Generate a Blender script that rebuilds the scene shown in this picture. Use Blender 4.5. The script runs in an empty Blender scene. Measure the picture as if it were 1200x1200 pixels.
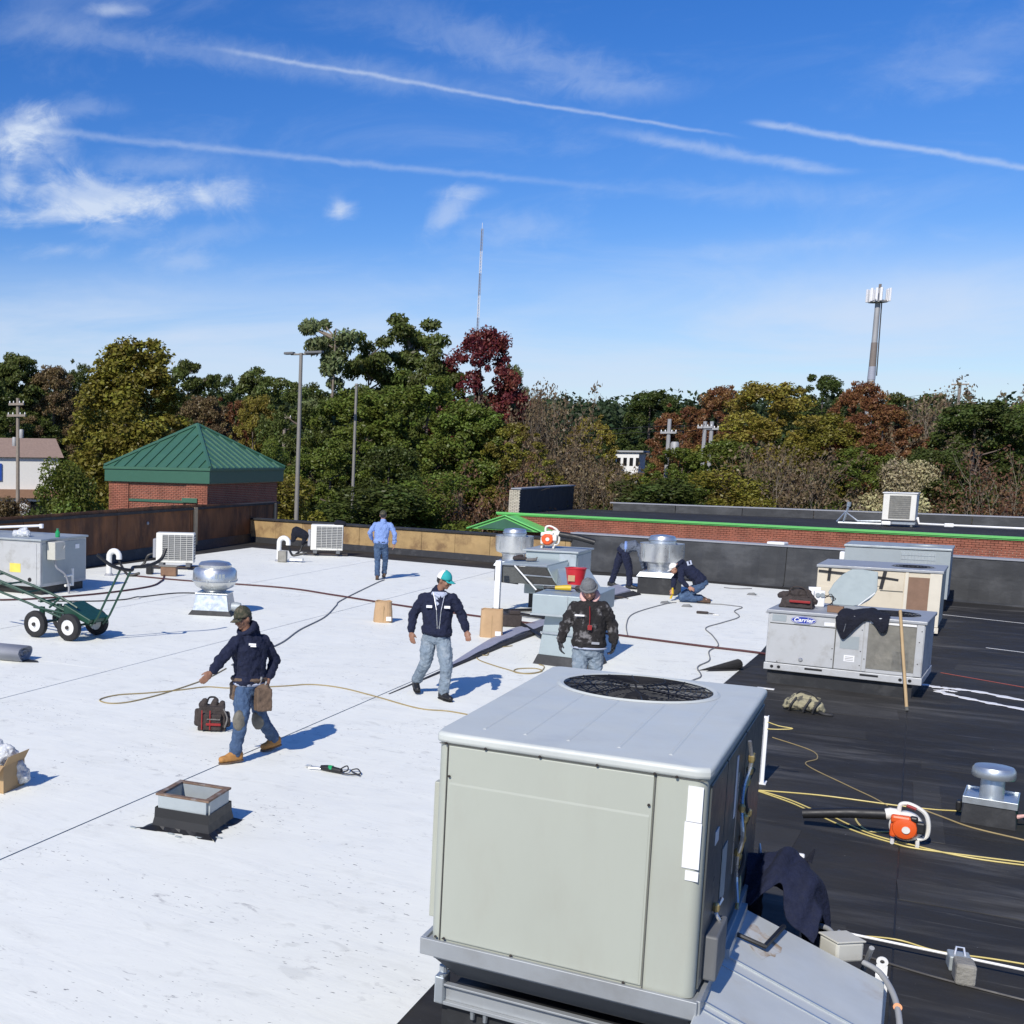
import bpy, math, random
import numpy as np
from mathutils import Vector, Matrix
R = math.radians
random.seed(7)
S = bpy.context.scene
COL = S.collection

# ---------------------------------------------------------------- camera
cam_d = bpy.data.cameras.new('camera')
cam = bpy.data.objects.new('camera', cam_d); COL.objects.link(cam); S.camera = cam
cam.matrix_world = Matrix(((0.8346, -0.0772, 0.5454, 0.0),
                           (0.5507, 0.0948, -0.8293, 0.0),
                           (0.0123, 0.9925, 0.1216, 3.25),
                           (0, 0, 0, 1)))
cam_d.sensor_fit = 'HORIZONTAL'; cam_d.sensor_width = 36.0
cam_d.lens = 36.0*1400.47/1200.0
cam_d.shift_x = 0.375; cam_d.shift_y = 0.0833      # the photograph is an off-centre crop
cam_d.clip_end = 3000; cam_d.clip_start = 0.1

# ---------------------------------------------------------------- light
SUN_EL, SUN_X = 38.5, -0.07
sun_dir = Vector((SUN_X, -1.0, 0)).normalized()*math.cos(R(SUN_EL)) + Vector((0, 0, math.sin(R(SUN_EL))))
sd = bpy.data.lights.new('sun', 'SUN'); sd.energy = 4.4; sd.angle = R(0.53); sd.color = (1.0, 0.95, 0.865)
so = bpy.data.objects.new('sun', sd); COL.objects.link(so)
so.rotation_euler = sun_dir.to_track_quat('Z', 'Y').to_euler()
S.view_settings.view_transform = 'Standard'; S.view_settings.look = 'None'
S.view_settings.exposure = 0.0; S.view_settings.gamma = 1.0; S.view_settings.use_curve_mapping = False

world = bpy.data.worlds.new('World'); S.world = world; world.use_nodes = True
def build_world():
    nt = world.node_tree; N = nt.nodes; L = nt.links; N.clear()
    out = N.new('ShaderNodeOutputWorld'); bg = N.new('ShaderNodeBackground')
    sky = N.new('ShaderNodeTexSky'); sky.sky_type = 'NISHITA'; sky.sun_disc = False
    sky.sun_elevation = R(SUN_EL); sky.sun_rotation = math.atan2(sun_dir.x, sun_dir.y)
    sky.air_density = 1.0; sky.dust_density = 0.35; sky.ozone_density = 3.0; sky.altitude = 0
    bg.inputs['Strength'].default_value = 0.108
    tc = N.new('ShaderNodeTexCoord'); D = tc.outputs['Generated']
    def m(op, a, b=None, c=None, clamp=False):
        n = N.new('ShaderNodeMath'); n.operation = op; n.use_clamp = clamp
        for i, x in enumerate((a, b, c)):
            if x is None: continue
            if isinstance(x, (int, float)): n.inputs[i].default_value = x
            else: L.new(x, n.inputs[i])
        return n.outputs[0]
    sep = N.new('ShaderNodeSeparateXYZ'); L.new(D, sep.inputs[0])
    z = m('MAXIMUM', sep.outputs[2], 0.02)
    px = m('DIVIDE', sep.outputs[0], z); py = m('DIVIDE', sep.outputs[1], z)
    comb = N.new('ShaderNodeCombineXYZ'); L.new(px, comb.inputs[0]); L.new(py, comb.inputs[1])
    P = comb.outputs[0]
    def noise(scale, detail=6, rough=0.6, rot=0.0, sx=1.0, sy=1.0, dist=0.0, off=0.0):
        mp = N.new('ShaderNodeMapping'); mp.vector_type = 'TEXTURE'
        mp.inputs['Rotation'].default_value = (0, 0, rot); mp.inputs['Scale'].default_value = (sx, sy, 1)
        mp.inputs['Location'].default_value = (off, off*0.7, 0)
        L.new(P, mp.inputs[0])
        t = N.new('ShaderNodeTexNoise'); t.inputs['Scale'].default_value = scale
        t.inputs['Detail'].default_value = detail; t.inputs['Roughness'].default_value = rough
        t.inputs['Distortion'].default_value = dist
        L.new(mp.outputs[0], t.inputs['Vector']); return t.outputs[0]
    def ss(x, a, b):
        n = N.new('ShaderNodeMapRange'); n.interpolation_type = 'SMOOTHSTEP'
        n.inputs['From Min'].default_value = a; n.inputs['From Max'].default_value = b
        L.new(x, n.inputs['Value']); return n.outputs['Result']
    wob = noise(1.3, 4, 0.5); mid = noise(3.2, 6, 0.62, off=7.0, dist=0.6)
    def dnoise(scale, detail=6, rough=0.6, zs=1.0, dist=0.0, off=0.0):      # noise on the sky directions themselves
        mp = N.new('ShaderNodeMapping'); mp.inputs['Scale'].default_value = (scale, scale, scale*zs); mp.inputs['Location'].default_value = (off, off, off)
        L.new(D, mp.inputs[0]); t = N.new('ShaderNodeTexNoise'); t.inputs['Scale'].default_value = 1.0; t.inputs['Detail'].default_value = detail
        t.inputs['Roughness'].default_value = rough; t.inputs['Distortion'].default_value = dist; L.new(mp.outputs[0], t.inputs['Vector']); return t.outputs[0]
    soft = dnoise(13, 7, 0.60, 1.9, 0.7); wisp = dnoise(34, 8, 0.66, 1.6, 0.8, 3.0); grain_ = dnoise(120, 3, 0.6, 1.0)
    mask = None
    def add(a):
        nonlocal mask
        mask = a if mask is None else m('ADD', mask, a)
    def trail(p, q, w, strength, wobble=0.1, soft_=0.0, grain=0.5, fade0=0.1, fade1=0.1):
        dx, dy = q[0]-p[0], q[1]-p[1]; ln = math.hypot(dx, dy); dx /= ln; dy /= ln
        ax = m('SUBTRACT', px, p[0]); ay = m('SUBTRACT', py, p[1])
        t = m('ADD', m('MULTIPLY', ax, dx/ln), m('MULTIPLY', ay, dy/ln))
        s = m('ADD', m('MULTIPLY', ax, -dy), m('MULTIPLY', ay, dx))
        s = m('ADD', s, m('MULTIPLY', m('SUBTRACT', wob, 0.5), wobble))
        s = m('ADD', s, m('MULTIPLY', m('SUBTRACT', wisp, 0.5), w*2.2))
        a = m('POWER', ss(m('DIVIDE', m('ABSOLUTE', s), w*1.7), 1.0, 0.0), 1.6)
        e = m('MULTIPLY', ss(t, 0.0, fade0), ss(t, 1.0, 1.0-fade1))
        g = m('ADD', 1-grain, m('MULTIPLY', m('MULTIPLY', m('ADD', soft, grain_), 0.9), grain*1.4))
        add(m('MULTIPLY', m('MULTIPLY', a, e), m('MULTIPLY', g, strength)))
    def puff(az, el, rx, ry, rot, strength):
        c = (math.sin(az)*math.cos(el), math.cos(az)*math.cos(el), math.sin(el)); rt = (math.cos(az), -math.sin(az), 0)
        up = (-math.sin(az)*math.sin(el), -math.cos(az)*math.sin(el), math.cos(el)); ca, sa = math.cos(rot), math.sin(rot)
        def dot(v, k):
            n = N.new('ShaderNodeVectorMath'); n.operation = 'DOT_PRODUCT'; L.new(D, n.inputs[0]); n.inputs[1].default_value = v; 
            return m('MULTIPLY', n.outputs['Value'], k)
        va = tuple(rt[i]*ca+up[i]*sa for i in range(3)); vb = tuple(-rt[i]*sa+up[i]*ca for i in range(3))
        u = dot(va, 1/rx); v = dot(vb, 1/ry)
        d = m('SQRT', m('ADD', m('MULTIPLY', u, u), m('MULTIPLY', v, v)))
        d = m('ADD', d, m('MULTIPLY', m('SUBTRACT', soft, 0.5), 2.4)); d = m('ADD', d, m('MULTIPLY', m('SUBTRACT', wisp, 0.5), 1.3))
        front = dot(c, 1.0)
        add(m('MULTIPLY', m('MULTIPLY', m('POWER', ss(d, 1.35, -0.15), 1.35), strength*0.66), ss(front, 0.3, 0.5)))
    # contrails, old and young
    trail((-1.60, 2.66), (-0.52, 4.36), 0.018, 0.30, 0.10, grain=0.6, fade0=0.15, fade1=0.2)
    trail((-2.05, 2.10), (-0.95, 3.62), 0.11, 0.14, 0.10, grain=0.8, fade0=0.3, fade1=0.3)
    trail((-1.25, 2.42), (-0.62, 3.85), 0.13, 0.17, 0.2, grain=0.9, fade0=0.5, fade1=0.2)
    trail((-2.48, 3.02), (-0.75, 5.25), 0.050, 0.20, 0.06, grain=0.6, fade0=0.02, fade1=0.55)
    trail((-0.52, 4.08), (0.60, 5.82), 0.032, 0.36, 0.08, grain=0.5, fade0=0.06, fade1=0.3)
    trail((-0.95, 3.90), (-0.27, 5.10), 0.060, 0.24, 0.15, grain=0.8, fade0=0.3, fade1=0.2)
    for q in [(-0.674, 0.2503, 0.0276, 0.0207, 0.5, 1.0), (-0.6481, 0.2449, 0.0276, 0.0207, -0.5, 0.55), (-0.6243, 0.2652, 0.0414, 0.0097, 0.05, 0.35), (-0.6617, 0.229, 0.0276, 0.0172, -0.6, 0.35), (-0.6822, 0.2094, 0.0152, 0.0276, 0.2, 0.8), (-0.6134, 0.2002, 0.0897, 0.0179, -0.03, 1.0), (-0.6478, 0.1879, 0.0828, 0.0097, 0.05, 0.6), (-0.5271, 0.1997, 0.0586, 0.0166, 0.12, 0.85), (-0.5654, 0.2244, 0.0621, 0.0097, 0.0, 0.3), (-0.4156, 0.1884, 0.0152, 0.009, 0.25, 1.0), (-0.4158, 0.1948, 0.0138, 0.0083, -0.9, 0.35), (-0.3315, 0.1862, 0.0234, 0.0117, 0.75, 0.65), (-0.3193, 0.2013, 0.0207, 0.0062, 0, 0.35), (-0.6394, 0.1601, 0.0414, 0.009, 0.05, 0.6), (-0.5924, 0.1759, 0.0414, 0.011, 0.05, 0.45), (-0.5231, 0.1732, 0.0552, 0.0124, 0.1, 0.3), (-0.54, 0.1534, 0.0414, 0.011, 0, 0.4), (-0.2766, 0.1729, 0.0517, 0.0152, 0.1, 0.35), (-0.5977, 0.3346, 0.0234, 0.0055, 0, 0.6), (0.0074, 0.2637, 0.0759, 0.0276, 0.25, 0.22), (-0.0095, 0.2406, 0.0345, 0.0097, 0.1, 0.15), (-0.0726, 0.1512, 0.0828, 0.0083, 0.0, 0.25), (-0.1239, 0.1896, 0.1103, 0.011, -0.1, 0.25), (0.0099, 0.1201, 0.1034, 0.0207, 0, 0.2)]: puff(*q)
    # thin high veil, thickening towards the horizon
    veil = dnoise(3.2, 7, 0.60, 6.5, 0.5, 2.0)
    r = m('SQRT', m('ADD', m('MULTIPLY', px, px), m('MULTIPLY', py, py)))
    add(m('MULTIPLY', ss(r, 5.4, 10.5), m('ADD', 0.26, m('MULTIPLY', ss(veil, 0.32, 0.66), 0.46))))
    add(m('MULTIPLY', ss(dnoise(5.0, 8, 0.64, 3.2, 0.8, 9.0), 0.48, 0.80), 0.16))
    tot = m('MINIMUM', mask, 0.92)
    hs = N.new('ShaderNodeHueSaturation'); hs.inputs['Saturation'].default_value = SKY_SAT
    hs.inputs['Hue'].default_value = SKY_HUE
    tn = N.new('ShaderNodeMix'); tn.data_type = 'RGBA'; tn.blend_type = 'MULTIPLY'; tn.inputs[0].default_value = 1.0; tn.inputs[7].default_value = (0.90, 0.99, 1.14, 1)
    L.new(sky.outputs[0], tn.inputs[6]); L.new(tn.outputs[2], hs.inputs['Color'])
    mix = N.new('ShaderNodeMix'); mix.data_type = 'RGBA'
    L.new(tot, mix.inputs[0]); L.new(hs.outputs[0], mix.inputs[6])
    mix.inputs[7].default_value = (6.1, 7.0, 8.5, 1)
    L.new(mix.outputs[2], bg.inputs['Color']); L.new(bg.outputs[0], out.inputs[0])
SKY_SAT, SKY_HUE = 1.27, 0.512
build_world()

# ---------------------------------------------------------------- materials
MATS = {}
def mat(name, color, rough=0.6, metal=0.0, var=0.12, vscale=6.0, bump=0.0, bscale=40.0, dirt=None, dirt_amt=0.4,
        dscale=3.0, dlo=0.5, dhi=0.7, stretch=(1, 1, 1), spec=0.5, coord='Object', trans=0.0):
    if name in MATS: return MATS[name]
    m_ = bpy.data.materials.new(name); m_.use_nodes = True; nt = m_.node_tree; N = nt.nodes; L = nt.links
    b = N['Principled BSDF']; b.inputs['Roughness'].default_value = rough; b.inputs['Metallic'].default_value = metal
    b.inputs['Specular IOR Level'].default_value = spec
    tc = N.new('ShaderNodeTexCoord'); mp = N.new('ShaderNodeMapping'); mp.inputs['Scale'].default_value = stretch
    L.new(tc.outputs[coord], mp.inputs[0])
    def nz(scale, det=6, ro=0.6):
        t = N.new('ShaderNodeTexNoise'); t.inputs['Scale'].default_value = scale; t.inputs['Detail'].default_value = det
        t.inputs['Roughness'].default_value = ro; L.new(mp.outputs[0], t.inputs['Vector']); return t.outputs[0]
    def mr(x, a, b_, c, d, smooth=False):
        n = N.new('ShaderNodeMapRange'); n.interpolation_type = 'SMOOTHSTEP' if smooth else 'LINEAR'
        for k, v in zip(('From Min', 'From Max', 'To Min', 'To Max'), (a, b_, c, d)): n.inputs[k].default_value = v
        L.new(x, n.inputs['Value']); return n.outputs[0]
    v = mr(nz(vscale), 0.25, 0.75, 1-var, 1+var)
    vm = N.new('ShaderNodeVectorMath'); vm.operation = 'SCALE'; vm.inputs[0].default_value = color[:3]
    L.new(v, vm.inputs['Scale']); c = vm.outputs[0]
    if dirt is not None:
        mx = N.new('ShaderNodeMix'); mx.data_type = 'RGBA'
        f = mr(nz(dscale, 8, 0.65), dlo, dhi, 0, dirt_amt, True)
        L.new(f, mx.inputs[0]); L.new(c, mx.inputs[6]); mx.inputs[7].default_value = (*dirt, 1); c = mx.outputs[2]
    L.new(c, b.inputs['Base Color'])
    L.new(mr(nz(vscale*2.3), 0.3, 0.7, max(0.02, rough-0.08), min(1, rough+0.08)), b.inputs['Roughness'])
    if bump:
        bp = N.new('ShaderNodeBump'); bp.inputs['Strength'].default_value = bump; bp.inputs['Distance'].default_value = 0.02
        L.new(nz(bscale, 5), bp.inputs['Height']); L.new(bp.outputs[0], b.inputs['Normal'])
    if trans: b.inputs['Transmission Weight'].default_value = trans
    MATS[name] = m_; return m_

M = {}
def dm(name, *a, **k): M[name] = mat(name, *a, **k)
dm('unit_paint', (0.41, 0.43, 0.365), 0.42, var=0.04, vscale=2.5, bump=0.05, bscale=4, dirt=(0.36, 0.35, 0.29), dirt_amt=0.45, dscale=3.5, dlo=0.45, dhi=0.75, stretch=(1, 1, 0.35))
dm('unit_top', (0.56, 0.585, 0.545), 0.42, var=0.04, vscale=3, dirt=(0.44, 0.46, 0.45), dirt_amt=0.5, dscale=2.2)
dm('unit_rail', (0.36, 0.38, 0.39), 0.4, 0.3, var=0.08, dirt=(0.25, 0.25, 0.24), dirt_amt=0.5)
dm('galv', (0.52, 0.56, 0.58), 0.36, 0.75, var=0.08, vscale=5, dirt=(0.36, 0.38, 0.38), dirt_amt=0.5, dscale=4)
dm('galv_dull', (0.40, 0.44, 0.45), 0.55, 0.35, var=0.08, dirt=(0.28, 0.29, 0.29), dirt_amt=0.5)
dm('galv_pale', (0.26, 0.31, 0.32), 0.5, 0.1, var=0.06)
dm('galv_blue', (0.36, 0.42, 0.43), 0.5, 0.2, var=0.05, dirt=(0.30, 0.34, 0.35), dirt_amt=0.4)
dm('spun_alu', (0.66, 0.67, 0.66), 0.33, 0.85, var=0.06, dirt=(0.42, 0.40, 0.36), dirt_amt=0.35)
dm('carrier_grey', (0.47, 0.48, 0.48), 0.5, 0.1, var=0.05, vscale=3, dirt=(0.28, 0.27, 0.24), dirt_amt=0.5, dscale=3.5, dlo=0.48)
dm('carrier_top', (0.36, 0.375, 0.39), 0.5, 0.2, var=0.07, dirt=(0.22, 0.22, 0.21), dirt_amt=0.5)
dm('cream', (0.62, 0.55, 0.42), 0.55, var=0.05, dirt=(0.40, 0.34, 0.24), dirt_amt=0.35)
dm('cream_lt', (0.66, 0.61, 0.50), 0.5, var=0.05)
dm('grey_paint', (0.33, 0.37, 0.38), 0.5, 0.1, var=0.05, dirt=(0.24, 0.26, 0.27), dirt_amt=0.3)
dm('grey_dark', (0.13, 0.135, 0.14), 0.6, var=0.1)
dm('coil', (0.24, 0.235, 0.21), 0.7, 0.3, var=0.25, vscale=9, dirt=(0.40, 0.38, 0.33), dirt_amt=0.5, dscale=5, bump=0.4, bscale=140)
dm('coil_brown', (0.24, 0.145, 0.095), 0.75, var=0.15, bump=0.4, bscale=140)
dm('black', (0.012, 0.012, 0.013), 0.5, var=0.1)
dm('black_rubber', (0.022, 0.022, 0.024), 0.75, var=0.2, dirt=(0.10, 0.095, 0.09), dirt_amt=0.25)
dm('curb_black', (0.018, 0.019, 0.021), 0.6, var=0.2, bump=0.15, bscale=12, dirt=(0.09, 0.09, 0.09), dirt_amt=0.3)
dm('black_cord', (0.03, 0.028, 0.028), 0.55)
dm('maroon', (0.075, 0.022, 0.022), 0.6, var=0.15)
dm('cord_yellow', (0.62, 0.50, 0.16), 0.5, var=0.1)
dm('cord_tan', (0.33, 0.25, 0.11), 0.6, var=0.15)
dm('cord_red', (0.45, 0.10, 0.05), 0.5)
dm('cord_grey', (0.20, 0.20, 0.20), 0.55)
dm('pvc', (0.78, 0.78, 0.75), 0.35, var=0.03, dirt=(0.5, 0.47, 0.4), dirt_amt=0.25)
dm('white_paint', (0.80, 0.80, 0.78), 0.4, var=0.03, dirt=(0.55, 0.53, 0.48), dirt_amt=0.25)
dm('mini_white', (0.74, 0.73, 0.67), 0.45, var=0.04, dirt=(0.5, 0.46, 0.38), dirt_amt=0.3)
dm('white_label', (0.80, 0.80, 0.80), 0.45, var=0.02)
dm('screw', (0.05, 0.04, 0.035), 0.5, 0.5)
dm('seam_dark', (0.10, 0.10, 0.09), 0.8)
dm('caulk', (0.82, 0.82, 0.82), 0.5, var=0.05, bump=0.4, bscale=30)
dm('navy', (0.006, 0.010, 0.034), 0.9, var=0.25, vscale=20, bump=0.9, bscale=24)
dm('navy_dark', (0.004, 0.0055, 0.014), 0.9, var=0.3, vscale=20, bump=0.9, bscale=24)
dm('hoodie_black', (0.014, 0.012, 0.012), 0.9, var=0.3, vscale=18, dirt=(0.22, 0.21, 0.21), dirt_amt=0.8, dscale=9, dlo=0.53, dhi=0.66, bump=0.9, bscale=24)
dm('jeans', (0.045, 0.085, 0.165), 0.85, var=0.3, vscale=9, dirt=(0.12, 0.19, 0.28), dirt_amt=0.6, dscale=8, bump=0.9, bscale=24)
dm('jeans_dark', (0.022, 0.038, 0.08), 0.85, var=0.3, vscale=9, bump=0.9, bscale=24)
dm('jeans_pale', (0.19, 0.24, 0.29), 0.85, var=0.25, vscale=9, dirt=(0.34, 0.38, 0.41), dirt_amt=0.6, dscale=8, bump=0.9, bscale=24)
dm('shirt_blue', (0.20, 0.30, 0.58), 0.85, var=0.12, vscale=9, bump=0.9, bscale=20)
dm('shirt_grey', (0.42, 0.46, 0.56), 0.85, var=0.1)
dm('jacket_grey', (0.10, 0.12, 0.16), 0.85, var=0.2, bump=0.8, bscale=20)
dm('beanie', (0.16, 0.165, 0.17), 0.95, var=0.25, vscale=60, bump=0.6, bscale=90)
dm('camo', (0.10, 0.085, 0.055), 0.9, var=0.3, dirt=(0.03, 0.035, 0.02), dirt_amt=0.9, dscale=22, dlo=0.45, dhi=0.52)
dm('camo_bag', (0.33, 0.30, 0.19), 0.85, var=0.2, dirt=(0.05, 0.05, 0.045), dirt_amt=0.9, dscale=12, dlo=0.5, dhi=0.55)
dm('teal', (0.02, 0.36, 0.36), 0.8); dm('cap_white', (0.75, 0.73, 0.68), 0.85); dm('pink', (0.66, 0.40, 0.36), 0.9)
dm('skin', (0.26, 0.13, 0.08), 0.55, var=0.12, vscale=14); dm('skin_lt', (0.42, 0.22, 0.15), 0.55, var=0.1, vscale=14)
dm('boot_tan', (0.40, 0.19, 0.05), 0.75, var=0.2, vscale=14); dm('boot_brown', (0.09, 0.055, 0.035), 0.8, var=0.2)
dm('leather', (0.13, 0.085, 0.055), 0.75, var=0.3, vscale=14, bump=0.4, bscale=50)
dm('kneepad', (0.14, 0.13, 0.105), 0.7, var=0.3, vscale=16)
dm('bag_dark', (0.045, 0.035, 0.032), 0.85, var=0.4, vscale=16, bump=0.5, bscale=60)
dm('bag_grey', (0.15, 0.14, 0.13), 0.85, var=0.3, vscale=16, bump=0.5, bscale=60)
dm('red', (0.26, 0.012, 0.012), 0.5); dm('red_bucket', (0.52, 0.015, 0.025), 0.4, var=0.1)
dm('kraft', (0.47, 0.31, 0.17), 0.85, var=0.1, vscale=5, bump=0.3, bscale=14)
dm('cardboard', (0.40, 0.27, 0.14), 0.85, var=0.08)
dm('plastic_film', (0.80, 0.82, 0.84), 0.25, var=0.05, bump=0.8, bscale=22, trans=0.35)
dm('orange', (0.72, 0.10, 0.015), 0.4, var=0.06); dm('cream_plastic', (0.72, 0.70, 0.64), 0.4)
dm('yellow_tool', (0.62, 0.42, 0.02), 0.45, var=0.15); dm('green_tool', (0.01, 0.30, 0.10), 0.45)
dm('cart_green', (0.012, 0.055, 0.035), 0.42, var=0.15); dm('rim_white', (0.72, 0.72, 0.70), 0.4, dirt=(0.3, 0.28, 0.25), dirt_amt=0.4)
dm('hub_dark', (0.06, 0.055, 0.05), 0.5, 0.5); dm('tire', (0.02, 0.02, 0.021), 0.85, var=0.2)
dm('membrane_grey', (0.30, 0.31, 0.34), 0.7, var=0.1, vscale=3, dirt=(0.20, 0.21, 0.23), dirt_amt=0.4)
dm('membrane_lilac', (0.30, 0.31, 0.38), 0.7, var=0.12, vscale=4)
dm('wood_pole', (0.44, 0.31, 0.16), 0.7, var=0.2, stretch=(1, 1, 0.1))
dm('block_wood', (0.22, 0.13, 0.08), 0.85, var=0.2); dm('block_grey', (0.26, 0.25, 0.22), 0.9, var=0.25, bump=0.6, bscale=40)
dm('box_beige', (0.52, 0.51, 0.45), 0.5, var=0.04, dirt=(0.36, 0.33, 0.26), dirt_amt=0.4)
dm('conduit', (0.30, 0.31, 0.32), 0.5, var=0.06); dm('emt', (0.55, 0.56, 0.57), 0.3, 0.8)
dm('sheetmetal', (0.56, 0.585, 0.57), 0.48, 0.12, var=0.08, vscale=4, dirt=(0.44, 0.40, 0.33), dirt_amt=0.55, dscale=2.3, dlo=0.56, dhi=0.72, stretch=(1, 1, 1))
dm('blue_logo', (0.012, 0.035, 0.32), 0.4, var=0.02); dm('copper', (0.45, 0.20, 0.10), 0.4, 0.7)
dm('brass', (0.55, 0.42, 0.18), 0.4, 0.7); dm('silver', (0.6, 0.6, 0.6), 0.3, 0.8)
dm('glass_dark', (0.01, 0.01, 0.012), 0.15, var=0.0)
dm('concrete', (0.30, 0.28, 0.25), 0.9, var=0.2, bump=0.5, bscale=60)
dm('turret_green', (0.055, 0.145, 0.092), 0.42, 0.1, var=0.07, vscale=1.5, dirt=(0.06, 0.17, 0.11), dirt_amt=0.5, dscale=1.2)
dm('fascia_green', (0.04, 0.12, 0.078), 0.45, var=0.05); dm('fascia_lime', (0.15, 0.52, 0.14), 0.5, var=0.06, dirt=(0.10, 0.36, 0.10), dirt_amt=0.4)
dm('mortar', (0.50, 0.42, 0.35), 0.9, var=0.1)
dm('brick_red', (0.30, 0.105, 0.065), 0.85, var=0.35, vscale=2.1, bump=0.4, bscale=50, dirt=(0.32, 0.14, 0.09), dirt_amt=0.6, dscale=4.5)
dm('brick_pale', (0.55, 0.50, 0.40), 0.85, var=0.2)
dm('ply_dark', (0.20, 0.080, 0.028), 0.8, var=0.35, vscale=1.6, dirt=(0.045, 0.020, 0.011), dirt_amt=0.8, dscale=1.3, dlo=0.42, dhi=0.66, stretch=(1, 1, 0.5))
dm('ply_tan', (0.40, 0.27, 0.12), 0.85, var=0.2, vscale=2.0, dirt=(0.17, 0.10, 0.05), dirt_amt=0.8, dscale=1.6, dlo=0.45, dhi=0.68, bump=0.3, bscale=30)
dm('ply_edge', (0.44, 0.33, 0.20), 0.85, var=0.2)
dm('black_wall', (0.035, 0.037, 0.04), 0.62, var=0.25, vscale=1.2, dirt=(0.085, 0.088, 0.092), dirt_amt=0.8, dscale=0.9, dlo=0.42, dhi=0.7, stretch=(1, 1, 2.0), bump=0.3, bscale=3)
dm('penthouse_black', (0.016, 0.018, 0.026), 0.6, var=0.3, vscale=1.0, bump=0.2, bscale=2)
dm('pole_grey', (0.24, 0.225, 0.20), 0.6, 0.2, var=0.08); dm('pole_wood', (0.26, 0.22, 0.18), 0.9, var=0.15)
dm('tower_grey', (0.36, 0.36, 0.36), 0.6, 0.2, var=0.12, vscale=0.6); dm('tower_brown', (0.20, 0.17, 0.15), 0.7)
dm('mast_white', (0.75, 0.75, 0.76), 0.6); dm('mast_grey', (0.32, 0.34, 0.40), 0.6)
dm('bark', (0.13, 0.10, 0.08), 0.9, var=0.25, vscale=3, bump=0.6, bscale=14)
dm('bark_pale', (0.20, 0.165, 0.125), 0.9, var=0.2, vscale=3)
dm('shop_wall', (0.74, 0.72, 0.66), 0.7, var=0.04); dm('shop_side', (0.36, 0.37, 0.38), 0.8, var=0.06)
dm('shop_roof', (0.27, 0.19, 0.15), 0.8, var=0.15); dm('shop_brown', (0.30, 0.17, 0.10), 0.8)
dm('sign_blue', (0.02, 0.08, 0.36), 0.5); dm('sign_yellow', (0.75, 0.62, 0.12), 0.5)
dm('car_red', (0.35, 0.03, 0.03), 0.3); dm('car_silver', (0.5, 0.5, 0.52), 0.3, 0.4)
dm('dust_white', (0.75, 0.75, 0.75), 0.9)

def ground_mat():
    m_ = mat('ground_mix', (0.07, 0.068, 0.06), 0.95, var=0.3, vscale=0.15, dirt=(0.05, 0.07, 0.025), dirt_amt=0.9, dscale=0.03, dlo=0.45, dhi=0.55)
    return m_
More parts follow.
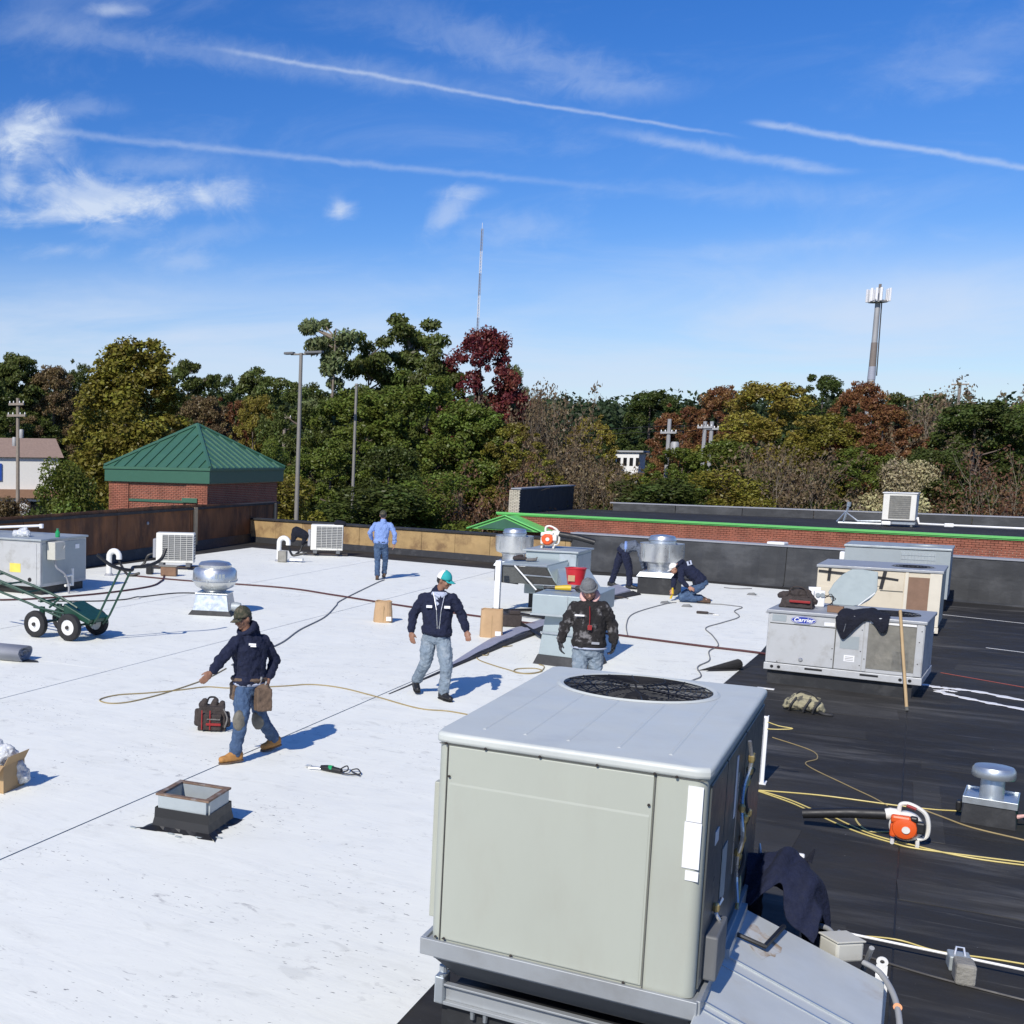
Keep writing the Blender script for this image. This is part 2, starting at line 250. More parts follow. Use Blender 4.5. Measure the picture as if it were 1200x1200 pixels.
# white roof sheets: clean scrim with scuffs, shoe marks and faint wrinkles
def roof_mat(name, base, stain, amt, lines, rough, bump):
    m_ = bpy.data.materials.new(name); m_.use_nodes = True; nt = m_.node_tree; N = nt.nodes; L = nt.links
    b = N['Principled BSDF']; tc = N.new('ShaderNodeTexCoord')
    def nz(scale, det, ro, st=(1, 1, 1), dist=0.0):
        mp = N.new('ShaderNodeMapping'); mp.inputs['Scale'].default_value = st; L.new(tc.outputs['Object'], mp.inputs[0])
        t = N.new('ShaderNodeTexNoise'); t.inputs['Scale'].default_value = scale; t.inputs['Detail'].default_value = det
        t.inputs['Roughness'].default_value = ro; t.inputs['Distortion'].default_value = dist; L.new(mp.outputs[0], t.inputs['Vector']); return t.outputs[0]
    def mr(x, a, b_, c, d):
        n = N.new('ShaderNodeMapRange'); n.interpolation_type = 'SMOOTHSTEP'
        for k, v in zip(('From Min', 'From Max', 'To Min', 'To Max'), (a, b_, c, d)): n.inputs[k].default_value = v
        L.new(x, n.inputs['Value']); return n.outputs[0]
    def mul(a, b_):
        n = N.new('ShaderNodeMath'); n.operation = 'MULTIPLY'; L.new(a, n.inputs[0])
        if isinstance(b_, float): n.inputs[1].default_value = b_
        else: L.new(b_, n.inputs[1])
        return n.outputs[0]
    def mixc(f, a, col):
        mx = N.new('ShaderNodeMix'); mx.data_type = 'RGBA'; L.new(f, mx.inputs[0])
        if isinstance(a, tuple): mx.inputs[6].default_value = (*a, 1)
        else: L.new(a, mx.inputs[6])
        mx.inputs[7].default_value = (*col, 1); return mx.outputs[2]
    big = nz(0.35, 4, 0.6); blot = nz(1.1, 5, 0.6)
    c = mixc(mr(big, 0.35, 0.7, 0.0, 0.5 if not lines else 0.8), base, tuple(x*(0.93 if not lines else 1.7) for x in base))
    if not lines:
        scuff = mul(mr(nz(6.0, 7, 0.66, (0.8, 1.35, 1), 1.2), 0.565, 0.70, 0, 1), mr(blot, 0.47, 0.66, 0.0, 1))
        c = mixc(mul(scuff, amt), c, stain)
        speck = mul(mr(nz(30, 3, 0.5, (0.6, 1.3, 1)), 0.66, 0.72, 0, 1), mr(nz(0.9, 3, 0.5), 0.46, 0.6, 0.1, 1))
        c = mixc(mul(speck, amt*1.3), c, tuple(x*0.6 for x in stain))
        smear = mr(nz(1.6, 8, 0.72, (0.9, 1.8, 1), 0.8), 0.50, 0.70, 0, 0.4); c = mixc(smear, c, tuple(x*0.80 for x in base)); foot = mul(mr(nz(3.4, 4, 0.5, (1, 1.3, 1), 0.5), 0.60, 0.68, 0, 1), mr(nz(0.5, 3, 0.5), 0.45, 0.6, 0, 0.5)); c = mixc(foot, c, tuple(x*0.72 for x in base))
    else:
        dust = mul(mr(nz(1.3, 8, 0.68, (0.35, 1.6, 1), 0.3), 0.48, 0.72, 0, 1), mr(nz(0.25, 3, 0.5), 0.38, 0.62, 0.15, 1))
        c = mixc(mul(dust, amt), c, stain)
        streak = mr(nz(5.0, 6, 0.7, (0.18, 2.4, 1)), 0.60, 0.72, 0, 0.5); c = mixc(streak, c, stain)
        specks = mr(nz(38, 2, 0.5), 0.76, 0.80, 0, 0.8); c = mixc(specks, c, (0.3, 0.3, 0.3))
    b.inputs['Specular IOR Level'].default_value = 0.25
    L.new(c, b.inputs['Base Color'])
    L.new(mr(nz(3, 5, 0.6), 0.3, 0.7, rough-0.1, rough+0.12), b.inputs['Roughness'])
    bp = N.new('ShaderNodeBump'); bp.inputs['Strength'].default_value = bump; bp.inputs['Distance'].default_value = 0.03
    L.new(nz(1.6, 6, 0.6, (0.6, 1.6, 1), 0.4), bp.inputs['Height']); L.new(bp.outputs[0], b.inputs['Normal'])
    return m_
M['roof_white'] = roof_mat('roof_white', (0.88, 0.885, 0.80), (0.36, 0.355, 0.34), 0.8, False, 0.6, 0.28)
M['roof_black'] = roof_mat('roof_black', (0.023, 0.022, 0.0205), (0.13, 0.125, 0.115), 0.8, True, 0.75, 0.35)

LEAFCOL = dict(dkgreen=(0.072, 0.095, 0.023), green=(0.122, 0.156, 0.028), pine=(0.092, 0.115, 0.028), pinelt=(0.154, 0.186, 0.077),
               olive=(0.179, 0.160, 0.028), yellow=(0.237, 0.198, 0.038), rust=(0.192, 0.090, 0.038), burgundy=(0.160, 0.036, 0.033),
               brown=(0.160, 0.115, 0.054), greybrown=(0.179, 0.131, 0.074), redbrown=(0.166, 0.090, 0.049), cream=(0.40, 0.35, 0.20))
def leaf_mat():
    m_ = bpy.data.materials.new('foliage'); m_.use_nodes = True; nt = m_.node_tree; N = nt.nodes; L = nt.links; N.clear()
    out = N.new('ShaderNodeOutputMaterial'); oi = N.new('ShaderNodeObjectInfo'); at = N.new('ShaderNodeAttribute'); at.attribute_name = 'var'
    hs = N.new('ShaderNodeHueSaturation')
    def mr(x, c, d):
        n = N.new('ShaderNodeMapRange'); n.inputs['To Min'].default_value = c; n.inputs['To Max'].default_value = d
        L.new(x, n.inputs['Value']); return n.outputs[0]
    L.new(mr(at.outputs['Fac'], 0.465, 0.53), hs.inputs['Hue']); L.new(mr(at.outputs['Fac'], 0.55, 1.6), hs.inputs['Value'])
    L.new(oi.outputs['Color'], hs.inputs['Color'])
    df = N.new('ShaderNodeBsdfDiffuse'); tr = N.new('ShaderNodeBsdfTranslucent'); gl = N.new('ShaderNodeBsdfGlossy'); gl.inputs['Roughness'].default_value = 0.45
    for n in (df, tr): L.new(hs.outputs[0], n.inputs['Color'])
    a = N.new('ShaderNodeMixShader'); a.inputs[0].default_value = 0.32; L.new(df.outputs[0], a.inputs[1]); L.new(tr.outputs[0], a.inputs[2])
    b = N.new('ShaderNodeMixShader'); b.inputs[0].default_value = 0.02; L.new(a.outputs[0], b.inputs[1]); L.new(gl.outputs[0], b.inputs[2])
    L.new(b.outputs[0], out.inputs[0]); return m_
M['leaf'] = leaf_mat()

M['roof_patch'] = roof_mat('roof_patch', (0.032, 0.031, 0.029), (0.16, 0.155, 0.145), 0.8, True, 0.8, 0.35)
# ---------------------------------------------------------------- builders
def link(name, data, parent=None):
    o = bpy.data.objects.new(name, data); COL.objects.link(o)
    if parent is not None: o.parent = parent
    return o
def tag(o, label=None, cat=None, group=None, kind=None):
    if label: o['label'] = label
    if cat: o['category'] = cat
    if group: o['group'] = group
    if kind: o['kind'] = kind
    return o
def thing(name, label, cat, loc=(0, 0, 0), rz=0.0, group=None):
    o = link(name, None); o.location = loc; o.rotation_euler = (0, 0, rz); o.empty_display_size = 0.2
    tag(o, label, cat, group); return o
def wmat(o):
    m_ = Matrix.LocRotScale(o.location, o.rotation_euler.to_matrix().to_quaternion() if False else o.rotation_euler.to_quaternion(), o.scale)
    return (wmat(o.parent) @ m_) if o.parent else m_

class MB:
    def __init__(s): s.v = []; s.f = []
    def add(s, vs, fs, mtx=None):
        k = len(s.v)
        s.v += [tuple(mtx @ Vector(p)) if mtx else tuple(p) for p in vs]
        s.f += [tuple(i+k for i in f) for f in fs]; return s
    def box(s, c, d, mtx=None, rz=0.0):
        x, y, z = d[0]/2, d[1]/2, d[2]/2
        ca, sa = math.cos(rz), math.sin(rz)
        vs = [(c[0]+a*x*ca-b*y*sa, c[1]+a*x*sa+b*y*ca, c[2]+e*z) for e in (-1, 1) for a, b in ((-1, -1), (1, -1), (1, 1), (-1, 1))]
        return s.add(vs, [(3, 2, 1, 0), (4, 5, 6, 7), (0, 1, 5, 4), (1, 2, 6, 5), (2, 3, 7, 6), (3, 0, 4, 7)], mtx)
    def b2(s, x0, x1, y0, y1, z0, z1, mtx=None):
        return s.box(((x0+x1)/2, (y0+y1)/2, (z0+z1)/2), (x1-x0, y1-y0, z1-z0), mtx)
    def hexa(s, b4, t4):
        return s.add(list(b4)+list(t4), [(3, 2, 1, 0), (4, 5, 6, 7), (0, 1, 5, 4), (1, 2, 6, 5), (2, 3, 7, 6), (3, 0, 4, 7)])
    def prism(s, poly, z0, z1, mtx=None):
        n = len(poly); vs = [(x, y, z0) for x, y in poly]+[(x, y, z1) for x, y in poly]
        return s.add(vs, [tuple(range(n-1, -1, -1)), tuple(range(n, 2*n))]+[(i, (i+1) % n, n+(i+1) % n, n+i) for i in range(n)], mtx)
    def tube(s, pts, r, seg=8, closed=False, caps=True):
        pts = [Vector(p) for p in pts]; n = len(pts); rr = r if isinstance(r, (list, tuple)) else [r]*n
        vs = []; up = Vector((0, 0, 1)); prev = None
        for i, p in enumerate(pts):
            a = pts[(i-1) % n] if (closed or i > 0) else p; b = pts[(i+1) % n] if (closed or i < n-1) else p
            t = (b-a); t = t.normalized() if t.length > 1e-9 else Vector((0, 0, 1))
            if prev is None:
                ref = up if abs(t.z) < 0.9 else Vector((1, 0, 0)); u = t.cross(ref).normalized()
            else:
                u = (prev - t*prev.dot(t)); u = u.normalized() if u.length > 1e-6 else t.orthogonal().normalized()
            prev = u; w = t.cross(u)
            for k in range(seg):
                q = 2*math.pi*k/seg; vs.append(tuple(p+(u*math.cos(q)+w*math.sin(q))*rr[i]))
        fs = []
        for i in range(n if closed else n-1):
            j = (i+1) % n
            for k in range(seg):
                k2 = (k+1) % seg; fs.append((i*seg+k, i*seg+k2, j*seg+k2, j*seg+k))
        if caps and not closed:
            fs.append(tuple(range(seg-1, -1, -1))); fs.append(tuple((n-1)*seg+k for k in range(seg)))
        return s.add(vs, fs)
    def lathe(s, prof, seg=32, c=(0, 0, 0), mtx=None, caps=True):
        vs = []; n = len(prof)
        for r, z in prof:
            for k in range(seg):
                q = 2*math.pi*k/seg; vs.append((c[0]+r*math.cos(q), c[1]+r*math.sin(q), c[2]+z))
        fs = []
        for i in range(n-1):
            for k in range(seg):
                k2 = (k+1) % seg; fs.append((i*seg+k, i*seg+k2, (i+1)*seg+k2, (i+1)*seg+k))
        if caps:
            if prof[0][0] > 1e-6: fs.append(tuple(range(seg-1, -1, -1)))
            if prof[-1][0] > 1e-6: fs.append(tuple((n-1)*seg+k for k in range(seg)))
        return s.add(vs, fs, mtx)
    def capsule(s, a, b, ra, rb, seg=12):
        a = Vector(a); b = Vector(b); t = b-a; L_ = t.length
        if L_ < 1e-5: t = Vector((0, 0, 1)); L_ = 1e-5
        prof = []
        for i in range(5): q = -math.pi/2+math.pi/2*i/4; prof.append((max(1e-4, ra*math.cos(q)), ra*math.sin(q)))
        for i in range(5): q = math.pi/2*i/4; prof.append((max(1e-4, rb*math.cos(q)), L_+rb*math.sin(q)))
        m_ = Matrix.Translation(a) @ t.to_track_quat('Z', 'Y').to_matrix().to_4x4()
        return s.lathe(prof, seg, mtx=m_)
    def ell(s, c, r, rot=None, seg=16, rings=10):
        prof = [(max(1e-4, math.cos(-math.pi/2+math.pi*i/rings)), math.sin(-math.pi/2+math.pi*i/rings)) for i in range(rings+1)]
        m_ = Matrix.Translation(Vector(c)) @ (rot.to_4x4() if rot is not None else Matrix.Identity(4)) @ Matrix.Diagonal((r[0], r[1], r[2], 1))
        return s.lathe(prof, seg, mtx=m_)
    def loft(s, rings, seg=20):
        vs = []; n = len(rings)
        for c, a, b in rings:
            c = Vector(c); a = Vector(a); b = Vector(b)
            for k in range(seg):
                q = 2*math.pi*k/seg; ca, sb = math.cos(q), math.sin(q)
                vs.append(tuple(c+a*(abs(ca)**0.85*(1 if ca > 0 else -1))+b*(abs(sb)**0.85*(1 if sb > 0 else -1))))
        fs = [(i*seg+k, i*seg+(k+1) % seg, (i+1)*seg+(k+1) % seg, (i+1)*seg+k) for i in range(n-1) for k in range(seg)]
        fs += [tuple(range(seg-1, -1, -1)), tuple((n-1)*seg+k for k in range(seg))]
        return s.add(vs, fs)
    def mesh(s, name, mt, smooth=False):
        me = bpy.data.meshes.new(name); me.from_pydata(s.v, [], s.f); me.materials.append(M[mt] if isinstance(mt, str) else mt)
        if smooth:
            me.polygons.foreach_set('use_smooth', [True]*len(me.polygons))
            try: me.set_sharp_from_angle(angle=R(38))
            except Exception: pass
        me.update(); return me
    def build(s, name, mt, parent=None, smooth=False, bevel=0.0, world=False, seg=2):
        if world and parent is not None:
            inv = wmat(parent).inverted(); s.v = [tuple(inv @ Vector(p)) for p in s.v]
        o = link(name, s.mesh(name, mt, smooth), parent)
        if bevel:
            b = o.modifiers.new('bevel', 'BEVEL'); b.width = bevel; b.segments = seg; b.limit_method = 'ANGLE'; b.angle_limit = R(40)
            b.harden_normals = False
        return o
def fixn(o):
    import bmesh
    bm = bmesh.new(); bm.from_mesh(o.data); bmesh.ops.recalc_face_normals(bm, faces=bm.faces); bm.to_mesh(o.data); bm.free(); return o
def dup(root, loc, rz, label=None, group=None, sc=None):
    def cp(o, par):
        c = o.copy(); COL.objects.link(c); c.parent = par
        for ch in [x for x in list(o.children)]: cp(ch, c)
        return c
    r_ = cp(root, None); r_.location = loc; r_.rotation_euler = (0, 0, rz)
    if sc: r_.scale = sc
    if label: r_['label'] = label
    if group: r_['group'] = group
    return r_
def spline(pts, n=8):
    P = [Vector(p if len(p) == 3 else (p[0], p[1], 0)) for p in pts]; out = []
    for i in range(len(P)-1):
        p0 = P[max(0, i-1)]; p1 = P[i]; p2 = P[i+1]; p3 = P[min(len(P)-1, i+2)]
        for k in range(n):
            t = k/n; out.append(0.5*((2*p1)+(-p0+p2)*t+(2*p0-5*p1+4*p2-p3)*t*t+(-p0+3*p1-3*p2+p3)*t**3))
    out.append(P[-1]); return out
def skin(name, mb, mt, parent, voxel=0.012, smooth=4, disp=0.0, dsize=0.12, dseed=0):
    me = mb.mesh(name+'_src', mt); o = bpy.data.objects.new(name+'_tmp', me); COL.objects.link(o)
    r_ = o.modifiers.new('r', 'REMESH'); r_.mode = 'VOXEL'; r_.voxel_size = voxel; r_.use_smooth_shade = True
    if smooth:
        s_ = o.modifiers.new('s', 'SMOOTH'); s_.iterations = smooth; s_.factor = 0.5
    if disp:
        tx = bpy.data.textures.new(name, 'CLOUDS'); tx.noise_scale = dsize; tx.noise_depth = 2
        d = o.modifiers.new('d', 'DISPLACE'); d.texture = tx; d.strength = disp; d.mid_level = 0.5; d.texture_coords = 'LOCAL'
    dg = bpy.context.evaluated_depsgraph_get(); dg.update()
    ev = o.evaluated_get(dg); nm = bpy.data.meshes.new_from_object(ev, depsgraph=dg)
    bpy.data.objects.remove(o); nm.name = name
    nm.materials.clear(); nm.materials.append(M[mt] if isinstance(mt, str) else mt)
    nm.polygons.foreach_set('use_smooth', [True]*len(nm.polygons))
    return link(name, nm, parent)
def text_mesh(name, txt, size, mt, parent, mtx, depth=0.001, shear=0.0, bold=0.0, sx=1.0):
    cu = bpy.data.curves.new(name, 'FONT'); cu.body = txt; cu.size = size; cu.align_x = 'CENTER'; cu.align_y = 'CENTER'
    cu.extrude = depth; cu.offset = bold; cu.shear = shear
    o = bpy.data.objects.new(name+'_tmp', cu); COL.objects.link(o)
    dg = bpy.context.evaluated_depsgraph_get(); dg.update()
    me = bpy.data.meshes.new_from_object(o.evaluated_get(dg), depsgraph=dg); bpy.data.objects.remove(o)
    me.transform(mtx @ Matrix.Diagonal((sx, 1, 1, 1))); me.materials.clear(); me.materials.append(M[mt]); me.name = name
    return link(name, me, parent)
FRONT = Matrix(((1, 0, 0, 0), (0, 0, -1, 0), (0, 1, 0, 0), (0, 0, 0, 1)))   # text plane XY -> XZ, facing -Y
def bricks(name, x0, x1, z0, z1, mt, parent, mtx, bw=0.203, bh=0.067, gap=0.015, dp=0.02, ends=True):
    mb = MB(); rows = int((z1-z0)/bh); rnd = random.Random(3)
    for r_ in range(rows):
        x = x0 - (bw/2 if r_ % 2 else 0); z = z0+r_*bh
        while x < x1:
            a = max(x0, x); b = min(x1, x+bw-gap)
            if b-a > 0.03: mb.b2(a, b, -dp-rnd.random()*0.004, 0.004, z, z+bh-gap, mtx=mtx)
            x += bw
    o = mb.build(name, mt, parent); o['kind'] = 'stuff'; return o

def drape(name, label, ctrl, mt, loc, rz=0.0, fold=0.015, freq=16.0, n=34, m=30, cat='jacket', seed=1):
    """cloth surface through a grid of control points (rows across, columns down), with folds"""
    t = thing(name, label, cat, loc, rz); rows = [spline(r_, 6) for r_ in ctrl]
    cols_ = [spline([r_[i] for r_ in rows], 7) for i in range(len(rows[0]))]; nu, nv = len(cols_[0]), len(cols_); rnd = random.Random(seed); ph = [rnd.random()*6 for _ in range(6)]
    vs = []
    for j in range(nv):
        for i in range(nu):
            p = cols_[j][i]; a = cols_[min(nv-1, j+1)][i]-cols_[max(0, j-1)][i]; b = cols_[j][min(nu-1, i+1)]-cols_[j][max(0, i-1)]
            nrm = a.cross(b); nrm = nrm.normalized() if nrm.length > 1e-7 else Vector((0, 0, 1)); u = i/(nu-1); v = j/(nv-1)
            w = math.sin(u*freq+ph[0]+2.2*math.sin(v*3+ph[1]))+.6*math.sin(u*freq*1.9+v*7+ph[2])+.5*math.sin(v*13+u*5+ph[3])+.35*math.sin(u*31+v*23+ph[4])
            vs.append(p+nrm*fold*w*(.5+.7*math.sin(math.pi*min(1, v*1.3))))
    m_ = MB(); m_.add(vs, [(j*nu+i, j*nu+i+1, (j+1)*nu+i+1, (j+1)*nu+i) for j in range(nv-1) for i in range(nu-1)])
    o = m_.build('body', mt, t, smooth=True); s_ = o.modifiers.new('s', 'SOLIDIFY'); s_.thickness = .012; s2 = o.modifiers.new('d', 'SUBSURF'); s2.levels = 1; s2.render_levels = 1
    return t
# ================================================================ SETTING
GZ = -6.0
mb = MB(); mb.add([(-900, -300, GZ), (900, -300, GZ), (900, 1800, GZ), (-900, 1800, GZ)], [(0, 1, 2, 3)])
o = mb.build('ground', ground_mat()); o['kind'] = 'structure'
mb = MB(); mb.add([(-95, 60, GZ+.02), (-50, 52, GZ+.02), (-46, 78, GZ+.02), (-85, 92, GZ+.02)], [(0, 1, 2, 3)])
dm('asphalt', (0.055, 0.055, 0.057), 0.9, var=0.2, vscale=0.6); o = mb.build('car_park', 'asphalt'); o['kind'] = 'structure'

def bw(x): return 34.5-0.245*(x+2.0)           # back edge of the roof (foot of the rear parapets)
def lw(y): return -19.14-0.074*(y-23.2)        # inner face of the left parapet
# the roof deck is the top of the building mass
XR = 14.0; Y0 = -6.0
deck = MB(); A = [(lw(Y0)-0.35, Y0), (XR, Y0), (XR, bw(XR)+0.3), (lw(42)-0.35, bw(-20.5)+0.3)]
deck.prism(A, GZ, -0.004)
roof = deck.build('roof', 'curb_black'); roof['kind'] = 'structure'
# black sheets (built as pieces with lap joints)
def sheet(poly, z0, z1, mt, lab=None):
    m_ = MB(); m_.prism(poly, z0, z1); o_ = m_.build('membrane_sheet', mt, roof)
    if lab: o_['label'] = lab
    return o_
bx = [-2.9, 0.10, 3.15, 6.2, 9.3, XR]; byy = [Y0, 5.2, 11.9, 18.2, 24.4, 29.8]
for i in range(len(bx)-1):
    for j in range(len(byy)):
        ya = byy[j]+(0.55*(i % 2)); yb = (byy[j+1]+(0.55*(i % 2))) if j < len(byy)-1 else None
        a, b = bx[i], bx[i+1]-0.012
        if yb is None: poly = [(a, ya), (b, ya), (b, bw(b)), (a, bw(a))]
        else: poly = [(a, ya), (b, ya), (b, yb-0.010), (a, yb-0.010)]
        sheet(poly, -0.002, 0.004+0.0015*((i+j) % 2), 'roof_black', 'black rubber membrane sheet' if i+j == 0 else None)
# dark strips of old roof left round the white field
sheet([(lw(Y0), Y0), (-18.9, Y0), (-18.9, 42), (lw(42), 42)], -0.002, 0.004, 'roof_black')
sheet([(-18.9, 36.5), (-2.9, 33.2), (-2.9, bw(-2.9)), (-18.9, bw(-18.9))], -0.002, 0.003, 'roof_black')
# patches glued over the black sheets
for (x_, y_, w_, d_, a_) in ((-0.30, 8.2, .30, 2.6, .03), (0.55, 10.6, .9, .5, .05), (-0.9, 11.4, .5, .8, -.05), (0.9, 15.2, 1.3, .35, .0), (-0.9, 16.4, 1.2, .5, .04), (1.6, 22.8, 1.8, .6, -.1), (-.45, 18.0, .9, .7, .05), (0.30, 13.2, .22, 2.2, .01)):
    c_, s_ = math.cos(a_), math.sin(a_)
    sheet([(x_+(u*w_*c_-v*d_*s_)/2, y_+(u*w_*s_+v*d_*c_)/2) for u, v in ((-1, -1), (1, -1), (1, 1), (-1, 1))], 0.0045, 0.0085, 'roof_patch')
# white sheets
cols = [-18.93, -13.72, -9.805, -5.86, -2.05]
def capl(x): return 25.75-0.285*(x+13.7) if x > -13.7 else 25.75+0.02*(x+13.7)
def cap2(x): return capl(x)-12.4-0.25*(x+13.7)*0
for i in range(4):
    a, b = cols[i], cols[i+1]-0.018
    if i == 3: b0, b1 = -2.26, -2.02
    else: b0 = b1 = b
    yb = lambda x: bw(x)-2.25-0.03*(x+19)*0
    e = lambda x: bw(x)-(2.15 if x < -7.9 else 0.85)
    sheet([(a, capl(a)-0.0), (b1, capl(b1)), (b1+0.0, e(b1)), (a, e(a))], 0.004, 0.0125, 'roof_white', 'white roof membrane sheet' if i == 0 else None)
    if i in (0, 1): 
        c = 13.2+1.3*i
        sheet([(a, c), (b, c), (b, capl(b)-0.016), (a, capl(a)-0.016)], 0.004, 0.012, 'roof_white')
        sheet([(a, Y0), (b, Y0), (b, c-0.010), (a, c-0.010)], 0.004, 0.0125, 'roof_white')
    else:
        sheet([(a, Y0), (b0, Y0), (b0, 16.0), (b1 if i == 3 else b, capl(b1)-0.016), (a, capl(a)-0.016)], 0.004, 0.0125, 'roof_white')

# ---- left parapet, stained plywood ------------------------------------------------
par = thing('parapet_wall', 'long dark brown stained plywood parapet along the left roof edge', 'wall', (-19.6, 30, 0))
def ptop(y): return 1.60 if y < 33 else 1.60-0.028*(y-33)
y = -5.0; k = 0
while y < 41.5:
    y2 = min(y+2.44, 41.6); off = 0.012*(k % 2)
    m_ = MB(); a0, a1 = lw(y)-off, lw(y2-0.015)-off
    m_.hexa([(a0-0.03, y, 0.01), (a0, y, 0.01), (a1, y2-0.015, 0.01), (a1-0.03, y2-0.015, 0.01)],
            [(a0-0.03, y, ptop(y)-0.05), (a0, y, ptop(y)-0.05), (a1, y2-0.015, ptop(y2)-0.05), (a1-0.03, y2-0.015, ptop(y2)-0.05)])
    m_.build('plywood_panel', 'ply_dark', par, world=True); y = y2; k += 1
m_ = MB(); m_.hexa([(lw(-5)-0.34, -5, -0.2), (lw(-5)-0.05, -5, -0.2), (lw(41.6)-0.05, 41.6, -0.2), (lw(41.6)-0.34, 41.6, -0.2)],
    [(lw(-5)-0.34, -5, ptop(-5)-0.06), (lw(-5)-0.05, -5, ptop(-5)-0.06), (lw(41.6)-0.05, 41.6, ptop(41.6)-0.06), (lw(41.6)-0.34, 41.6, ptop(41.6)-0.06)])
m_.build('wall_core', 'ply_edge', par, world=True)
m_ = MB(); m_.hexa([(lw(-5)-0.40, -5, ptop(-5)-0.055), (lw(-5)+0.045, -5, ptop(-5)-0.055), (lw(41.7)+0.045, 41.7, ptop(41.7)-0.055), (lw(41.7)-0.40, 41.7, ptop(41.7)-0.055)],
    [(lw(-5)-0.40, -5, ptop(-5)+0.02), (lw(-5)+0.045, -5, ptop(-5)+0.02), (lw(41.7)+0.045, 41.7, ptop(41.7)+0.02), (lw(41.7)-0.40, 41.7, ptop(41.7)+0.02)])
m_.build('coping', 'black_rubber', par, world=True)
m_ = MB(); m_.hexa([(lw(-5)+0.002, -5, 0.0), (lw(-5)+0.10, -5, 0.0), (lw(41.6)+0.10, 41.6, 0.0), (lw(41.6)+0.002, 41.6, 0.0)],
    [(lw(-5)+0.002, -5, 0.30), (lw(-5)+0.02, -5, 0.30), (lw(41.6)+0.02, 41.6, 0.30), (lw(41.6)+0.002, 41.6, 0.30)])
m_.build('membrane_flashing', 'curb_black', par, world=True)
for yy, zz, w_, mt_ in ((34.3, 1.36, 0.10, 'ply_edge'), (41.2, 1.28, 0.07, 'ply_edge')):
    m_ = MB(); m_.box((lw(yy)+0.04, yy, 0.22+zz/2-0.1), (0.05, w_*2.2, zz-0.12)); m_.build('upright_board', mt_, par, world=True, bevel=0.004)
m_ = MB(); m_.lathe([(0.05, 0), (0.05, 0.03), (0.02, 0.05)], 10, mtx=Matrix.Translation((lw(31)+0.01, 31, 1.05)) @ Matrix.Rotation(R(90), 4, 'Y')); m_.build('vent_cap', 'membrane_grey', par, world=True)

# ---- rear parapet, yellow plywood --------------------------------------------------
ang = math.atan(-0.245)
rp = thing('parapet_wall', 'low tan plywood parapet with a black top along the rear roof edge left of the metal fans', 'wall', (-14.5, bw(-14.5), 0), ang)
L0, L1 = -6.0, 6.35; x = L0; k = 0
while x < L1-0.1:
    x2 = min(x+1.22, L1); m_ = MB(); m_.b2(x, x2-0.012, -0.004*(k % 2), 0.03, 0.18, 0.80); m_.build('plywood_panel', 'ply_tan', rp); x = x2; k += 1
m_ = MB(); m_.b2(L0, L1, 0.032, 0.30, -0.2, 0.81); m_.build('wall_core', 'ply_edge', rp)
m_ = MB(); m_.b2(L0-0.02, L1+0.05, -0.05, 0.36, 0.812, 0.875); m_.build('coping', 'black_rubber', rp, bevel=0.006)
m_ = MB(); m_.hexa([(L0, -0.09, 0.0), (L1, -0.09, 0), (L1, -0.006, 0), (L0, -0.006, 0)], [(L0, -0.016, 0.20), (L1, -0.016, 0.20), (L1, -0.006, 0.20), (L0, -0.006, 0.20)]); m_.build('membrane_flashing', 'curb_black', rp)

# ---- rear parapet, black membrane ---------------------------------------------------
bp_ = thing('parapet_wall', 'black membrane covered parapet along the rear roof edge in front of the brick band', 'wall', (2, bw(2), 0), ang)
x = -10.62; k = 0
while x < 12.4:
    x2 = min(x+2.9, 12.4); m_ = MB(); nn = 14; vs = []
    for i_ in range(nn+1):
        for z_, yy in ((0.0, -0.11), (0.05, -0.03), (0.55, 0.0), (1.02, 0.004)):
            t = x+(x2-0.02-x)*i_/nn; vs.append((t, yy-0.012*math.sin(i_*1.7+k)*(1 if 0 < z_ < 1 else 0)-0.006*(k % 2), z_))
    fs = [(i_*4+q, (i_+1)*4+q, (i_+1)*4+q+1, i_*4+q+1) for i_ in range(nn) for q in range(3)]
    m_.add(vs, fs); m_.b2(x, x2-0.02, 0.02, 0.04, 0, 1.02); m_.build('membrane_panel', 'black_wall', bp_, smooth=False); x = x2; k += 1
m_ = MB(); m_.b2(-10.62, 12.4, 0.045, 0.34, -0.2, 1.02); m_.build('wall_core', 'curb_black', bp_)
m_ = MB(); m_.b2(-10.65, 12.45, -0.03, 0.38, 1.022, 1.062); m_.build('coping', 'membrane_grey', bp_, bevel=0.006)
m_ = MB(); m_.box((-5.1, 0.1, 1.10), (0.42, 0.30, 0.07)); m_.build('white_pad', 'white_paint', bp_, bevel=0.02)
# end face of the yellow parapet post at its left end
m_ = MB(); m_.b2(-6.12, -6.02, -0.03, 0.33, 0, 1.32); m_.build('corner_post', 'ply_dark', rp)

# ---- brick turret with green standing seam pyramid roof ------------------------------
tx0, tx1, ty0, ty1 = -26.16, -21.51, 38.0, 44.1
tr = thing('brick_turret', 'brick turret with a green standing seam pyramid roof beyond the left parapet', 'tower', ((tx0+tx1)/2, (ty0+ty1)/2, GZ))
ez = 2.66; fz = 2.10; ap = Vector(((tx0+tx1)/2, (ty0+ty1)/2, 4.28)); ov = 0.0
m_ = MB(); m_.b2(tx0+0.22, tx1-0.22, ty0+0.22, ty1-0.22, GZ, fz+0.02); m_.build('wall', 'mortar', tr, world=True)
c4 = [Vector((tx0, ty0, ez)), Vector((tx1, ty0, ez)), Vector((tx1, ty1, ez)), Vector((tx0, ty1, ez))]
m_ = MB(); m_.add([*c4, ap], [(0, 1, 4), (1, 2, 4), (2, 3, 4), (3, 0, 4), (3, 2, 1, 0)]); rf = m_.build('roof', 'turret_green', tr, world=True)
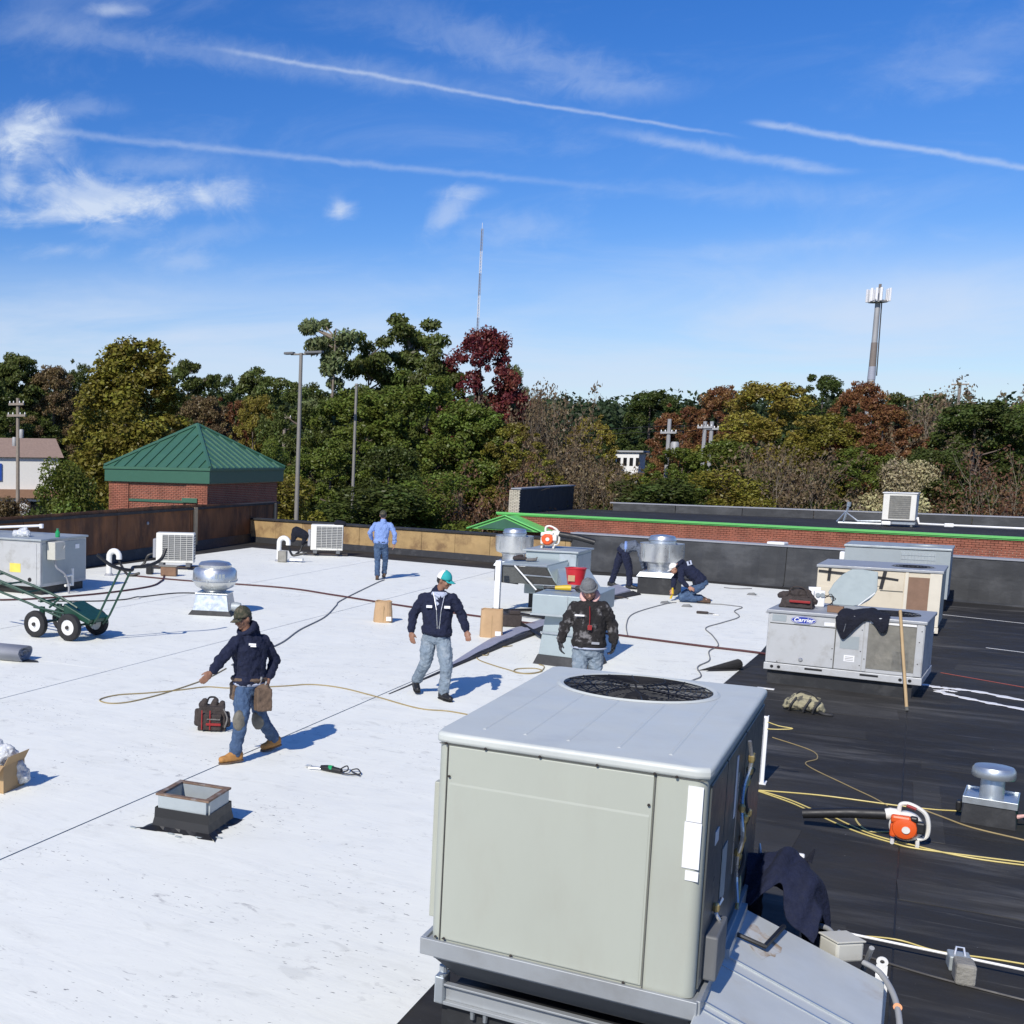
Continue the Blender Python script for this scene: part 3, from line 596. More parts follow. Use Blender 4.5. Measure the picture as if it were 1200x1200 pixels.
m_ = MB(); m_.b2(tx0+0.015, tx1-0.015, ty0+0.015, ty1-0.015, fz, ez-0.002); m_.build('fascia', 'fascia_green', tr, world=True)
m_ = MB(); m_.b2(tx0-0.03, tx1+0.03, ty0-0.03, ty1+0.03, ez-0.10, ez-0.004); m_.build('gutter', 'turret_green', tr, world=True, bevel=0.01)
for a, b in ((0, 1), (1, 2), (2, 3), (3, 0)):
    A_, B_ = c4[a], c4[b]; e = (B_-A_); ln = e.length; e.normalize(); mid_ = (A_+B_)/2; up_ = (ap-mid_); nrm = e.cross(up_).normalized()
    n_ = max(7, int(ln/0.46)); 
    for i in range(1, n_):
        t = i/n_; P0 = A_+e*ln*t; s_ = 1-abs(2*t-1); P1 = P0+up_*s_*0.985
        w = e*0.016; h = nrm*0.045
        m_ = MB(); m_.add([P0-w, P0+w, P1+w, P1-w, P0-w+h, P0+w+h, P1+w+h, P1-w+h], [(3, 2, 1, 0), (4, 5, 6, 7), (0, 1, 5, 4), (1, 2, 6, 5), (2, 3, 7, 6), (3, 0, 4, 7)])
        m_.build('standing_seam', 'turret_green', tr, world=True)
for c in c4:
    m_ = MB(); m_.tube([c+Vector((0, 0, 0.02)), ap+Vector((0, 0, 0.03))], 0.075, 6); m_.build('hip_cap', 'turret_green', tr, world=True)
m_ = MB(); m_.lathe([(0.16, -0.1), (0.12, 0.03), (0.001, 0.10)], 8, c=tuple(ap)); m_.build('peak_cap', 'turret_green', tr, world=True)
front = Matrix.Translation((0, ty0+0.20, 0)); right = Matrix.Translation((tx1-0.20, 0, 0)) @ Matrix.Rotation(R(90), 4, 'Z')
inv = wmat(tr).inverted()
bricks('brickwork', tx0+0.2, tx1-0.2, 0.2, fz-0.02, 'brick_red', tr, inv @ front, dp=0.02)
bricks('brickwork', ty0+0.2, ty1-0.2, 0.2, fz-0.02, 'brick_red', tr, inv @ right, dp=0.02)
for xa in (tx0+0.15, tx1-1.05):     # raised corner piers
    bricks('brick_pier', xa, xa+0.9, 0.2, fz-0.02, 'brick_red', tr, inv @ Matrix.Translation((0, ty0+0.15, 0)), dp=0.03)
m_ = MB(); m_.b2(tx0+1.05, tx1-1.05, ty0+0.14, ty0+0.21, 1.36, 1.45); m_.build('lintel', 'fascia_green', tr, world=True)
m_ = MB(); m_.b2(tx1-1.2, tx1-0.55, ty0+0.05, ty0+0.14, 1.38, 1.55); m_.build('downspout_head', 'turret_green', tr, world=True, bevel=0.01)

# ---- neighbouring building -------------------------------------------------------------
def gy(x): return 58.2-0.206*(x+16.9)
nb = thing('neighbour_building', 'low brick building behind ours with lime green edging and a black flat roof', 'building', (-2, 64, GZ))
X0, X1 = -16.9, 22.0; s_ang = math.atan(-0.206)
m_ = MB(); m_.prism([(X0+0.1, gy(X0)+0.06), (X1, gy(X1)+0.06), (X1, 70.5), (X0+0.1, 74.5)], GZ, 0.02); m_.build('wall', 'mortar', nb, world=True)
m_ = MB(); m_.hexa([(X0+0.05, gy(X0)+0.1, 0.2), (X1, gy(X1)+0.1, 0.2), (X1, 70.0, -0.05), (X0+0.05, 74.2, -0.05)], [(X0+0.05, gy(X0)+0.1, 0.46), (X1, gy(X1)+0.1, 0.46), (X1, 70.0, 0.16), (X0+0.05, 74.2, 0.16)]); m_.build('roof', 'roof_black', nb, world=True)
fr = inv2 = wmat(nb).inverted() @ Matrix.Translation((X0, gy(X0), 0)) @ Matrix.Rotation(s_ang, 4, 'Z')
LN = (X1-X0)/math.cos(s_ang)
bricks('brickwork', 0.0, LN, -1.35, 0.44, 'brick_red', nb, fr @ Matrix.Translation((0, 0.06, 0)), bw=0.23, bh=0.085, dp=0.03)
m_ = MB(); m_.b2(-0.06, LN, -0.02, 0.40, 0.41, 0.53, mtx=fr); m_.build('edge_trim', 'fascia_lime', nb)
m_ = MB(); m_.b2(-0.08, LN, -0.06, 0.0-0.022, 0.46, 0.545, mtx=fr); m_.build('drip_edge', 'fascia_lime', nb)
m_ = MB()     # small lime gable over the corner
m_.add([(-0.9, -1.2, -0.25), (2.9, -1.2, -0.25), (1.0, -1.2, 0.42), (-0.9, 0.26, -0.25), (2.9, 0.26, -0.25), (1.0, 0.26, 0.42)], [(0, 1, 2), (5, 4, 3), (0, 2, 5, 3), (2, 1, 4, 5), (0, 3, 4, 1)], mtx=fr)
g_ = m_.build('gable', 'fascia_lime', nb)
for a, b in (((-0.95, -1.24, -0.26), (1.0, -1.24, 0.44)), ((2.95, -1.24, -0.26), (1.0, -1.24, 0.44))):
    m_ = MB(); m_.tube([fr @ Vector(a), fr @ Vector(b)], 0.045, 4); m_.build('rake_trim', 'turret_green' if a[0] > 5 else 'fascia_lime', nb)
m_ = MB(); m_.prism([(-0.4, -0.2), (2.4, -0.2), (1.0, 0.30)], 0, 0.02, mtx=fr @ Matrix.Translation((0, -1.225, 0)) @ Matrix.Rotation(R(90), 4, 'X')); m_.build('gable_panel', 'turret_green', nb)
# far parapet of that building
x = X0+2.2; k = 0
while x < X1-0.2:
    x2 = min(x+3.4, X1); pyy = lambda q: 73.2-0.10*(q+14)
    m_ = MB(); m_.hexa([(x, pyy(x), -0.1), (x2-0.03, pyy(x2), -0.1), (x2-0.03, pyy(x2)+0.3, -0.1), (x, pyy(x)+0.3, -0.1)],
                       [(x, pyy(x)+0.03*(k % 2), 0.58), (x2-0.03, pyy(x2)+0.03*(k % 2), 0.56), (x2-0.03, pyy(x2)+0.3, 0.56), (x, pyy(x)+0.3, 0.58)])
    m_.build('parapet_panel', 'black_wall', nb, world=True); x = x2; k += 1
m_ = MB(); m_.hexa([(X0+2, 73.4, 0.585), (X1, 69.5, 0.585), (X1, 69.95, 0.585), (X0+2, 73.85, 0.585)], [(X0+2, 73.4, 0.64), (X1, 69.5, 0.64), (X1, 69.95, 0.64), (X0+2, 73.85, 0.64)]); m_.build('coping', 'membrane_grey', nb, world=True)
# raised black wall running away from the lime edge, pale brick end
m_ = MB(); m_.hexa([(-16.75, 59.9, 0.3), (-16.35, 59.9, 0.3), (-16.9, 73.2, 0.1), (-17.3, 73.2, 0.1)], [(-16.75, 59.9, 1.60), (-16.35, 59.9, 1.60), (-16.9, 73.2, 1.52), (-17.3, 73.2, 1.52)]); m_.build('raised_wall', 'penthouse_black', nb, world=True)
m_ = MB(); m_.hexa([(-16.80, 59.8, 1.605), (-16.30, 59.8, 1.605), (-16.85, 73.3, 1.525), (-17.35, 73.3, 1.525)], [(-16.80, 59.8, 1.67), (-16.30, 59.8, 1.67), (-16.85, 73.3, 1.59), (-17.35, 73.3, 1.59)]); m_.build('raised_coping', 'membrane_grey', nb, world=True)
bricks('pale_brick_pier', -16.86, -16.34, 0.30, 1.60, 'brick_pale', nb, wmat(nb).inverted() @ Matrix.Translation((0, 59.87, 0)), dp=0.10)
TREES = [   # kind, x, y, top above roof level, crown width, foliage, label
    ('oval', -36.3, 55.1, 8.9, 7.0, 'olive', 'large olive and yellow broadleaf tree filling the view left of the green pyramid roof'),
    ('pine', -88.1, 108.8, 13.7, 6.9, 'pine', 'tall layered pine at the far left edge above the brown roofed shop'),
    ('broad', -84.3, 111.8, 12.5, 6.1, 'brown', 'dull brown tree between the left edge pine and the big olive tree'),
    ('broad', -84.8, 117.6, 13.1, 5.3, 'dkgreen', 'dark green tree top just left of the big olive tree'),
    ('broad', -84.4, 109.2, 6.6, 5.9, 'dkgreen', 'dark tree behind the shop roof beside the double crossarm utility pole'),
    ('shrub', -33.1, 45.2, 2.6, 2.5, 'green', 'green bush in front of the big olive tree at left'),
    ('shrub', -37.7, 46.7, 0.7, 2.1, 'brown', 'brown hedge bush below the shop at the left edge'),
    ('pineround', -63.7, 107.5, 12.2, 5.1, 'pine', 'round topped pine on the skyline above the left slope of the green roof'),
    ('broad', -62.9, 113.7, 11.2, 4.6, 'dkgreen', 'dark green tree on the skyline above the turret peak'),
    ('pineround', -53.5, 105.2, 11.1, 5.2, 'pine', 'pine on the skyline just left of the twin headed light pole'),
    ('broad', -45.9, 79.8, 7.2, 4.6, 'brown', 'thin brown tree rising behind the turret peak'),
    ('broad', -45.8, 84.3, 7.0, 4.2, 'rust', 'dark red leaved tree behind the right slope of the turret roof'),
    ('broad', -38.7, 74.6, 6.9, 3.2, 'yellow', 'bright yellow green tree right of the turret peak'),
    ('shrub', -32.1, 64.4, 3.8, 2.5, 'green', 'green bush at the right corner of the turret roof'),
    ('pinetall', -35.7, 80.4, 12.7, 3.8, 'pinelt', 'tall open pine with pale sparse crown right of the light pole head'),
    ('broad', -34.1, 72.4, 7.6, 4.7, 'pine', 'dense dark green tree behind the twin headed light pole'),
    ('pine', -34.7, 85.2, 11.6, 4.9, 'pine', 'bushy pine between the sparse pine and the tallest dark pine'),
    ('pinetall', -32.8, 88.1, 13.4, 5.1, 'pine', 'tallest dark pine with a rounded top in the centre clump'),
    ('pine', -29.4, 85.0, 10.2, 3.8, 'pine', 'shorter pine at the right shoulder of the tallest dark pine'),
    ('broad', -30.8, 73.8, 7.1, 6.1, 'green', 'broad green tree behind the thin single light pole'),
    ('broad', -26.3, 73.4, 7.8, 6.4, 'green', 'wide mid green tree below the tallest dark pine'),
    ('broad', -26.7, 86.0, 11.8, 5.6, 'burgundy', 'burgundy leaved tree standing out against the sky left of centre'),
    ('broad', -26.1, 92.4, 9.8, 2.6, 'pinelt', 'small pale sparse topped tree right of the burgundy tree'),
    ('broad', -23.2, 72.4, 6.1, 5.2, 'green', 'leafy green tree in front of the burgundy tree'),
    ('broad', -28.4, 64.0, 3.8, 4.4, 'green', 'low green tree between the two light poles'),
    ('broad', -25.3, 65.3, 3.5, 4.9, 'dkgreen', 'low dark green tree right of the thin single light pole'),
    ('broad', -20.7, 73.1, 5.0, 4.6, 'olive', 'olive tree left of the raised black wall on the next roof'),
    ('bare', -19.8, 65.0, 2.6, 5.1, 'redbrown', 'low reddish brown thicket of bare twigs behind the yellow plywood parapet'),
    ('bare', -23.1, 89.0, 7.9, 5.9, 'greybrown', 'bare grey brown tree right of the burgundy tree'),
    ('bare', -22.9, 80.8, 6.8, 5.1, 'greybrown', 'bare twiggy tree with rusty tint under the pale sparse topped tree'),
    ('shrub', -27.3, 55.7, 2.0, 3.5, 'olive', 'olive bush behind the foot of the twin headed light pole'),
    ('shrub', -23.0, 57.6, 1.5, 5.6, 'dkgreen', 'dark bush behind the man in the blue shirt'),
    ('shrub', -20.9, 60.5, 2.1, 4.4, 'green', 'green bush behind the middle of the yellow plywood parapet'),
    ('broad', -26.1, 147.7, 10.5, 7.6, 'dkgreen', 'rounded dark green tree breaking the skyline near the middle'),
    ('broad', -21.1, 95.7, 5.9, 3.9, 'yellow', 'yellow orange tree above the raised black wall on the next roof'),
    ('bare', -21.0, 85.5, 5.0, 5.6, 'greybrown', 'bare grey tree behind the raised black wall on the next roof'),
    ('broad', -16.8, 90.5, 2.0, 3.6, 'olive', 'small olive tree in front of the white building'),
    ('broad', -13.2, 85.0, 3.7, 4.4, 'green', 'green tree right of the white building and below the utility pole'),
    ('bare', -17.3, 82.2, 2.7, 4.4, 'greybrown', 'brown bare bush just behind the far end of the raised black wall'),
    ('broad', -17.9, 138.9, 10.4, 5.2, 'rust', 'rust coloured tree on the skyline left of the mottled yellow tree'),
    ('broad', -19.9, 128.5, 7.9, 5.0, 'rust', 'small rust coloured tree behind the single utility pole'),
    ('broad', -9.2, 97.6, 8.4, 6.7, 'yellow', 'large mottled yellow green tree with a wide crown right of centre'),
    ('broad', -7.5, 121.8, 10.3, 5.9, 'dkgreen', 'dark green tree on the skyline left of the cell tower'),
    ('broad', -4.2, 111.9, 9.1, 4.2, 'rust', 'rust red tree at the foot of the cell tower'),
    ('pineround', -0.9, 120.0, 8.6, 4.7, 'pine', 'low round pine just right of the cell tower foot'),
    ('broad', -5.1, 91.9, 5.9, 5.6, 'olive', 'olive and brown tree below the cell tower'),
    ('broad', -10.6, 85.3, 4.2, 4.9, 'green', 'bright green tree below the twin utility pole'),
    ('broad', -2.1, 92.0, 6.6, 5.1, 'rust', 'brown red tree right below the cell tower'),
    ('bare', 0.9, 104.0, 7.6, 5.5, 'greybrown', 'bare grey twig tree under the lone pole top at right'),
    ('bare', 4.3, 107.9, 8.7, 6.8, 'greybrown', 'bare grey twig tree on the skyline at the right edge'),
    ('broad', 2.8, 92.0, 6.7, 6.9, 'dkgreen', 'large dark glossy tree at right behind the condenser on the next roof'),
    ('bare', -6.6, 81.7, 3.8, 6.1, 'greybrown', 'thicket of bare brown twigs right of centre behind the next roof'),
    ('shrub', -0.7, 82.0, 3.1, 2.8, 'cream', 'pale cream leaved bush just behind the condenser on the next roof'),
    ('broad', -3.0, 83.9, 3.8, 4.6, 'green', 'green tree left of the condenser on the next roof'),
    ('broad', 0.8, 84.0, 3.8, 4.4, 'dkgreen', 'dark green bush like tree right of the condenser on the next roof'),
    ('bare', 4.0, 81.9, 3.5, 4.7, 'redbrown', 'reddish brown bare bush at the right edge behind the next roof'),
    ('shrub', -13.4, 78.9, 1.7, 5.7, 'dkgreen', 'dark green bush behind the low far parapet near the middle'),
    ('shrub', -9.7, 79.4, 2.3, 4.6, 'olive', 'olive bush behind the low far parapet'),
    ('broad', 5.8, 95.8, 7.1, 4.9, 'green', 'green tree cut by the right edge of the picture'),
    ('broad', -84.7, 98.6, 11.0, 8.2, 'dkgreen', 'dark tree just outside the left edge behind the shop'),
]
# ================================================================ VEGETATION
def np_mesh(name, V, F4, mt, var=None, parent=None):
    me = bpy.data.meshes.new(name); nv = len(V); nf = len(F4)
    me.vertices.add(nv); me.vertices.foreach_set('co', V.astype(np.float32).ravel())
    me.loops.add(nf*4); me.loops.foreach_set('vertex_index', F4.astype(np.int32).ravel())
    me.polygons.add(nf); me.polygons.foreach_set('loop_start', np.arange(0, nf*4, 4, dtype=np.int32))
    try: me.polygons.foreach_set('loop_total', np.full(nf, 4, dtype=np.int32))
    except Exception: pass
    if var is not None:
        a = me.attributes.new('var', 'FLOAT', 'FACE'); a.data.foreach_set('value', var.astype(np.float32))
    me.materials.append(M[mt]); me.update(calc_edges=True); me.validate(); return me
def leaves(centers, radii, counts, size, rng, flat=1.0, aspect=1.7, shell=0.55):
    Vs, va = [], []
    for c, r_, n in zip(centers, radii, counts):
        d = rng.normal(size=(n, 3)); d /= np.linalg.norm(d, axis=1)[:, None]
        rad = r_*(shell+(1.1-shell)*rng.random(n)**0.7)
        rr = np.stack([rad, rad, rad*flat], 1); p = c+d*rr
        nrm = d*0.75+rng.normal(size=(n, 3))*0.7; nrm[:, 2] += 0.25; nrm /= np.linalg.norm(nrm, axis=1)[:, None]
        t = np.cross(nrm, rng.normal(size=(n, 3))); t /= np.linalg.norm(t, axis=1)[:, None]; b = np.cross(nrm, t)
        s = size*(0.6+0.8*rng.random(n))[:, None]
        q = np.stack([p-t*s*aspect/2, p-b*s/2, p+t*s*aspect/2, p+b*s/2], 1)
        Vs.append(q.reshape(-1, 3)); va.append(np.clip(0.5+rng.normal(size=n)*0.16+rng.normal()*0.10, 0, 1))
    V = np.concatenate(Vs); n = len(V)//4
    return V, np.arange(n*4).reshape(n, 4), np.concatenate(va)
def trunk_mb(h, r0, limbs, rng, crown0):
    m_ = MB(); bend = rng.normal(size=2)*0.02
    pts = [(bend[0]*z*z/h, bend[1]*z*z/h, z) for z in np.linspace(0, h, 7)]
    m_.tube(pts, [r0*(1-0.8*i/6) for i in range(7)], 7)
    for i in range(limbs):
        z = crown0+(h*0.95-crown0)*rng.random(); a = rng.random()*6.28; l = 1.0+1.6*rng.random()*(1.1-z/h)*1.6
        p0 = Vector((0, 0, z)); p1 = p0+Vector((math.cos(a)*l*.5, math.sin(a)*l*.5, l*.25)); p2 = p0+Vector((math.cos(a)*l, math.sin(a)*l, l*.6))
        m_.tube([p0, p1, p2], [r0*.35, r0*.22, r0*.08], 5)
    return m_
# all templates are 1 m tall, 1 m wide; z 0 = foot
def tmpl(kind, seed):
    rng = np.random.default_rng(seed); H_ = 14.0; W = 7.0     # proportions used while shaping
    C, Rr, Cn = [], [], []
    if kind in ('broad', 'oval'):
        n = 230 if kind == 'broad' else 330
        lob = [(rng.random()*6.28, 0.2+0.7*rng.random(), 0.75+0.5*rng.random()) for _ in range(7)]
        for i in range(n):
            t = rng.random()**0.8; a = rng.random()*6.28
            z = 0.06+0.90*t
            if kind == 'broad': prof = math.sqrt(max(0.02, 1-((t-0.40)/0.62)**2))
            else: prof = 1.0-0.75*t**1.6
            w_ = 1.0
            for la, lt, lr in lob:
                dd = math.cos(a-la); w_ += 0.22*(lr-0.9)*math.exp(-((t-lt)/0.2)**2)*(dd > 0.3)*4*dd
            rad = W*0.5*prof*w_*(0.30+0.70*rng.random()**0.4)
            rc = (0.24+0.55*rng.random()**1.7)*(1.15-0.35*t)
            C.append((math.cos(a)*max(0, rad-rc*.4), math.sin(a)*max(0, rad-rc*.4), z*H_+0.2*rng.normal())); Rr.append(rc); Cn.append(int(640*rc*rc)+75)
        V, F, va = leaves(np.array(C), Rr, Cn, 0.10, rng, flat=0.85, shell=0.15)
        tr_ = trunk_mb(H_*0.86, 0.22, 9, rng, H_*0.25)
    elif kind in ('pine', 'pineround', 'pinetall'):
        lo = {'pine': 0.10, 'pineround': 0.35, 'pinetall': 0.30}[kind]; n = {'pine': 120, 'pineround': 80, 'pinetall': 52}[kind]
        for i in range(n):
            t = rng.random(); 
            if kind == 'pinetall': t = t**0.75
            lay = round(t*9)/9 if kind == 'pinetall' else t
            a = rng.random()*6.28; z = lo+(0.955-lo)*(0.35*t+0.65*lay)
            prof = math.sqrt(max(0.05, 1-((t-0.50)/0.60)**2)) if kind != 'pinetall' else (0.55+0.45*math.sin(lay*17+seed))*math.sqrt(max(0.10, 1-((t-0.62)/0.62)**2))
            rad = W*0.5*prof*(0.20+0.80*rng.random()**0.6); rc = 0.38+0.50*rng.random()
            C.append((math.cos(a)*max(0, rad-rc*.5), math.sin(a)*max(0, rad-rc*.5), z*H_+0.2*rng.normal()+0.05*rad)); Rr.append(rc); Cn.append(int(620*rc*rc)+80)
        V, F, va = leaves(np.array(C), Rr, Cn, 0.115, rng, flat=0.55, aspect=2.4, shell=0.3)
        tr_ = trunk_mb(H_*0.93, 0.20, 4, rng, H_*lo)
        for c in C[:24]: tr_.tube([(0, 0, c[2]-0.7), (c[0]*.6, c[1]*.6, c[2]-0.3), (c[0]*.95, c[1]*.95, c[2])], [0.07, 0.045, 0.02], 4)
    elif kind == 'shrub':
        for i in range(46):
            t = rng.random(); a = rng.random()*6.28; prof = math.sqrt(1-t*t*0.9)
            rad = W*0.5*prof*rng.random()**0.5; rc = 0.6+0.6*rng.random()
            C.append((math.cos(a)*rad*.9, math.sin(a)*rad*.9, (0.06+0.86*t)*H_)); Rr.append(rc); Cn.append(int(520*rc*rc)+100)
        V, F, va = leaves(np.array(C), Rr, Cn, 0.125, rng, flat=1.0)
        tr_ = trunk_mb(H_*0.7, 0.10, 8, rng, H_*0.1)
    else:   # bare: twigs and a thin scatter of dead leaves
        tr_ = MB(); tips = []
        def br(p, d, l, r_, dep):
            q = p+d*l; mid_ = p+d*l*.5+Vector(rng.normal(size=3)*l*.05)
            tr_.tube([p, mid_, q], [r_, r_*.8, r_*.6], 3 if dep < 3 else 5, caps=False)
            if dep == 0: tips.append(tuple(q)); return
            for i in range(3 if dep > 1 else 4):
                dd = (d+Vector(rng.normal(size=3))*0.46); dd.z += 0.12; dd.normalize(); br(q if i else mid_, dd, l*(0.62+0.2*rng.random()), r_*.6, dep-1)
        for i in range(5):
            a = i/5*6.28+rng.random(); br(Vector((0, 0, 0)), Vector((math.cos(a)*.32, math.sin(a)*.32, 1)).normalized(), H_*.30, 0.10, 4)
        tr_.tube([(0, 0, 0), (0, 0, H_*.3)], [0.16, 0.1], 6)
        cz = np.array(tips); C = cz[rng.integers(0, len(cz), 420)]; C[:, :2] *= 0.95
        low = C.copy(); low[:, 2] *= 0.2+0.7*rng.random(len(low)); C = np.concatenate([C, low])
        V, F, va = leaves(C, [0.75]*len(C), [12]*len(C), 0.15, rng, aspect=1.9, shell=0.1)
    sc = np.array([1/W, 1/W, 1/H_])
    if True:
        e = np.percentile(np.abs(V[:, :2]), 96); sc = np.array([0.5/e, 0.5/e, 1/np.percentile(V[:, 2], 99.3)])
    me = np_mesh(kind+'_crown', V*sc, F, 'leaf', va)
    tr_.v = [(p[0]*sc[0], p[1]*sc[1], p[2]*sc[2]) for p in tr_.v]
    mt = tr_.mesh(kind+'_trunk', 'bark_pale' if kind in ('bare', 'pinetall') else 'bark')
    return me, mt
TM = {k: [tmpl(k, s) for s in ss] for k, ss in dict(broad=(1, 2, 3, 4), oval=(5,), pine=(6, 7), pineround=(8, 9), pinetall=(10, 11), shrub=(12, 13, 14), bare=(15, 16, 17)).items()}
rt_ = random.Random(5); cnt_ = {}
for kind, x, y, top, w, colr, lab in TREES:
    i = cnt_.get(kind, 0); cnt_[kind] = i+1
    cm, tm = TM[kind][i % len(TM[kind])]; h = top-GZ
    nm = {'pine': 'pine_tree', 'pineround': 'pine_tree', 'pinetall': 'pine_tree', 'shrub': 'bush', 'bare': 'bare_tree'}.get(kind, 'broadleaf_tree')
    t = thing(nm, lab, 'bush' if kind == 'shrub' else 'tree', (x, y, GZ), rt_.random()*6.28, 'trees and bushes behind the roofs')
    kk = 1.30 if kind in ('broad', 'shrub', 'bare') else 1.12
    for pn, me in (('trunk', tm), ('crown', cm)):
        c = link(pn, me, t); c.scale = (w*kk, w*kk, h)
        if pn == 'crown':
            q = LEAFCOL[colr]; j = 1+0.12*(rt_.random()-.5); c.color = (q[0]*j, q[1]*j, q[2]*j, 1)
# green understory below the burgundy tree etc. is other trees; filler mass between the trunks:
rng = np.random.default_rng(77)
def band(name, lab, pts, zr, rad, n, per, size, colr, cat):
    C = []; 
    for i in range(n):
        k = rng.random()*(len(pts)-1); j = int(k); f = k-j
        p = np.array(pts[j])*(1-f)+np.array(pts[min(j+1, len(pts)-1)])*f
        hgt = zr[0]+(zr[1]-zr[0])*(0.5+0.5*math.sin(k*5.1)*math.sin(k*2.3+1))
        C.append((p[0]+rng.normal()*2.0, p[1]+rng.normal()*3.0, GZ+rng.random()*(hgt-GZ)))
    V, F, va = leaves(np.array(C), [rad*(0.6+0.8*rng.random()) for _ in C], [per]*n, size, rng, flat=0.85)
    o = link(name, np_mesh(name, V, F, 'leaf', va)); o.color = (*LEAFCOL[colr], 1); tag(o, lab, cat, kind='stuff'); return o
band('undergrowth', 'dark tangled undergrowth filling the gaps between the tree trunks', [(-48, 76), (-42, 82), (-34, 86), (-20, 93), (-4, 99), (18, 101)], (0.2, 2.6), 1.7, 560, 210, 0.21, 'brown', 'undergrowth')
band('hedge', 'dense green scrub at the foot of the trees behind the parapets', [(-48, 62), (-36, 68), (-26, 76), (-14, 84), (0, 86), (16, 84)], (-1.6, -0.2), 1.4, 420, 200, 0.19, 'dkgreen', 'scrub')
# distant woods on the horizon
def woods():
    C, Rd = [], []
    for i in range(640):
        az = R(-48+66*i/640+rng.normal()*0.3); d = 235+70*rng.random()
        x, y = math.sin(az)*d, math.cos(az)*d; topz = 17.6-3.0*max(0, (math.degrees(az)+38)/41)+rng.normal()*0.9+(d-235)*0.02-1.0
        rr = 2.6+1.8*rng.random(); C.append((x, y, topz-rr)); Rd.append(rr)
        C.append((x+rng.normal()*2, y-3, topz-rr*2.6)); Rd.append(rr*1.2); C.append((x+rng.normal()*2, y-6, topz-rr*4.6)); Rd.append(rr*1.3)
    V, F, va = leaves(np.array(C), Rd, [110]*len(C), 0.62, rng, flat=0.8, aspect=1.5)
    o = link('distant_woods', np_mesh('distant_woods', V, F, 'leaf', va)); o.color = (0.040, 0.062, 0.026, 1)
    tag(o, 'dark green distant woods forming the skyline behind the nearer trees', 'woods', kind='stuff')
woods()
hm = MB()    # rising wooded ground far behind
N_ = 40; vs = []; 
for i in range(N_+1):
    az = R(-60+90*i/N_)
    for d, z in ((205, GZ), (260, 6.0), (330, 9.5), (520, 6.0)): vs.append((math.sin(az)*d, math.cos(az)*d, z+0.8*math.sin(i*0.9)*(z > 0)))
hm.add(vs, [(i*4+q, i*4+q+1, (i+1)*4+q+1, (i+1)*4+q) for i in range(N_) for q in range(3)])
dm('hill_green', (0.035, 0.048, 0.02), 0.95, var=0.3, vscale=0.05); o = fixn(hm.build('hill', 'hill_green')); o['kind'] = 'structure'

# ================================================================ FAR BUILT THINGS
def light_pole(x, y, top, label, heads, r0=0.11):
    t = thing('light_pole', label, 'light pole', (x, y, GZ), 0, 'car park light poles')
    m_ = MB(); m_.tube([(0, 0, 0), (0, 0, (top-GZ)*.5), (0, 0, top-GZ)], [r0, r0*.85, r0*.65], 12); m_.build('pole', 'pole_grey', t, smooth=True)
    m_ = MB(); m_.box((0, 0, 0.25), (0.5, 0.5, 0.5)); m_.build('base', 'concrete', t, bevel=0.02)
    if heads:
        m_ = MB(); m_.tube([(-0.55, 0, top-GZ-0.05), (0.75, 0.3, top-GZ-0.05)], 0.045, 8); m_.build('arm', 'pole_grey', t)
        for s_, ln in ((-0.65, 0.50), (0.50, 0.60), (0.95, 0.35)):
            m_ = MB(); m_.box((s_, 0.05, top-GZ+0.01), (ln, 0.32, 0.12)); m_.build('lamp_head', 'grey_dark', t, bevel=0.03)
    else:
        m_ = MB(); m_.lathe([(r0, top-GZ-0.02), (r0*.6, top-GZ+0.06)], 10); m_.build('pole_cap', 'pole_grey', t)
light_pole(-25.7, 54.2, 8.10, 'tall grey light pole with twin lamp heads left of the tall pines', True, 0.13)
light_pole(-24.4, 58.1, 6.75, 'thinner bare topped light pole right of the twin headed pole', False, 0.10)

t = thing('cell_tower', 'grey monopole cell tower with white antenna panels on top at right', 'cell tower', (-6.8, 199.9, GZ))
hT = 27.0-GZ; tiers = [(0, 20.5, 'tower_grey', 0.52), (20.5, 22.3, 'mast_grey', .50), (22.3, 25.6, 'tower_brown', .44), (25.6, hT, 'tower_grey', .36)]
for a, b, m__, r_ in tiers:
    m_ = MB(); m_.tube([(0, 0, a), (0, 0, b)], [r_, r_*.90], 12); m_.build('pole_section', m__, t, smooth=True)
for k in range(3):
    a = k*2.094+0.35
    m_ = MB(); m_.tube([(0, 0, hT-1.6), (math.cos(a)*1.5, math.sin(a)*1.5, hT-1.6)], 0.09, 6); m_.build('arm', 'tower_grey', t)
    for q in (-0.55, 0.05, 0.6):
        cx_, cy_ = math.cos(a)*1.25-math.sin(a)*q, math.sin(a)*1.25+math.cos(a)*q
        m_ = MB(); m_.box((cx_, cy_, hT-0.9), (0.26, 0.32, 1.8), rz=a); m_.build('antenna_panel', 'mast_white', t, bevel=0.05)
m_ = MB(); m_.lathe([(1.2, hT-1.9), (1.2, hT-1.8)], 12); m_.build('platform_ring', 'tower_grey', t)
m_ = MB(); m_.tube([(0.1, 0, hT-1.8), (0.1, 0, hT+0.6)], 0.2, 6); m_.build('top_pipe', 'tower_brown', t)
m_ = MB(); m_.tube([(0.60, -0.1, 21), (0.46, -0.1, hT-2)], 0.08, 5); m_.build('cable_run', 'black_cord', t)

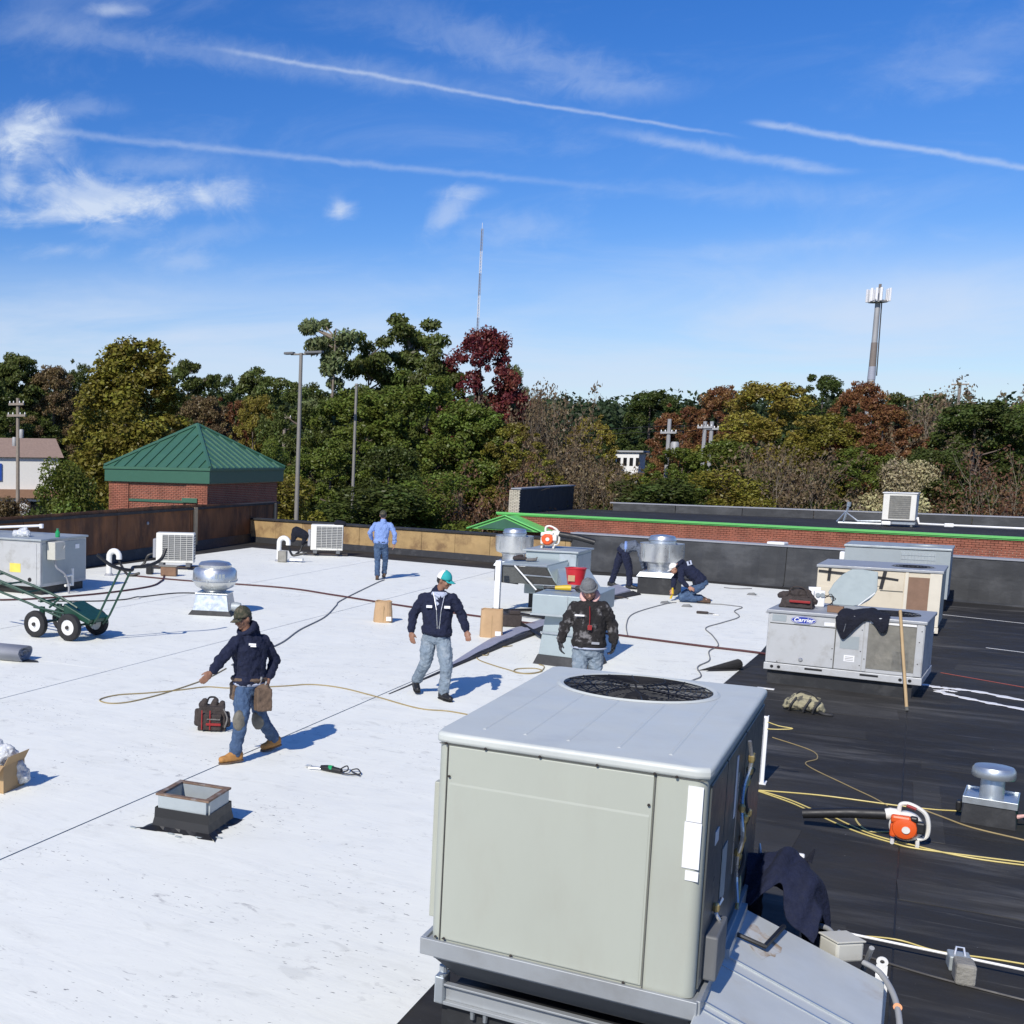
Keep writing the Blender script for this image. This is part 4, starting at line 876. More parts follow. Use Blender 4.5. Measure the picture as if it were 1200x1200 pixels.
t = thing('radio_mast', 'very thin banded radio mast rising into the sky left of centre', 'radio mast', (-270.4, 858.4, GZ))
zt = 161.4-GZ; nb_ = 7
for k in range(nb_):
    z0 = 60+(zt-60)*k/nb_; z1 = 60+(zt-60)*(k+1)/nb_
    m_ = MB()
    for q in range(3):
        a = q*2.094; m_.tube([(math.cos(a)*.75, math.sin(a)*.75, z0), (math.cos(a)*.75, math.sin(a)*.75, z1)], 0.20, 4)
    st = max(1, int((z1-z0)/2.0))
    for j in range(st):
        for q in range(3):
            a, b = q*2.094, (q+1)*2.094; za = z0+(z1-z0)*j/st; zb = z0+(z1-z0)*(j+1)/st
            m_.tube([(math.cos(a)*.75, math.sin(a)*.75, za), (math.cos(b)*.75, math.sin(b)*.75, zb)], 0.11, 3)
    m_.build('mast_section', 'mast_grey' if k % 2 == 0 else 'mast_white', t)
m_ = MB(); m_.tube([(0, 0, 0), (0, 0, 60)], 0.5, 6); m_.build('mast_base', 'mast_grey', t)
m_ = MB(); m_.tube([(0, 0, zt), (0, 0, zt+4)], 0.15, 4); m_.build('top_spike', 'mast_white', t)

def upole(x, y, top, label, arms, box=0, mt='pole_wood', sc=1.0):
    t = thing('utility_pole', label, 'utility pole', (x, y, GZ), 0, 'utility poles among the trees')
    m_ = MB(); m_.tube([(0, 0, 0), (0, 0, top-GZ)], [0.17*sc, 0.12*sc], 8); m_.build('pole', mt, t, smooth=True)
    for dz, w in arms:
        m_ = MB(); m_.box((0, -0.12, top-GZ-dz), (w, 0.12, 0.13)); c = m_.build('crossarm', mt, t)
        for q in (-0.45, -0.2, 0.2, 0.45):
            i_ = MB(); i_.lathe([(0.03, 0), (0.04, 0.05), (0.02, 0.12)], 6, c=(q*w, -0.12, top-GZ-dz+0.065)); i_.build('insulator', 'white_paint', c)
    for q in range(box):
        m_ = MB(); m_.lathe([(0.25*sc**3, 0), (0.27*sc**3, 0.1), (0.27*sc**3, 0.7*sc**2), (0.2*sc**3, 0.8*sc**2)], 10, c=((0.42 if q % 2 == 0 else -0.40)*sc*sc, 0, top-GZ-2.3-0.45*q)); m_.build('transformer', 'tower_grey', t, smooth=True)
upole(-43.9, 54.9, 6.2, 'utility pole with two crossarms and transformers in front of the far left shop', [(0.35, 1.1), (1.0, 1.35)], 2, sc=0.8)
upole(-14.2, 86.9, 5.8, 'single pale utility pole with a white transformer right of the white building', [(0.9, 1.0)], 1, 'tower_grey')
upole(-12.35, 89.2, 5.7, 'left pole of the close pair among the trees right of centre', [(0.4, 0.9)], 0, 'tower_grey')
upole(-11.95, 89.3, 5.7, 'right pole of the close pair with a white box right of centre', [(0.5, 0.9)], 1, 'tower_grey')
upole(2.5, 140.0, 10.7, 'lone pole top with a crossarm above the bare trees at right', [(0.2, 1.4)], 0)
upole(-43.9, 89.8, 6.2, 'small crossarm pole seen between the turret and the twin headed light pole', [(0.1, 1.3)], 0)
# shop at far left
t = thing('shop_building', 'white fronted shop with brown roof and blue sign panel at the far left edge', 'building', (-62.5, 77.0, GZ), 0.72)
m_ = MB(); m_.b2(-12, 4.1, 0, 9, 0, 8.6); m_.build('wall', 'shop_wall', t)
m_ = MB(); m_.hexa([(4.12, 0.1, 0), (4.2, 0.1, 0), (4.2, 9, 0), (4.12, 9, 0)], [(4.12, 0.1, 8.5), (4.2, 0.1, 8.5), (4.2, 9, 8.5), (4.12, 9, 8.5)]); m_.build('side_wall', 'shop_side', t)
m_ = MB(); m_.hexa([(-12.3, -0.3, 8.62), (4.5, -0.3, 8.62), (4.9, 9.3, 8.62), (-12.3, 9.3, 8.62)], [(-12.3, 2.2, 10.2), (4.0, 2.2, 10.2), (4.0, 6.5, 10.2), (-12.3, 6.5, 10.2)]); m_.build('roof', 'shop_roof', t)
m_ = MB(); m_.b2(-12, 4.15, -0.55, -0.02, 5.3, 6.0); m_.build('awning', 'shop_brown', t)
for i in range(6):
    m_ = MB(); m_.b2(-11+2.5*i, -9.2+2.5*i, -0.06, -0.01, 2.6, 5.0); w_ = m_.build('window', 'glass_dark', t)
    m_ = MB(); m_.b2(-11.1+2.5*i, -9.1+2.5*i, -0.09, -0.065, 5.02, 5.15); m_.build('frame', 'white_paint', w_)
m_ = MB(); m_.b2(-2.4, -0.6, -0.12, -0.02, 6.7, 8.1); sg = m_.build('sign', 'sign_blue', t)
text_mesh('sign_letter', 'n', 1.3, 'white_label', sg, Matrix.Translation((-1.3, -0.14, 7.4)) @ FRONT, 0.01, bold=0.03)
t = thing('roadside_sign', 'white and yellow roadside sign on posts in front of the far left shop', 'sign', (-52.3, 65.2, GZ), 0.7)
for q in (-0.9, 0.9): m_ = MB(); m_.tube([(q, 0, 0), (q, 0, 5.6)], 0.09, 6); m_.build('post', 'white_paint', t)
m_ = MB(); m_.box((0, 0, 5.0), (1.75, 0.2, 1.1)); m_.build('upper_panel', 'shop_wall', t)
m_ = MB(); m_.box((-0.2, -0.12, 3.6), (1.5, 0.2, 1.3)); m_.build('lower_panel', 'sign_yellow', t)
# white building glimpsed between trees
t = thing('white_building', 'small white building glimpsed between the trees near the middle', 'building', (-18.9, 99, GZ), 0.1)
m_ = MB(); m_.b2(-1.0, 0.7, 0, 6, 0, 9.6); m_.build('wall', 'white_paint', t)
m_ = MB(); m_.b2(-1.1, 1.0, -0.2, 6.2, 9.62, 9.75); m_.build('roof', 'shop_side', t)
for i in range(4):
    m_ = MB(); m_.b2(-0.85+.45*i, -0.6+.45*i, -0.05, -0.01, 8.6, 9.2); m_.build('window', 'glass_dark', t)
t = thing('parked_car', 'small pale car glimpsed on the car park below the far left shop', 'car', (-54.5, 66.5, GZ), 0.6)
m_ = MB(); m_.loft([((-2.1, 0, 0.6), (0, .8, 0), (0, 0, .25)), ((-1.4, 0, 0.68), (0, .88, 0), (0, 0, .38)), ((0, 0, 0.7), (0, .9, 0), (0, 0, .4)), ((1.5, 0, 0.7), (0, .88, 0), (0, 0, .38)), ((2.1, 0, .65), (0, .8, 0), (0, 0, .28))], 16); m_.build('body', 'car_silver', t, smooth=True)
m_ = MB(); m_.hexa([(-0.9, -.75, 1.0), (1.5, -.75, 1.0), (1.5, .75, 1.0), (-0.9, .75, 1.0)], [(-0.3, -.6, 1.5), (1.1, -.6, 1.5), (1.1, .6, 1.5), (-0.3, .6, 1.5)]); m_.build('cabin', 'glass_dark', t, bevel=0.05)
for a in (-1.3, 1.3):
    for b in (-.82, .82):
        m_ = MB(); m_.lathe([(.32, -.1), (.32, .1)], 16, mtx=Matrix.Translation((a, b, .32)) @ Matrix.Rotation(R(90), 4, 'X')); m_.build('wheel', 'tire', t)
# overhead wires
t = thing('overhead_wire', 'thin overhead wires strung between the poles among the trees', 'wire', (-30, 110, 4))
for z in (0, 0.35):
    m_ = MB(); m_.tube(spline([(-43.9, 89.8, 5.8+z), (-28, 90, 4.6+z), (-14.2, 87, 5.0+z), (-12.3, 89.3, 5.2+z), (2.5, 139, 9.6+z)], 8), 0.02, 3); m_.build('wire', 'black_cord', t, world=True)
# ================================================================ ROOFTOP EQUIPMENT
dm('side_shade', (0.085, 0.093, 0.092), 0.35, var=0.06, dirt=(0.05, 0.05, 0.05), dirt_amt=0.4)  # unit paint darkened: shade of the right side put into the colour
# ---- big rooftop unit in the foreground (world coordinates, front face at y = 5.3) ----
x0, x1, y0, y1, zb, zt = -1.765, -0.625, 5.30, 7.42, 0.99, 1.985
U = thing('rooftop_unit', 'large pale grey packaged rooftop air conditioner with round top fan grille, nearest the camera', 'air conditioner', ((x0+x1)/2, (y0+y1)/2, 0))
fcx, fcy, fr_ = -1.215, 6.97, 0.385
def plate_with_hole(xa, xb, ya, yb, z, th, cx, cy, r, n=64, rad=0.0):
    angs = sorted([2*math.pi*i/n for i in range(n)]+[math.atan2(b-cy, a-cx) % (2*math.pi) for a, b in ((xa, ya), (xb, ya), (xb, yb), (xa, yb))])
    vs = []
    for q in angs:
        c, s_ = math.cos(q), math.sin(q)
        tx = ((xb-cx)/c if c > 0 else (xa-cx)/c) if abs(c) > 1e-9 else 1e9; ty = ((yb-cy)/s_ if s_ > 0 else (ya-cy)/s_) if abs(s_) > 1e-9 else 1e9
        t = min(tx, ty)
        if rad:
            mx_, my_, hx, hy = (xa+xb)/2, (ya+yb)/2, (xb-xa)/2-rad, (yb-ya)/2-rad
            lo_, hi_ = 0.0, t
            for _ in range(24):
                md = (lo_+hi_)/2; ex = max(0, abs(cx+c*md-mx_)-hx); ey = max(0, abs(cy+s_*md-my_)-hy)
                if math.hypot(ex, ey) > rad: hi_ = md
                else: lo_ = md
            t = hi_
        vs += [(cx+c*t, cy+s_*t, z), (cx+c*r, cy+s_*r, z), (cx+c*t, cy+s_*t, z-th), (cx+c*r, cy+s_*r, z-th)]
    m_ = len(angs); fs = []
    for i in range(m_):
        j = (i+1) % m_; fs += [(4*i, 4*j, 4*j+1, 4*i+1), (4*i+2, 4*i+3, 4*j+3, 4*j+2), (4*i, 4*i+2, 4*j+2, 4*j), (4*i+1, 4*j+1, 4*j+3, 4*i+3)]
    return vs, fs
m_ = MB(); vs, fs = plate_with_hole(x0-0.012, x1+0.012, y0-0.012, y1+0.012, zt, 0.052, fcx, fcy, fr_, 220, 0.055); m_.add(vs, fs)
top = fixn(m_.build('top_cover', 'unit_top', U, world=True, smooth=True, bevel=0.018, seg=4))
# raised venturi ring and guard
m_ = MB()
for i in range(48):
    pass
m_.lathe([(fr_+0.03, 0.001), (fr_+0.015, 0.010), (fr_-0.004, 0.006), (fr_-0.006, -0.01)], 64, c=(fcx, fcy, zt), caps=False)
m_.build('fan_ring', 'unit_top', U, smooth=True, world=True)
m_ = MB(); m_.lathe([(fr_-0.007, -0.008), (fr_-0.02, -0.05), (fr_-0.03, -0.34)], 64, c=(fcx, fcy, zt), caps=False); m_.build('fan_shroud', 'grey_dark', U, smooth=True, world=True)  # shroud wall coloured dark to deepen the shade in the well
m_ = MB(); m_.lathe([(0.002, -0.34), (fr_-0.02, -0.34)], 32, c=(fcx, fcy, zt), caps=False); m_.build('shade_floor', 'black', U, world=True)  # black disc painted as the shade at the bottom of the well
g = MB()
for k in range(13):
    r_ = 0.055+k*(fr_-0.062)/12; g.tube([(fcx+r_*math.cos(a), fcy+r_*math.sin(a), zt+0.012-0.010*(r_/fr_)**2) for a in np.linspace(0, 2*math.pi, 49)[:-1]], 0.0022, 4, closed=True)
for k in range(8):
    a = k*math.pi/4+0.25; g.tube([(fcx+0.05*math.cos(a), fcy+0.05*math.sin(a), zt+0.006), (fcx+fr_*math.cos(a), fcy+fr_*math.sin(a), zt+0.002)], 0.005, 5)
for k in range(8):
    a = k*math.pi/4+0.1; p_ = [(fcx+(0.12+(fr_-0.12)*t)*math.cos(a+0.5*t), fcy+(0.12+(fr_-0.12)*t)*math.sin(a+0.5*t), zt+0.010-0.008*t) for t in (0, .33, .66, 1)]
    g.tube(p_, 0.0045, 4)
g.build('fan_guard', 'black', U, world=True)
m_ = MB(); m_.lathe([(0.065, -0.30), (0.068, -0.06), (0.05, -0.035), (0.02, -0.02), (0.001, -0.018)], 24, c=(fcx, fcy, zt)); m_.build('fan_motor', 'black', U, smooth=True, world=True)
for k in range(3):
    a = k*2.094+0.4; vs = []
    for i in range(7):
        r_ = 0.07+i*0.045; sw = 0.30+0.25*i/6
        for s_ in (-1, 1): vs.append((fcx+r_*math.cos(a+s_*sw+i*0.03), fcy+r_*math.sin(a+s_*sw+i*0.03), zt-0.13+s_*0.045))
    m_ = MB(); m_.add(vs, [(2*i, 2*i+1, 2*i+3, 2*i+2) for i in range(6)]); b_ = m_.build('fan_blade', 'grey_dark', U, world=True)  # blades coloured dark as well, for the shade below the guard
    s_ = b_.modifiers.new('s', 'SOLIDIFY'); s_.thickness = 0.004
# pressed ribs running front to back
for i, xr in enumerate((-1.60, -1.415, -1.225, -1.01, -0.80)):
    segs = [(y0+0.16, y1-0.06)] if abs(xr-fcx) > fr_+0.04 else [(y0+0.16, fcy-math.sqrt(max(0.01, (fr_+0.05)**2-(xr-fcx)**2)))]
    for a, b in segs:
        m_ = MB(); m_.add([(xr-0.010, a, zt-0.001), (xr-0.003, a+0.01, zt+0.0035), (xr-0.003, b, zt+0.0035), (xr-0.010, b, zt-0.001), (xr+0.003, a+0.01, zt+0.0035), (xr+0.010, a, zt-0.001), (xr+0.010, b, zt-0.001), (xr+0.003, b, zt+0.0035)],
              [(0, 1, 2, 3), (1, 4, 7, 2), (4, 5, 6, 7), (0, 5, 4, 1)]); m_.build('rib', 'unit_top', U, world=True)
# cabinet: walls with rounded front corners
m_ = MB(); rr = 0.045
def rc_(cx, cy, a0, a1, n=6): return [(cx+rr*math.cos(a0+(a1-a0)*i/n), cy+rr*math.sin(a0+(a1-a0)*i/n)) for i in range(n+1)]
xi0, xi1, yi0, yi1 = x0+0.004, x1-0.004, y0+0.004, y1-0.004
out_ = rc_(xi0+rr, yi0+rr, math.pi, 1.5*math.pi)+rc_(xi1-rr, yi0+rr, 1.5*math.pi, 2*math.pi)+[(xi1, yi1), (xi0, yi1)]
n_ = len(out_); m_.add([(a, b, z) for z in (zb, zt-0.052) for a, b in out_], [(i, (i+1) % n_, n_+(i+1) % n_, n_+i) for i in range(n_)]+[tuple(range(n_-1, -1, -1))])
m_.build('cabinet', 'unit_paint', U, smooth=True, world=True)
m_ = MB(); m_.b2(x0+0.056, -0.832, y0-0.004, y0+0.0035, zb+0.012, 1.925); m_.build('front_panel', 'unit_paint', U, world=True, bevel=0.003)
m_ = MB(); m_.hexa([(x0+0.066, y0-0.0062, zb+0.018), (-0.842, y0-0.0062, zb+0.018), (-0.842, y0-0.0042, zb+0.018), (x0+0.066, y0-0.0042, zb+0.018)],
                   [(x0+0.066, y0-0.0062, 1.745), (-0.842, y0-0.0062, 1.745), (-0.842, y0-0.0042, 1.755), (x0+0.066, y0-0.0042, 1.755)]); m_.build('access_panel', 'unit_paint', U, world=True)
for xs in (x0+0.051, -0.827):
    m_ = MB(); m_.b2(xs-0.0022, xs+0.0022, y0-0.0055, y0+0.0035, zb+0.003, 1.93); m_.build('panel_gap', 'seam_dark', U, world=True)
m_ = MB(); m_.b2(x0+0.01, x1-0.01, y0-0.0015, y0+0.003, 1.9295, 1.9335); m_.build('panel_gap', 'seam_dark', U, world=True)
def screw(x, y, z, par, r=0.0062, ax='y', mt='screw'):
    m_ = MB(); rot = Matrix.Rotation(R(90), 4, 'X') if ax == 'y' else Matrix.Rotation(R(90), 4, 'Y')
    m_.lathe([(r, -0.001), (r, 0.004), (r*.6, 0.006)], 8, mtx=Matrix.Translation((x, y, z)) @ rot); return m_.build('screw', mt, par, world=True)
for xs in (x0+0.045, -1.54, -1.30, -1.06, -0.83, -0.745): screw(xs, y0-0.014, 1.938, U)
for xs, zs in ((x0+0.066, 1.785), (-0.845, 1.80), (x0+0.075, 1.01), (x0+0.036, 1.01), (-1.38, 1.003), (-0.90, 1.003)): screw(xs, y0-0.013, zs, U)
for zs0, zs1, xa, xb in ((1.755, 1.905, -0.70, -0.642), (1.555, 1.752, -0.705, -0.640), (1.503, 1.545, -0.690, -0.640)):
    m_ = MB(); m_.b2(xa, xb, y0-0.0015, y0+0.0035, zs0, zs1); m_.build('label_sticker', 'white_label', U, world=True)
# thin strip seen along the left side
m_ = MB(); m_.b2(x0-0.035, x0+0.002, y0+0.09, y0+0.14, 1.06, 1.72); m_.build('side_rail', 'unit_paint', U, world=True, bevel=0.004)
# right side, its shade put into the panel colour: access panels, stickers, wiring, gauge fittings
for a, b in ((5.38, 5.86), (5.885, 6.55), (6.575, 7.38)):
    m_ = MB(); m_.b2(x1-0.003, x1+0.006, a, b, zb+0.02, 1.90); m_.build('side_panel', 'side_shade', U, world=True, bevel=0.003)
for (y_, z_, w_, h_, mt_) in ((5.62, 1.62, .10, .06, 'white_label'), (5.95, 1.36, .16, .26, 'galv_dull'), (6.22, 1.70, .05, .30, 'white_label'), (6.3, 1.5, .03, .5, 'silver')):
    m_ = MB(); m_.box((x1+0.009, y_, z_), (0.003, w_, h_)); m_.build('side_sticker', mt_, U, world=True)
rnd = random.Random(4)
for k, (ya, za, zb_) in enumerate(((6.45, 1.88, 1.10), (6.52, 1.80, 1.06), (6.60, 1.70, 1.2), (5.75, 1.30, 1.02))):
    pts = [(x1+0.03+0.012*math.sin(i*2+k), ya+0.05*math.sin(i*1.3+k)-0.02*i, za+(zb_-za)*i/7) for i in range(8)]
    m_ = MB(); m_.tube(spline(pts, 5), 0.009, 6); m_.build('service_hose', ('silver', 'brass', 'black_cord', 'silver')[k], U, world=True)
    for i in (1, 3, 5):
        m_ = MB(); m_.lathe([(0.012, 0), (0.016, 0.01), (0.016, 0.03), (0.009, 0.04)], 8, c=(pts[i][0], pts[i][1], pts[i][2])); m_.build('hose_fitting', 'brass' if i % 2 else 'silver', U, world=True)
m_ = MB(); m_.box((x1+0.03, 5.62, 1.12), (0.06, 0.30, 0.20)); m_.build('switch_box', 'grey_dark', U, world=True, bevel=0.01)
# base rail
m_ = MB()
m_.b2(x0-0.03, x1+0.02, y0-0.035, y0-0.012, zb-0.072, zb+0.008); m_.b2(x0-0.03, x0-0.008, y0-0.012, y1+0.02, zb-0.072, zb+0.008)
m_.b2(x1+0.010, x1+0.03, y0-0.012, y1+0.02, zb-0.072, zb+0.008); m_.b2(x0-0.008, x1+0.010, y0-0.012, y1+0.02, zb-0.02, zb-0.004)
m_.build('base_rail', 'unit_rail', U, world=True, bevel=0.003)
m_ = MB(); m_.b2(x0+0.02, x1-0.0, y0+0.02, y1-0.02, zb-0.10, zb-0.075); m_.build('lower_flange', 'unit_rail', U, world=True)
# tapered curb adapter below
m_ = MB(); m_.hexa([(x0+0.10, y0+0.15, 0.77), (x1-0.06, y0+0.15, 0.77), (x1-0.06, y1-0.05, 0.77), (x0+0.10, y1-0.05, 0.77)], [(x0+0.02, y0+0.03, zb-0.102), (x1-0.01, y0+0.03, zb-0.102), (x1-0.01, y1-0.03, zb-0.102), (x0+0.02, y1-0.03, zb-0.102)]); m_.build('curb_adapter', 'grey_dark', U, world=True)
m_ = MB(); m_.tube([(x0+0.08, y0+0.10, 0.845), (x1-0.02, y0+0.10, 0.845)], 0.018, 8); m_.build('adapter_bead', 'grey_paint', U, world=True)
m_ = MB(); m_.b2(x0+0.05, x1-0.02, y0+0.085, y0+0.10, 0.67, 0.755); m_.b2(x0+0.05, x1-0.02, y0+0.055, y0+0.084, 0.655, 0.672); m_.b2(x0+0.05, x1-0.02, y0+0.055, y0+0.084, 0.748, 0.758); m_.build('curb_rail', 'unit_rail', U, world=True, bevel=0.002)
m_ = MB(); m_.b2(x0+0.02, x0+0.065, y0+0.05, y0+0.15, 0.655, 0.79); m_.build('rail_bracket', 'galv', U, world=True, bevel=0.006)
m_ = MB(); m_.lathe([(0.02, 0), (0.02, 0.03)], 10, c=(x0+0.045, y0+0.10, 0.80)); m_.build('lifting_lug', 'galv', U, world=True)
for q in (0.20, 0.26):
    m_ = MB(); m_.lathe([(0.010, -0.04), (0.012, 0.0)], 6, c=(x0+q, y0+0.075, 0.652)); m_.build('bolt', 'galv', U, world=True)
m_ = MB(); m_.b2(x0+0.07, x1-0.04, y0+0.104, y1-0.06, 0.0, 0.70); m_.build('curb', 'curb_black', U, world=True)
m_ = MB(); m_.b2(x0+0.04, x0+0.066, y0+0.12, y1-0.1, 0.0, 0.64); m_.build('curb_membrane', 'curb_black', U, world=True)

# ---- sheet metal duct on the right of the big unit ------------------------------------
D_ = thing('sheet_metal_duct', 'sloping galvanised sheet metal duct with a rust stain beside the big foreground unit', 'duct', (-0.3, 6.0, 0))
def dz(x): return 0.945-0.50*(x+0.60)*(0.9 if x < -0.3 else 1.0)
m_ = MB(); xa, xb, ya, yb = -0.615, 0.035, 4.6, 6.74
m_.hexa([(xa, ya, 0.005), (xb, ya, 0.005), (xb, yb, 0.005), (xa, yb, 0.005)], [(xa, ya, 0.92), (xb, ya, 0.675), (xb, yb, 0.675), (xa, yb, 0.92)]); m_.build('body', 'sheetmetal', D_, world=True)
m_ = MB(); m_.hexa([(xa, ya, 0.921), (xb+0.01, ya, 0.676), (xb+0.01, yb+0.01, 0.676), (xa, yb+0.01, 0.921)], [(xa, ya, 0.945), (xb+0.01, ya, 0.70), (xb+0.01, yb+0.01, 0.70), (xa, yb+0.01, 0.945)])
m_.build('top_sheet', 'sheetmetal', D_, world=True, bevel=0.004)
for yy in (5.35, 5.42, 5.9, 6.02):
    h = 0.012 if yy in (5.42, 6.02) else 0.006
    m_ = MB(); m_.hexa([(xa, yy, 0.944), (xb+0.01, yy, 0.699), (xb+0.01, yy+0.014, 0.699), (xa, yy+0.014, 0.944)], [(xa, yy, 0.944+h), (xb+0.01, yy, 0.699+h), (xb+0.01, yy+0.014, 0.699+h), (xa, yy+0.014, 0.944+h)]); m_.build('seam', 'galv', D_, world=True)
dm('rust_stain', (0.40, 0.30, 0.20), 0.7, var=0.3, vscale=9, dirt=(0.52, 0.54, 0.54), dirt_amt=0.95, dscale=9, dlo=0.38, dhi=0.58)
m_ = MB(); pts = []
for i in range(20):
    a = i/20*6.283; r_ = 1+0.22*math.sin(3*a+1)+0.13*math.sin(7*a); pts.append((-0.47+0.07*r_*math.cos(a)-0.02*math.sin(a), 6.42+0.17*r_*math.sin(a)))
m_.add([(p[0], p[1], 0.946-0.3769*(p[0]+0.615)+0.0015) for p in pts], [tuple(range(20))]); m_.build('rust_stain', 'rust_stain', D_, world=True)
m_ = MB(); m_.b2(-0.60, -0.57, 6.0, 6.70, 0.93, 0.98); m_.build('edge_angle', 'galv', D_, world=True)
m_ = MB(); m_.tube([(-0.585, 6.3, 0.955), (-0.45, 6.3, 0.92), (-0.40, 6.68, 0.905)], 0.012, 6); m_.build('strap', 'black', D_, world=True)

# ---- jacket hanging on the unit corner / duct ------------------------------------------
def cloth(name, label, loc, lump, mt, group=None, voxel=0.012, disp=0.035, dsize=0.09, rz=0.0, cat='jacket'):
    t = thing(name, label, cat, loc, rz, group)
    mb_ = MB()
    for a, b, ra, rb in lump: mb_.capsule(a, b, ra, rb, 10)
    skin('body', mb_, mt, t, voxel, 2, disp, dsize); return t
j = drape('jacket', 'dark navy jacket slumped over the top of the sheet metal duct by the big unit', [
    [(-.26, .20, .86), (-.25, .12, 1.05), (-.24, .0, 1.08), (-.25, -.10, .98), (-.25, -.16, .91)],
    [(-.20, .22, .92), (-.18, .13, 1.10), (-.15, .0, 1.13), (-.17, -.12, 1.03), (-.19, -.20, .93)],
    [(-.10, .24, .90), (-.08, .14, 1.12), (-.07, .02, 1.15), (-.07, -.08, 1.10), (-.075, -.13, 1.05)],
    [(.02, .22, .80), (.02, .12, 1.09), (.01, .0, 1.12), (-.01, -.12, 1.0), (-.03, -.20, .88)],
    [(.12, .18, .66), (.09, .08, .98), (.07, -.04, 1.05), (.06, -.14, .93), (.05, -.22, .83)],
    [(.16, .10, .55), (.13, .02, .84), (.11, -.10, .92), (.11, -.17, .84), (.10, -.23, .79)]], 'navy', (-.37, 7.05, 0), fold=.014, freq=17)
mb_ = MB(); mb_.capsule((-.18, .02, 1.02), (.02, .0, 1.05), .05, .05); mb_.capsule((0, 0, 1.03), (.08, -.06, .88), .055, .045); mb_.capsule((-.2, 0, 1.0), (-.2, .05, .8), .04, .04); mb_.capsule((.05, .05, 1.0), (.08, .05, .6), .05, .04); skin('lining', mb_, 'navy_dark', j, .012, 1, .02, .06)
m_ = MB(); m_.box((-0.01, 0.10, 1.145), (0.045, 0.03, 0.025)); m_.build('label_patch', 'white_label', j, bevel=0.008)
m_ = MB(); m_.tube([(0.03, 0.10, 1.12), (0.055, 0.12, 1.19)], [0.022, 0.004], 6); m_.build('collar_tip', 'navy_dark', j)
m_ = MB(); m_.tube([(-0.19, 0.10, 1.05), (-0.205, 0.12, 1.17)], [0.02, 0.005], 6); m_.build('zipper_end', 'silver', j)

# ---- junction box, flexible conduit, pipe on block -------------------------------------
t = thing('junction_box', 'beige electrical junction box at the far edge of the sheet metal duct', 'electrical box', (-0.15, 6.86, -0.03), 0.72)
m_ = MB(); m_.box((0, 0, 0.82), (0.15, 0.13, 0.10)); m_.build('box', 'box_beige', t, bevel=0.012)
m_ = MB(); m_.box((0, 0, 0.876), (0.16, 0.14, 0.010)); m_.build('lid', 'box_beige', t, bevel=0.004)
m_ = MB(); m_.box((0.02, 0.0, 0.36), (0.04, 0.04, 0.72)); m_.build('stand', 'galv_dull', t)
t = thing('flexible_conduit', 'grey flexible conduit curving down from the junction box to the bottom edge', 'conduit', (-0.1, 6.8, 0))
m_ = MB(); m_.tube(spline([(-0.32, 7.1, 0.80), (-0.22, 7.02, 0.82), (-0.18, 6.92, 0.80)], 8), 0.014, 10); m_.build('upper_run', 'conduit', t, world=True, smooth=True)
m_ = MB(); m_.tube(spline([(-0.05, 6.80, 0.76), (0.03, 6.74, 0.74), (0.10, 6.55, 0.68), (0.13, 6.3, 0.55), (0.15, 6.0, 0.30), (0.15, 5.7, 0.05)], 8), 0.014, 10); m_.build('lower_run', 'conduit', t, world=True, smooth=True)
m_ = MB(); m_.lathe([(0.019, -0.010), (0.019, 0.010)], 12, mtx=Matrix.Translation((0.105, 6.53, 0.675)) @ Matrix.Rotation(R(70), 4, 'X')); m_.build('coupling', 'copper', t, world=True)
t = thing('lifting_bracket', 'small white steel eye bracket standing behind the edge of the sheet metal duct', 'bracket', (0.03, 6.98, 0.27)); t.scale = (.62, .62, .62)
m_ = MB(); N_ = 16; vs = []
for z_ in (0, 1):
    for i in range(N_): a = i/N_*6.283; vs.append((0.042*math.cos(a), z_*0.012, 0.72+0.042*math.sin(a)))
    for i in range(N_): a = i/N_*6.283; vs.append((0.017*math.cos(a), z_*0.012, 0.72+0.017*math.sin(a)))
fs = []
for i in range(N_):
    j_ = (i+1) % N_; fs += [(i, j_, N_+j_, N_+i), (2*N_+i, 3*N_+i, 3*N_+j_, 2*N_+j_), (i, 2*N_+i, 2*N_+j_, j_), (N_+i, N_+j_, 3*N_+j_, 3*N_+i)]
m_.add(vs, fs); m_.b2(-0.040, 0.040, 0.001, 0.013, 0.60, 0.69); m_.b2(-0.04, 0.05, -0.04, 0.02, -0.4, 0.60); fixn(m_.build('plate', 'white_paint', t))
t = thing('conduit_pipe', 'long straight white painted conduit pipe running right across the black roof', 'pipe', (0.5, 9.1, 0))
m_ = MB(); m_.tube([(-0.22, 9.16, 0.075), (3.2, 9.05, 0.075)], 0.009, 8); m_.build('pipe', 'white_paint', t, world=True, smooth=True)
m_ = MB(); m_.tube([(-0.02, 6.92, 0.80), (-0.08, 7.2, 0.45), (-0.16, 8.2, 0.12), (-0.22, 9.16, 0.075)], 0.013, 8); m_.build('feed_pipe', 'conduit', t, world=True, smooth=True)
for xx in (1.3, 2.4):
    m_ = MB(); m_.lathe([(0.02, -0.03), (0.02, 0.03)], 10, mtx=Matrix.Translation((xx, 9.10, 0.075)) @ Matrix.Rotation(R(90), 4, 'Y')); m_.build('coupling', 'emt', t, world=True)
t = thing('pipe_support', 'weathered block with metal strap holding up the conduit pipe on the black roof', 'pipe support', (0.46, 8.98, 0), 0.1)
m_ = MB(); m_.box((0, -0.10, 0.075), (0.11, 0.16, 0.14)); m_.build('block', 'block_grey', t, bevel=0.018)
m_ = MB(); m_.box((0, 0.12, 0.055), (0.12, 0.14, 0.10)); m_.build('strap', 'galv_dull', t, bevel=0.01)
